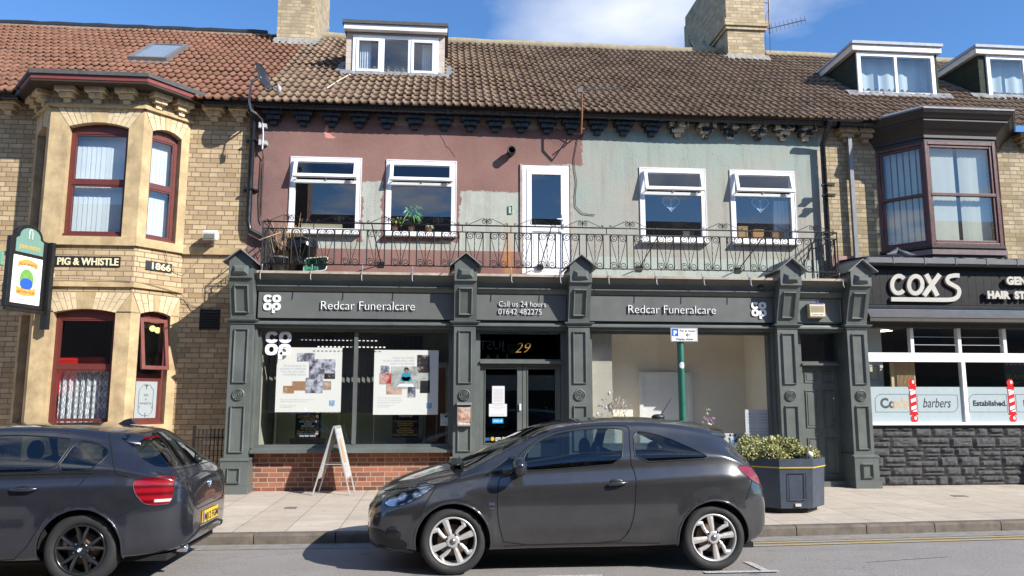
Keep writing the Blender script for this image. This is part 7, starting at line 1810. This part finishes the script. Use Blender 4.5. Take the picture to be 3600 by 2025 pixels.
# leaflet box on the second pilaster
lb = thing('leaflet_box', 'grey rimmed leaflet dispenser fixed to the pilaster beside the glass shop door', 'box', (.36, 12.97, 1.2)); k0, k1 = at(1607, 1498, 12.94), at(1657, 1428, 12.94)
b = MB(); b.box(k0.x, k1.x, 12.90, 12.998, k0.z, k0.z+.02); b.box(k0.x, k0.x+.008, 12.90, 12.998, k0.z, k1.z); b.box(k1.x-.008, k1.x, 12.90, 12.998, k0.z, k1.z); b.box(k0.x, k1.x, 12.985, 12.998, k0.z, k1.z+.02)
b.prism([(k0.x-.008, 12.87, k1.z+.02), (k0.x-.008, 12.87, k1.z+.035), (k0.x-.008, 12.998, k1.z+.06), (k0.x-.008, 12.998, k1.z+.02)], (k1.x-k0.x+.016, 0, 0)); b.build('holder', pm('grey plastic', (.22, .23, .24), .4), lb)
MB().box(k0.x+.01, k1.x-.01, 12.905, 12.93, k0.z+.02, k1.z-.01).build('leaflet', photo_mat('leaflet photo', [(.06, .035, .03), (.30, .17, .12), (.55, .40, .32), (.10, .14, .2)], 9, 11), lb)
b = MB(); put_text(b, 'Please take one', (k0.x+.03, 12.903, k0.z+.028), .035, width=(k1.x-k0.x)*.75, bold=.001); b.build('lettering', LET, lb)
# twiggy Easter branches, flowers and hanging hearts
br = thing('twig_arrangement', 'white blossom twigs hung with pale eggs in the cream backed shop window', 'decoration', (2.85, 13.6, 1.0)); b = MB(); bl = MB(); eg = MB(); r2 = random.Random(8)
base = at(2158, 1470, 13.65); 
def twig(p, d, L_, r, dep):
    q = p+d*L_; m_ = p+d*L_*.5+Vector((r2.uniform(-.01, .01), 0, r2.uniform(-.01, .01))); b.tube([p, m_, q], [r, r*.85, r*.6], 5)
    if dep > 1:
        for t in range(3): bl.ball(p+d*L_*r2.uniform(.3, 1)+Vector((r2.uniform(-.012, .012), r2.uniform(-.01, .01), r2.uniform(-.01, .015))), .009, 6, 4)
    if dep < 4:
        for _ in range(3 if dep < 2 else 2): twig(p+d*L_*r2.uniform(.55, 1), (d+Vector((r2.uniform(-.8, .8), r2.uniform(-.3, .3), r2.uniform(-.15, .45)))).normalized(), L_*.66, r*.6, dep+1)
twig(Vector((base.x, 13.65, .85)), UPZ, .44, .009, 0); twig(Vector((base.x, 13.65, .85)), Vector((-.35, 0, 1)).normalized(), .36, .007, 1)
for px, py in ((2142, 1382), (2131, 1432), (2198, 1460), (2102, 1456)): q = at(px, py, 13.6); eg._ell((q.x, 13.6, q.z), .026, 10, 8, .8, .8, 1.25)
b.build('twigs', pm('dark twig', (.07, .05, .045), .9), br); bl.build('blossom', pm('blossom', (.72, .62, .62), .7), br); eg.build('eggs', pm('pale egg', (.62, .70, .82), .5, var=.1, vs=40), br)
vs_ = at(2158, 1520, 13.65); b = MB(); b.lathe([(.05, .82), (.06, .9), (.04, 1.02), (.05, 1.05)], (vs_.x, 13.65, 0), 'z', 14); b.build('vase', pm('white vase', (.6, .6, .62), .3), br)
fl = thing('flower_arrangement', 'tall arrangement of cream and mauve flowers in the cream backed shop window', 'flowers', (4.0, 13.55, .9)); b = MB(); r2 = random.Random(5); fm = {0: pm('cream petal', (.74, .70, .52), .6), 1: pm('mauve petal', (.40, .25, .36), .7), 2: pm('stem green', (.10, .18, .07), .6), 3: pm('dusky petal', (.40, .24, .22), .7)}
mbs = {i: MB() for i in fm}
for px, py, r_, kk in ((2493, 1500, .05, 0), (2490, 1440, .022, 0), (2484, 1455, .02, 0), (2478, 1470, .028, 1), (2486, 1475, .03, 1), (2470, 1482, .022, 1), (2500, 1478, .028, 1), (2508, 1470, .03, 1), (2503, 1488, .022, 1), (2482, 1428, .013, 2), (2481, 1438, .012, 2), (2502, 1512, .03, 3), (2510, 1520, .028, 3), (2497, 1520, .025, 3), (2508, 1502, .022, 1), (2474, 1494, .02, 3)):
    for t in range(9): q = at(px, py, 13.55); mbs[kk]._ell((q.x+r2.gauss(0, r_*.5), 13.55+r2.gauss(0, r_*.4), q.z+r2.gauss(0, r_*.5)), r_*.5, 8, 6, 1, .7, .8)
q0 = at(2500, 1600, 13.55)
for px, py in ((2493, 1500), (2488, 1428), (2476, 1470), (2508, 1470), (2520, 1490)): mbs[2].tube([(q0.x, 13.55, .85), at(px, py, 13.55)], .005, 5)
for i, mb in mbs.items(): mb.build(('rose', 'mauve_bloom', 'greenery', 'dusky_bloom')[i], fm[i], fl)
HG = pm('heart wire', (.62, .66, .72), .35, .3); 
for px, py, lab in ((2359, 718, 'sparkling heart ornament hanging in the window nearest the balcony door'), (2673, 722, 'sparkling heart ornament hanging in the window beside the black downpipe')):
    q = at(px, py, 13.99); ho = thing('heart_ornament', lab, 'ornament', q); b = MB(); h_ = []
    for i in range(29):
        t = 2*pi*i/28; h_.append(q+U*(.165*sin(t)**3*1.0)+UPZ*(.135*(.8125*cos(t)-.3125*cos(2*t)-.125*cos(3*t)-.0625*cos(4*t))*1.15+.02))
    b.tube(h_, .006, 5, closed=True); b.tube([q+UPZ*.12, (q.x, 13.99, 5.40)], .002, 4)
    for i in range(1, 28, 1): b.tube([q+UPZ*(-.10), h_[i]], .0016, 3)
    b.build('wirework', HG, ho)

# ---- things on the balcony
bn = thing('bin', 'black plastic bin standing on the balcony among dry stalks', 'bin', (-2.42, 13.45, 3.71)); BINM = pm('bin black', (.016, .016, .018), .3, var=.15)
b = MB(); c = Vector((-2.42, 13.42, 0)); b.lathe([(.001, 3.71), (.20, 3.71), (.235, 4.28), (.25, 4.28), (.255, 4.33), (.24, 4.345), (.225, 4.34), (.215, 4.26)], c, 'z', 24); b.build('body', BINM, bn)
b = MB(); r2 = random.Random(3); N = 26
rim = [(c.x+.25*cos(2*pi*i/N)*(1+r2.uniform(-.04, .05)), c.y+.25*sin(2*pi*i/N), 4.32+r2.uniform(-.05, .03)) for i in range(N)]; rim2 = [(p[0]*1+.01*r2.uniform(-1, 1)+(p[0]-c.x)*.06, p[1]+(p[1]-c.y)*.06, 4.18+r2.uniform(-.05, .05)) for p in rim]
b.add(rim+rim2, [(i, (i+1) % N, N+(i+1) % N, N+i) for i in range(N)], True); b.build('liner_bag', pm('bin bag', (.012, .012, .013), .18), bn)
bk = thing('bucket', 'small dark grey bucket on the balcony edge between bin and railing corner', 'bucket', (-2.76, 13.05, 3.71)); b = MB(); b.lathe([(.001, 3.71), (.105, 3.71), (.13, 3.93), (.14, 3.93), (.142, 3.95), (.13, 3.955), (.122, 3.92), (.098, 3.73)], (-2.72, 13.05, 0), 'z', 20); b.build('pail', pm('bucket grey', (.05, .055, .055), .5, var=.35, vs=30), bk); b = MB(); b.tube([(-2.72+.14*cos(a), 13.05-.02, 3.945+.03*sin(a)) for a in [pi*i/12 for i in range(13)]], .005, 5); b.build('handle', pm('bucket handle', (.4, .4, .4), .5), bk)
cr = thing('storage_tub', 'shallow green plastic tub tipped on its side on the balcony edge', 'tub', (-2.1, 13.0, 3.71)); k = at(1110, 930, 12.97)
def rr(cx, cz, w_, h_, r, y, n=5): return [(cx+sx*(w_/2-r)+r*cos(a0+pi/2*i/n), y, cz+sz*(h_/2-r)+r*sin(a0+pi/2*i/n)) for sx, sz, a0 in ((1, 1, 0), (-1, 1, pi/2), (-1, -1, pi), (1, -1, 3*pi/2)) for i in range(n+1)]
zc_ = 3.835; o1, o2, o3, o4 = rr(k.x, zc_, .385, .25, .05, 12.965), rr(k.x, zc_, .36, .225, .045, 12.96), rr(k.x, zc_-.005, .30, .175, .03, 13.12), rr(k.x, zc_, .37, .235, .045, 12.985); n = len(o1)
tilt_ = lambda L: [(x+(z-zc_)*.08, y+(z-zc_)*.22, z+(x-k.x)*.10) for x, y, z in L]
b = MB(); b.add(tilt_(o2)+tilt_(o3), [(i, (i+1) % n, n+(i+1) % n, n+i) for i in range(n)]+[tuple(range(n, 2*n))], False); b.build('tray', pm('green plastic tub', (.05, .21, .13), .35, var=.25, vs=8), cr)
b = MB(); b.add(tilt_(o1)+tilt_(o2)+tilt_(o4), [(i, (i+1) % n, n+(i+1) % n, n+i) for i in range(n)]+[(i, (i+1) % n, 2*n+(i+1) % n, 2*n+i) for i in range(n)], False); b.build('rim', pm('pale rim', (.55, .54, .46), .5, var=.2, vs=20), cr)
dg = thing('dry_grass', 'dead straw coloured stalks rising behind the black balcony bin', 'plant', (-2.6, 13.5, 3.71)); b = MB(); r2 = random.Random(17)
for i in range(46):
    p = Vector((-2.62+r2.gauss(0, .10), 13.5+r2.uniform(-.12, .2), 3.72)); t = p+Vector((r2.gauss(0, .14), r2.uniform(-.15, .1), r2.uniform(.5, 1.15))); m_ = (p+t)/2+Vector((r2.gauss(0, .03), 0, .06)); b.tube([p, m_, t], [.006, .005, .002], 4)
b.tube([(-2.55, 13.0, 4.42), (-2.8, 12.9, 4.30), (-3.02, 12.85, 4.20)], [.006, .01, .004], 5); b.build('stalks', pm('straw', (.50, .33, .16), .8, var=.3, vs=15), dg)
# house plants and books in the windows
def potted(label, px, y, zb, h, seed, leafc, spread, nl, ll=.16):
    q = at(px, 800, y); o = thing('pot_plant', label, 'plant', (q.x, y, zb)); b = MB(); b.lathe([(.045, zb), (.06, zb+.10), (.064, zb+.10)], (q.x, y, 0), 'z', 14); b.build('pot', pm('terracotta pot', (.34, .15, .07), .7), o)
    r2 = random.Random(seed); b = MB(); st = MB(); st.tube([(q.x, y, zb+.08), (q.x+.01, y, zb+h*.65)], .008, 5)
    for i in range(nl):
        a = r2.uniform(0, 2*pi); e = r2.uniform(-.3, .8); p = Vector((q.x+.01, y, zb+h*r2.uniform(.45, .75))); d = Vector((cos(a), sin(a)*.5, e)).normalized(); L_ = r2.uniform(.6, 1.1)*ll*spread; m_ = p+d*L_*.6+Vector((0, 0, .02)); t = p+d*L_+Vector((0, 0, -.06*spread)); w_ = Vector((-sin(a), .4, .3)).normalized()*.016
        b.add([p, m_+w_, t, m_-w_], [(0, 1, 2, 3)], False)
    b.build('leaves', leafc, o); st.build('stem', pm('twig', (.10, .065, .04), .9), o); return o
LF = pm('house leaf', (.06, .17, .035), .4, var=.4, vs=30); LY = pm('yellowing leaf', (.25, .26, .06), .5, var=.4, vs=30)
potted('bushy green pot plant in the middle of the window left of the balcony door', 1446, 14.0, 4.62, .52, 3, LF, 1.5, 60); potted('small yellow green sprout on the plant window sill nearest the bin', 1388, 14.0, 4.62, .30, 4, LY, 1.0, 14); potted('low pale succulent on the plant window sill nearest the balcony door', 1508, 13.99, 4.62, .16, 6, pm('pale succulent', (.46, .42, .22), .5), .7, 34, .12)
for lab, px0, px1, y, z0, z1, mt in (('tall tan book box standing in the heart window by the downpipe', 2596, 2630, 14.05, 4.60, 4.86, pm('tan card', (.40, .22, .08), .7)), ('small orange box standing mid sill in the heart window by the downpipe', 2648, 2686, 14.02, 4.60, 4.80, pm('orange card', (.46, .20, .05), .7)), ('low brown box x', 2716, 2756, 14.05, 4.60, 4.76, pm('brown card', (.27, .13, .06), .7)), ('low brown box on the sill of the other heart window', 2402, 2440, 14.05, 4.62, 4.74, pm('dull brown card', (.12, .08, .06), .7)), ('long cream box along the sill of the window above the bin', 1058, 1200, 14.0, 4.64, 4.73, pm('cream box', (.46, .38, .25), .7))):
    x0_, x1_ = at(px0, 830, y).x, at(px1, 830, y).x; o = thing('storage_box', lab, 'box', ((x0_+x1_)/2, y, z0)); MB().box(x0_, x1_, y, y+.10, z0, z1).build('carton', mt, o, bevel=.004); MB().box(x0_-.004, x1_+.004, y-.004, y+.104, z1, z1+.015).build('lid', mt, o)

# ---- fittings on the walls
sdh = thing('satellite_dish', 'dark satellite dish on a bent grey pole above the gutter where red tiles meet brown', 'satellite dish', (-3.35, 13.6, 6.9))
c = at(926, 268, 13.15); nrm = Vector((.93, -.30, .30)).normalized(); u = nrm.orthogonal().normalized(); u = (UPZ-nrm*UPZ.dot(nrm)).normalized(); v = nrm.cross(u)
b = MB(); rings = 7; M = 28; vs = []
for j in range(rings):
    r_ = j/(rings-1)
    for i in range(M): a = 2*pi*i/M; vs.append(c+u*(.235*r_*cos(a))+v*(.205*r_*sin(a))-nrm*(.055*(1-r_*r_)))
b.add(vs, [(j*M+i, j*M+(i+1) % M, (j+1)*M+(i+1) % M, (j+1)*M+i) for j in range(rings-1) for i in range(M)], True); b.tube([vs[(rings-1)*M+i] for i in range(M)], .006, 5, closed=True); b.build('dish', pm('dish grey black', (.022, .023, .028), .4, var=.1), sdh)
lnb = at(982, 318, 12.95); b = MB(); b.tube([c-u*.215-nrm*.02, c-u*.23+nrm*.12, lnb+Vector((-.02, 0, .02))], .012, 6); b.build('arm', pm('dish arm', (.32, .33, .34), .4, .5), sdh)
b = MB(); b.lathe([(.001, -.05), (.03, -.05), (.036, .05), (.026, .07), (.001, .07)], lnb, 'z', 14); b.ball(lnb+Vector((-.02, 0, .085)), .022, 10, 6); b.build('receiver', pm('receiver grey', (.42, .42, .43), .4), sdh)
POLE = pm('galvanised pole', (.36, .37, .38), .35, .6)
pp_ = [at(*p, y) for p, y in (((885, 286), 13.3), ((880, 310), 13.3), ((876, 355), 13.32), ((884, 388), 13.45), ((905, 402), 13.72), ((922, 420), 13.80), ((925, 470), 13.80), ((922, 525), 13.80))]
b = MB(); b.tube(pp_, .020, 8); b.tube([at(885, 283, 13.3), c-nrm*.05], .018, 6)
b.build('pole', POLE, sdh); b = MB()
for py in (443, 503): q = at(924, py, 13.83); b.box(q.x-.045, q.x+.075, 13.79, 13.9, q.z-.035, q.z+.035); b.box(q.x-.06, q.x-.03, 13.77, 13.83, q.z-.05, q.z+.05)
b.build('wall_bracket', pm('bracket grey', (.45, .45, .46), .5), sdh)
cab = pm('black cable', (.012, .012, .012), .5)
b = MB(); b.tube([at(922, 528, 13.82), at(925, 545, 13.85), at(918, 600, 13.87), at(912, 700, 13.87), at(914, 768, 13.87), at(922, 786, 13.87)], .008, 5); b.tube([at(922, 528, 13.82), at(928, 560, 13.87), at(921, 690, 13.88), at(918, 760, 13.88)], .006, 5); b.build('cable', cab, sdh)
ae = thing('tv_aerial', 'rusty pole aerial fixed among the eaves brackets over the pink and green join', 'aerial', (2.5, 13.7, 6.2)); RUSTY = pm('rusty steel', (.20, .085, .04), .8, var=.4, vs=16); GAL = pm('aerial alloy', (.16, .15, .14), .45, .6)
yA = 13.36; b = MB(); b.tube([at(2045, 316, yA), at(2046, 400, yA), at(2043, 470, 13.5)], .018, 8); b.tube([at(2043, 470, 13.5), at(2010, 470, 13.88)], .014, 6); b.tube([at(2043, 450, 13.5), at(2060, 455, 13.88)], .012, 6); b.build('mast', RUSTY, ae)
def yagi(o, p0, p1, n, el, mt, side):
    b = MB(); b.tube([p0, p1], .011, 6); d = (p1-p0)
    for i in range(n): f = .12+.88*i/(n-1); q = p0+d*f; b.tube([q-side*el*(1-.25*f), q+side*el*(1-.25*f)], .006, 4)
    return b.build('boom', mt, o)
p0, p1 = at(2036, 318, yA), at(2203, 310, yA-.25); yagi(ae, p0, p1, 12, .10, GAL, Vector((.1, .6, .5)).normalized())
b = MB(); 
for s in (-.10, .10): b.tube([p0+Vector((-.02, 0, s*.3)), p0+Vector((-.05, 0, s))], .008, 4)
b.box(p0.x-.03, p0.x+.06, yA-.03, yA+.03, p0.z-.04, p0.z+.03); b.build('reflector', GAL, ae)
b = MB(); b.tube([at(*p, 13.88) for p in ((2052, 470), (2030, 490), (2018, 560), (2020, 590), (2028, 640), (2022, 690), (2024, 725), (2048, 750), (2075, 754), (2092, 755))], .007, 5); b.build('cable', cab, ae)
ac = thing('tv_aerial', 'dark aerial on a tall mast beside the broad sooty chimney against the sky', 'aerial', (cx1+.05, cy_+.5, 10)); y = cy_+.4; b = MB(); b.tube([at(2702, -20, y), at(2706, 118, y)], .022, 6); b.tube([at(2702, 10, y), (cx1-.02, y, at(2700, 10, y).z)], .015, 5); b.tube([at(2704, 30, y), at(2690, 60, y), at(2691, 180, y)], .006, 4); b.build('mast', GAL, ac)
yagi(ac, at(2698, 102, y), at(2831, 70, y-.6), 9, .16, GAL, Vector((0, .3, 1)).normalized())
b = MB(); b.tube([at(2706, 110, y), at(2708, 186, y)], .006, 4); b.build('cable', cab, ac)
def bird(label, p, s, heading, mt, cat='bird', tilt=0):
    o = thing('pigeon', label, cat, p); h = Vector((cos(heading), sin(heading), 0)); b = MB()
    prof = [(-.17, .0, .008, .06), (-.10, .015, .025, .065), (-.04, .05, .05, .08), (.03, .055, .055, .10), (.08, .04, .045, .135), (.10, .026, .028, .165), (.115, .026, .026, .185), (.135, .018, .018, .185), (.15, .005, .005, .18), (.165, .002, .002, .175)]
    vs = []; 
    for d, rw, rh, z in prof:
        for i in range(10): a = 2*pi*i/10; vs.append(Vector(p)+h*((d*cos(tilt)-(z-.06)*sin(tilt))*s)+Vector((-h.y, h.x, 0))*(max(rw, .003)*s*cos(a))+UPZ*((.06+(z-.06+rh*sin(a))*cos(tilt)+d*sin(tilt))*s))
    b.add(vs, [(j*10+i, j*10+(i+1) % 10, (j+1)*10+(i+1) % 10, (j+1)*10+i) for j in range(len(prof)-1) for i in range(10)], True); q = Vector(p)
    for e in (-.02, .02): b.tube([q+h*.02*s+Vector((-h.y, h.x, 0))*e*s, q+h*.02*s+Vector((-h.y, h.x, 0))*e*s+UPZ*.06*s], .005*s, 4)
    b.build('bird_body', mt, o); return o
PG = pm('pigeon grey', (.05, .06, .075), .6, var=.4, vs=40)
q = at(2425, 172, 18.7); bird('dark pigeon perched on the roof ridge beside the broad sooty chimney', (q.x, 18.7, zroof(18.7)+.14), 1.35, pi*.98, PG, tilt=.75)
bird('grey pigeon resting on the flat lead roof under the oriel window', (8.02, 13.2, 4.15), 1.0, .4, PG); bird('upright pigeon standing on the flat lead roof next to another', (8.28, 13.25, 4.15), 1.0, 2.6, pm('pigeon slate', (.09, .10, .12), .6, var=.3, vs=30))
# hanging pub sign
hp_ = thing('hanging_sign', 'arch topped hanging sign with green header over a white pub panel', 'sign', (-6.75, 13.1, 3.4)); q0 = at(40, 1075, 12.55); q1 = at(118, 1085, 13.12)
C0 = at(20, 1073, 12.45); u = Vector((.33, .60, 0)).normalized(); a_ = at(8, 1074, 12.45); w_ = .0; 
# frame plane: outer edge towards the street, inner edge near the bay pier
o = at(10, 1074, 12.42); e = at(140, 1098, 13.10); u = Vector((e.x-o.x, e.y-o.y, 0)); Wd = u.length; u = u.normalized(); n = Vector((u.y, -u.x, 0)); H = az_(34, 826, 12.42)-o.z
if n.y > 0: n = -n
def sp(s, t, d=0): return o+u*(s*Wd)+UPZ*(t*H)+n*d
outl = [(0, 0), (1, 0), (1, 1.02), (.92, 1.02), (.86, 1.04)]+[(.50+.36*cos(a), 1.04+.17*sin(a)) for a in [pi*i/14 for i in range(15)]]+[(.14, 1.04), (.08, 1.0), (0, 1.0)]
b = MB(); b.prism([sp(s, t, .04) for s, t in outl], -n*.08); b.build('frame', pm('sign black', (.012, .012, .013), .4, var=.1), hp_, bevel=.006)
hd = [(.13, .79), (.88, .79), (.88, .99), (.78, 1.02)]+[(.50+.28*cos(a), 1.03+.13*sin(a)) for a in [pi*i/14 for i in range(15)]]+[(.22, 1.02), (.13, .98)]
b = MB(); b.prism([sp(s, t, .046) for s, t in hd], -n*.004); b.build('header_panel', pm('sage green', (.16, .29, .24), .4, var=.05), hp_)
b = MB(); put_text(b, "JOHN SMITH'S", sp(.22, .85, .048), .085, u=u, n=n, width=.58*Wd, bold=.002); b.build('header_lettering', pm('amber lettering', (.62, .40, .06), .4), hp_)
b = MB(); b.tube([sp(.455, 1.0, .05), sp(.455, 1.08, .05), sp(.47, 1.125, .05), sp(.5, 1.14, .05), sp(.53, 1.125, .05), sp(.545, 1.08, .05), sp(.545, 1.0, .05)], .009, 5); b.build('magnet_emblem', pm('silver emblem', (.62, .62, .62), .4), hp_)
b = MB(); b.prism([sp(s, t, .046) for s, t in ((.10, .06), (.89, .06), (.89, .74), (.10, .74))], -n*.004); b.build('white_panel', pm('sign white panel', (.82, .82, .82), .35, var=.02), hp_)
ORG = pm('orange ribbon', (.66, .34, .08), .5, var=.1)
b = MB(); b.prism([sp(.49+.19*cos(a), .415+.145*sin(a), .0475) for a in [2*pi*i/24 for i in range(24)]], -n*.001); b.build('oval_green', pm('leaf green print', (.16, .36, .08), .5, var=.3, vs=20), hp_)
b = MB(); b.prism([sp(.49+.175*cos(a), .345+.085*sin(a), .049) for a in [2*pi*i/24 for i in range(24)]], -n*.001); b.build('oval_blue', pm('royal blue print', (.02, .10, .50), .5), hp_)
def ribbon(t0, bow, hgt): 
    b = MB(); N = 12; top = [(.22+.54*i/N, t0+bow*sin(pi*i/N)) for i in range(N+1)]; b.add([sp(s, t, .050) for s, t in top]+[sp(s, t+hgt, .050) for s, t in top], [(i, i+1, N+2+i, N+1+i) for i in range(N)], False); return b
ribbon(.575, .045, .08).build('ribbon', ORG, hp_); ribbon(.205, -.035, .10).build('ribbon', ORG, hp_)
BRN = pm('brown print', (.10, .05, .02), .5)
b = MB(); put_text(b, "PIG N' WHISTLE", sp(.26, .605, .052), .06, u=u, n=n, width=.46*Wd); put_text(b, 'BRITISH PUB', sp(.25, .205, .052), .065, u=u, n=n, width=.46*Wd); put_text(b, 'TRADITIONAL', sp(.32, .272, .052), .022, u=u, n=n, width=.3*Wd); b.build('ribbon_lettering', BRN, hp_)
b = MB(); put_text(b, 'FREE HOUSE', sp(.28, .095, .048), .055, u=u, n=n, width=.46*Wd); b.build('lettering', INK, hp_)
b = MB(); ee = sp(1.0, 0); b.obox(ee+UPZ*(-.30)+u*.02, u*.07, n*.12, UPZ*(H+.32)); b.obox(sp(.0, .0)+UPZ*-.06, u*(Wd+.05), n*.05, UPZ*.05); b.build('post_bracket', IRON, hp_)
# second sign peeping in at the picture's edge
hs2 = thing('hanging_sign', 'sliver of a mint green edged sign beyond the hanging pub sign', 'sign', (-7, 12.3, 3.5)); q = at(0, 930, 12.0); b = MB(); b.box(q.x-.3, q.x+.018, 12.0, 12.06, az_(0, 930, 12.0), az_(0, 882, 12.0)); b.build('panel', pm('mint edge', (.16, .36, .25), .4), hs2, bevel=.006)
# lamps and boxes
fl_ = thing('floodlight', 'grey rectangular floodlight on the buff wall beside the stone bay', 'lamp', (-4.03, 13.8, 4.4)); k0, k1 = at(717, 846, 13.72), at(765, 820, 13.72); b = MB(); b.prism([(k0.x, 13.62, k0.z), (k0.x, 13.60, k1.z), (k0.x, 13.70, k1.z+.05), (k0.x, 13.82, k1.z+.04), (k0.x, 13.80, k0.z+.02)], (k1.x-k0.x, 0, 0)); b.build('housing', pm('floodlight white', (.60, .60, .58), .5), fl_, bevel=.006)
MB().box(k0.x+.02, k1.x-.02, 13.605, 13.615, k0.z+.02, k1.z-.015).build('lens', pm('floodlight glass', (.16, .16, .12), .15), fl_); b = MB(); b.box((k0.x+k1.x)/2-.02, (k0.x+k1.x)/2+.02, 13.78, 13.9, k0.z-.06, k0.z+.04); b.build('bracket', pm('floodlight arm', (.3, .3, .3), .5), fl_)
bh = thing('bulkhead_lamp', 'oval white bulkhead lamp with a wire guard beside the hanging sign', 'lamp', (-6.5, 13.22, 3.7)); q = at(173, 969, 13.2); b = MB(); b._ell((q.x, 13.22, q.z), .1, 16, 10, .72, .45, 1.0); b.build('globe', pm('milky globe', (.62, .60, .55), .25), bh); b = MB(); b.tube([(q.x+.075*cos(a), 13.19, q.z+.10*sin(a)) for a in [2*pi*i/20 for i in range(20)]], .008, 5, closed=True); b.tube([(q.x, 13.16, q.z+.1), (q.x, 13.155, q.z-.1)], .006, 5); b.tube([(q.x-.07, 13.165, q.z), (q.x+.07, 13.165, q.z)], .006, 5); b.build('guard', pm('guard white', (.6, .6, .58), .5), bh)
al = thing('alarm_box', 'cream alarm box with a blue top edge on the panel above the side door', 'alarm', (6.6, 13.05, 3.05)); k0, k1 = at(2848, 1116, 13.0), at(2900, 1066, 13.0); b = MB(); b.prism([(k0.x, 13.02, k0.z), (k0.x, 13.0, k0.z+.02), (k0.x, 13.0, k1.z-.02), (k0.x, 13.03, k1.z), (k0.x, 13.11, k1.z), (k0.x, 13.11, k0.z)], (k1.x-k0.x, 0, 0)); bx_ = b.build('case', pm('alarm cream', (.62, .53, .36), .45), al, bevel=.008)
b = MB(); b.box(k0.x+.02, k1.x-.02, 12.999, 13.03, k1.z-.022, k1.z+.004); b.build('blue_edge', pm('alarm blue', (.04, .08, .40), .4), al); b = MB()
for i in range(7): b.box(k0.x+.02, k1.x-.02, 12.994, 13.0, k0.z+.095+i*.016, k0.z+.101+i*.016)
b.build('louvres', pm('alarm shade', (.40, .33, .22), .5), al); MB().box(k0.x+.05, k1.x-.03, 12.996, 13.0, k0.z+.035, k0.z+.075).build('label_plate', LET, al); b = MB(); put_text(b, 'RENDER ALARMS', (k0.x+.058, 12.995, k0.z+.045), .022, width=k1.x-k0.x-.10, bold=.001); b.build('lettering', INK, al)
cc = thing('dome_camera', 'round dome security camera on the dark cornice above the emblem end of the shop sign', 'camera', (5.3, 13.0, 3.5)); q = at(2672, 1012, 13.02); b = MB(); b.lathe([(.07, .02), (.07, -.02), (.062, -.03)], (q.x, 13.03, q.z), 'y', 24); b.build('collar', pm('camera collar', (.20, .21, .21), .4), cc); b = MB(); b.lathe([(.055, -.02), (.05, -.05), (.03, -.075), (.001, -.08)], (q.x, 13.03, q.z), 'y', 20); b.build('dome', pm('camera dome', (.03, .025, .025), .08), cc)
# loose wires on the pub
b = MB(); W_ = pm('grey wire', (.25, .22, .18), .6)
wr = thing('wire', 'thin loose wire drooping across the buff bay and brick wall', 'cable', (-4.3, 13.8, 3.5))
cp = lambda f, s, z, d=.02: (lambda a, u, n: a+u*s+n*d+UPZ*z)(*fr(f)[:3])
b.tube([(-6.5, 13.17, 3.56), (-6.2, 13.18, 3.585), (-5.6, 13.18, 3.56), (-5.12, 13.18, 3.545), cp('right', .3, 3.52, .07), cp('right', .8, 3.44, .07), (-4.45, 13.87, 3.36), (-4.3, 13.88, 3.12), (-4.2, 13.88, 3.10)], .006, 4); b.build('flex', W_, wr); b = MB()
b.tube([cp('right', .5, 4.14, .07), cp('right', .56, 3.95), cp('right', .7, 3.8), (-4.5, 13.88, 3.78), (-4.2, 13.88, 4.12), (-4.05, 13.86, 4.33)], .006, 4); b.build('flex', W_, wr); b = MB(); b.tube([(-4.5, 13.88, 3.28), (-4.1, 13.88, 3.19), (-3.5, 13.88, 3.32)], .006, 4); b.build('flex', W_, wr)
# iron gate between the pub and the first pilaster
gt = thing('iron_gate', 'low black iron railing gate between the brick wall and the first grey pilaster', 'gate', (-3.85, 13.2, .16)); b = MB(); gx0, gx1, gy = at(683, 1560, 13.25).x, -3.5, 13.25
for z in (.30, 1.02): MB().box(gx0, gx1, gy-.012, gy+.012, z-.015, z+.015).build('rail', IRON, gt)
b = MB(); fn = MB(); i = 0; x = gx0
while x < gx1-.01: b.tube([(x, gy, .2), (x, gy, 1.13)], .010, 6); fn.ball((x, gy, 1.145), .017, 8, 6); x += .062; i += 1
b.build('bars', IRON, gt); fn.build('finials', IRON, gt)
b = MB(); b.box(gx0-.03, gx0+.01, gy-.02, gy+.02, .16, 1.2); b.build('post', IRON, gt)
# small covers set in the paving
for px, py, wq, lab in ((3372, 1743, .22, 'small dark metal cover set in the paving before the stone stall riser'), (1022, 1783, .16, 'small rusty metal cover set in the paving before the first window')):
    q = atz(px, py, .15); zq = .112+.048*((q.y-kerb_y(q.x)-.15)/(13-kerb_y(q.x)-.15)); o = thing('access_cover', lab, 'cover', (q.x, q.y, zq)); b = MB(); b.box(q.x-wq/2, q.x+wq/2, q.y-.07, q.y+.07, zq-.02, zq+.006); b.build('lid', pm('iron cover', (.14, .11, .10), .8, var=.3, vs=20), o)
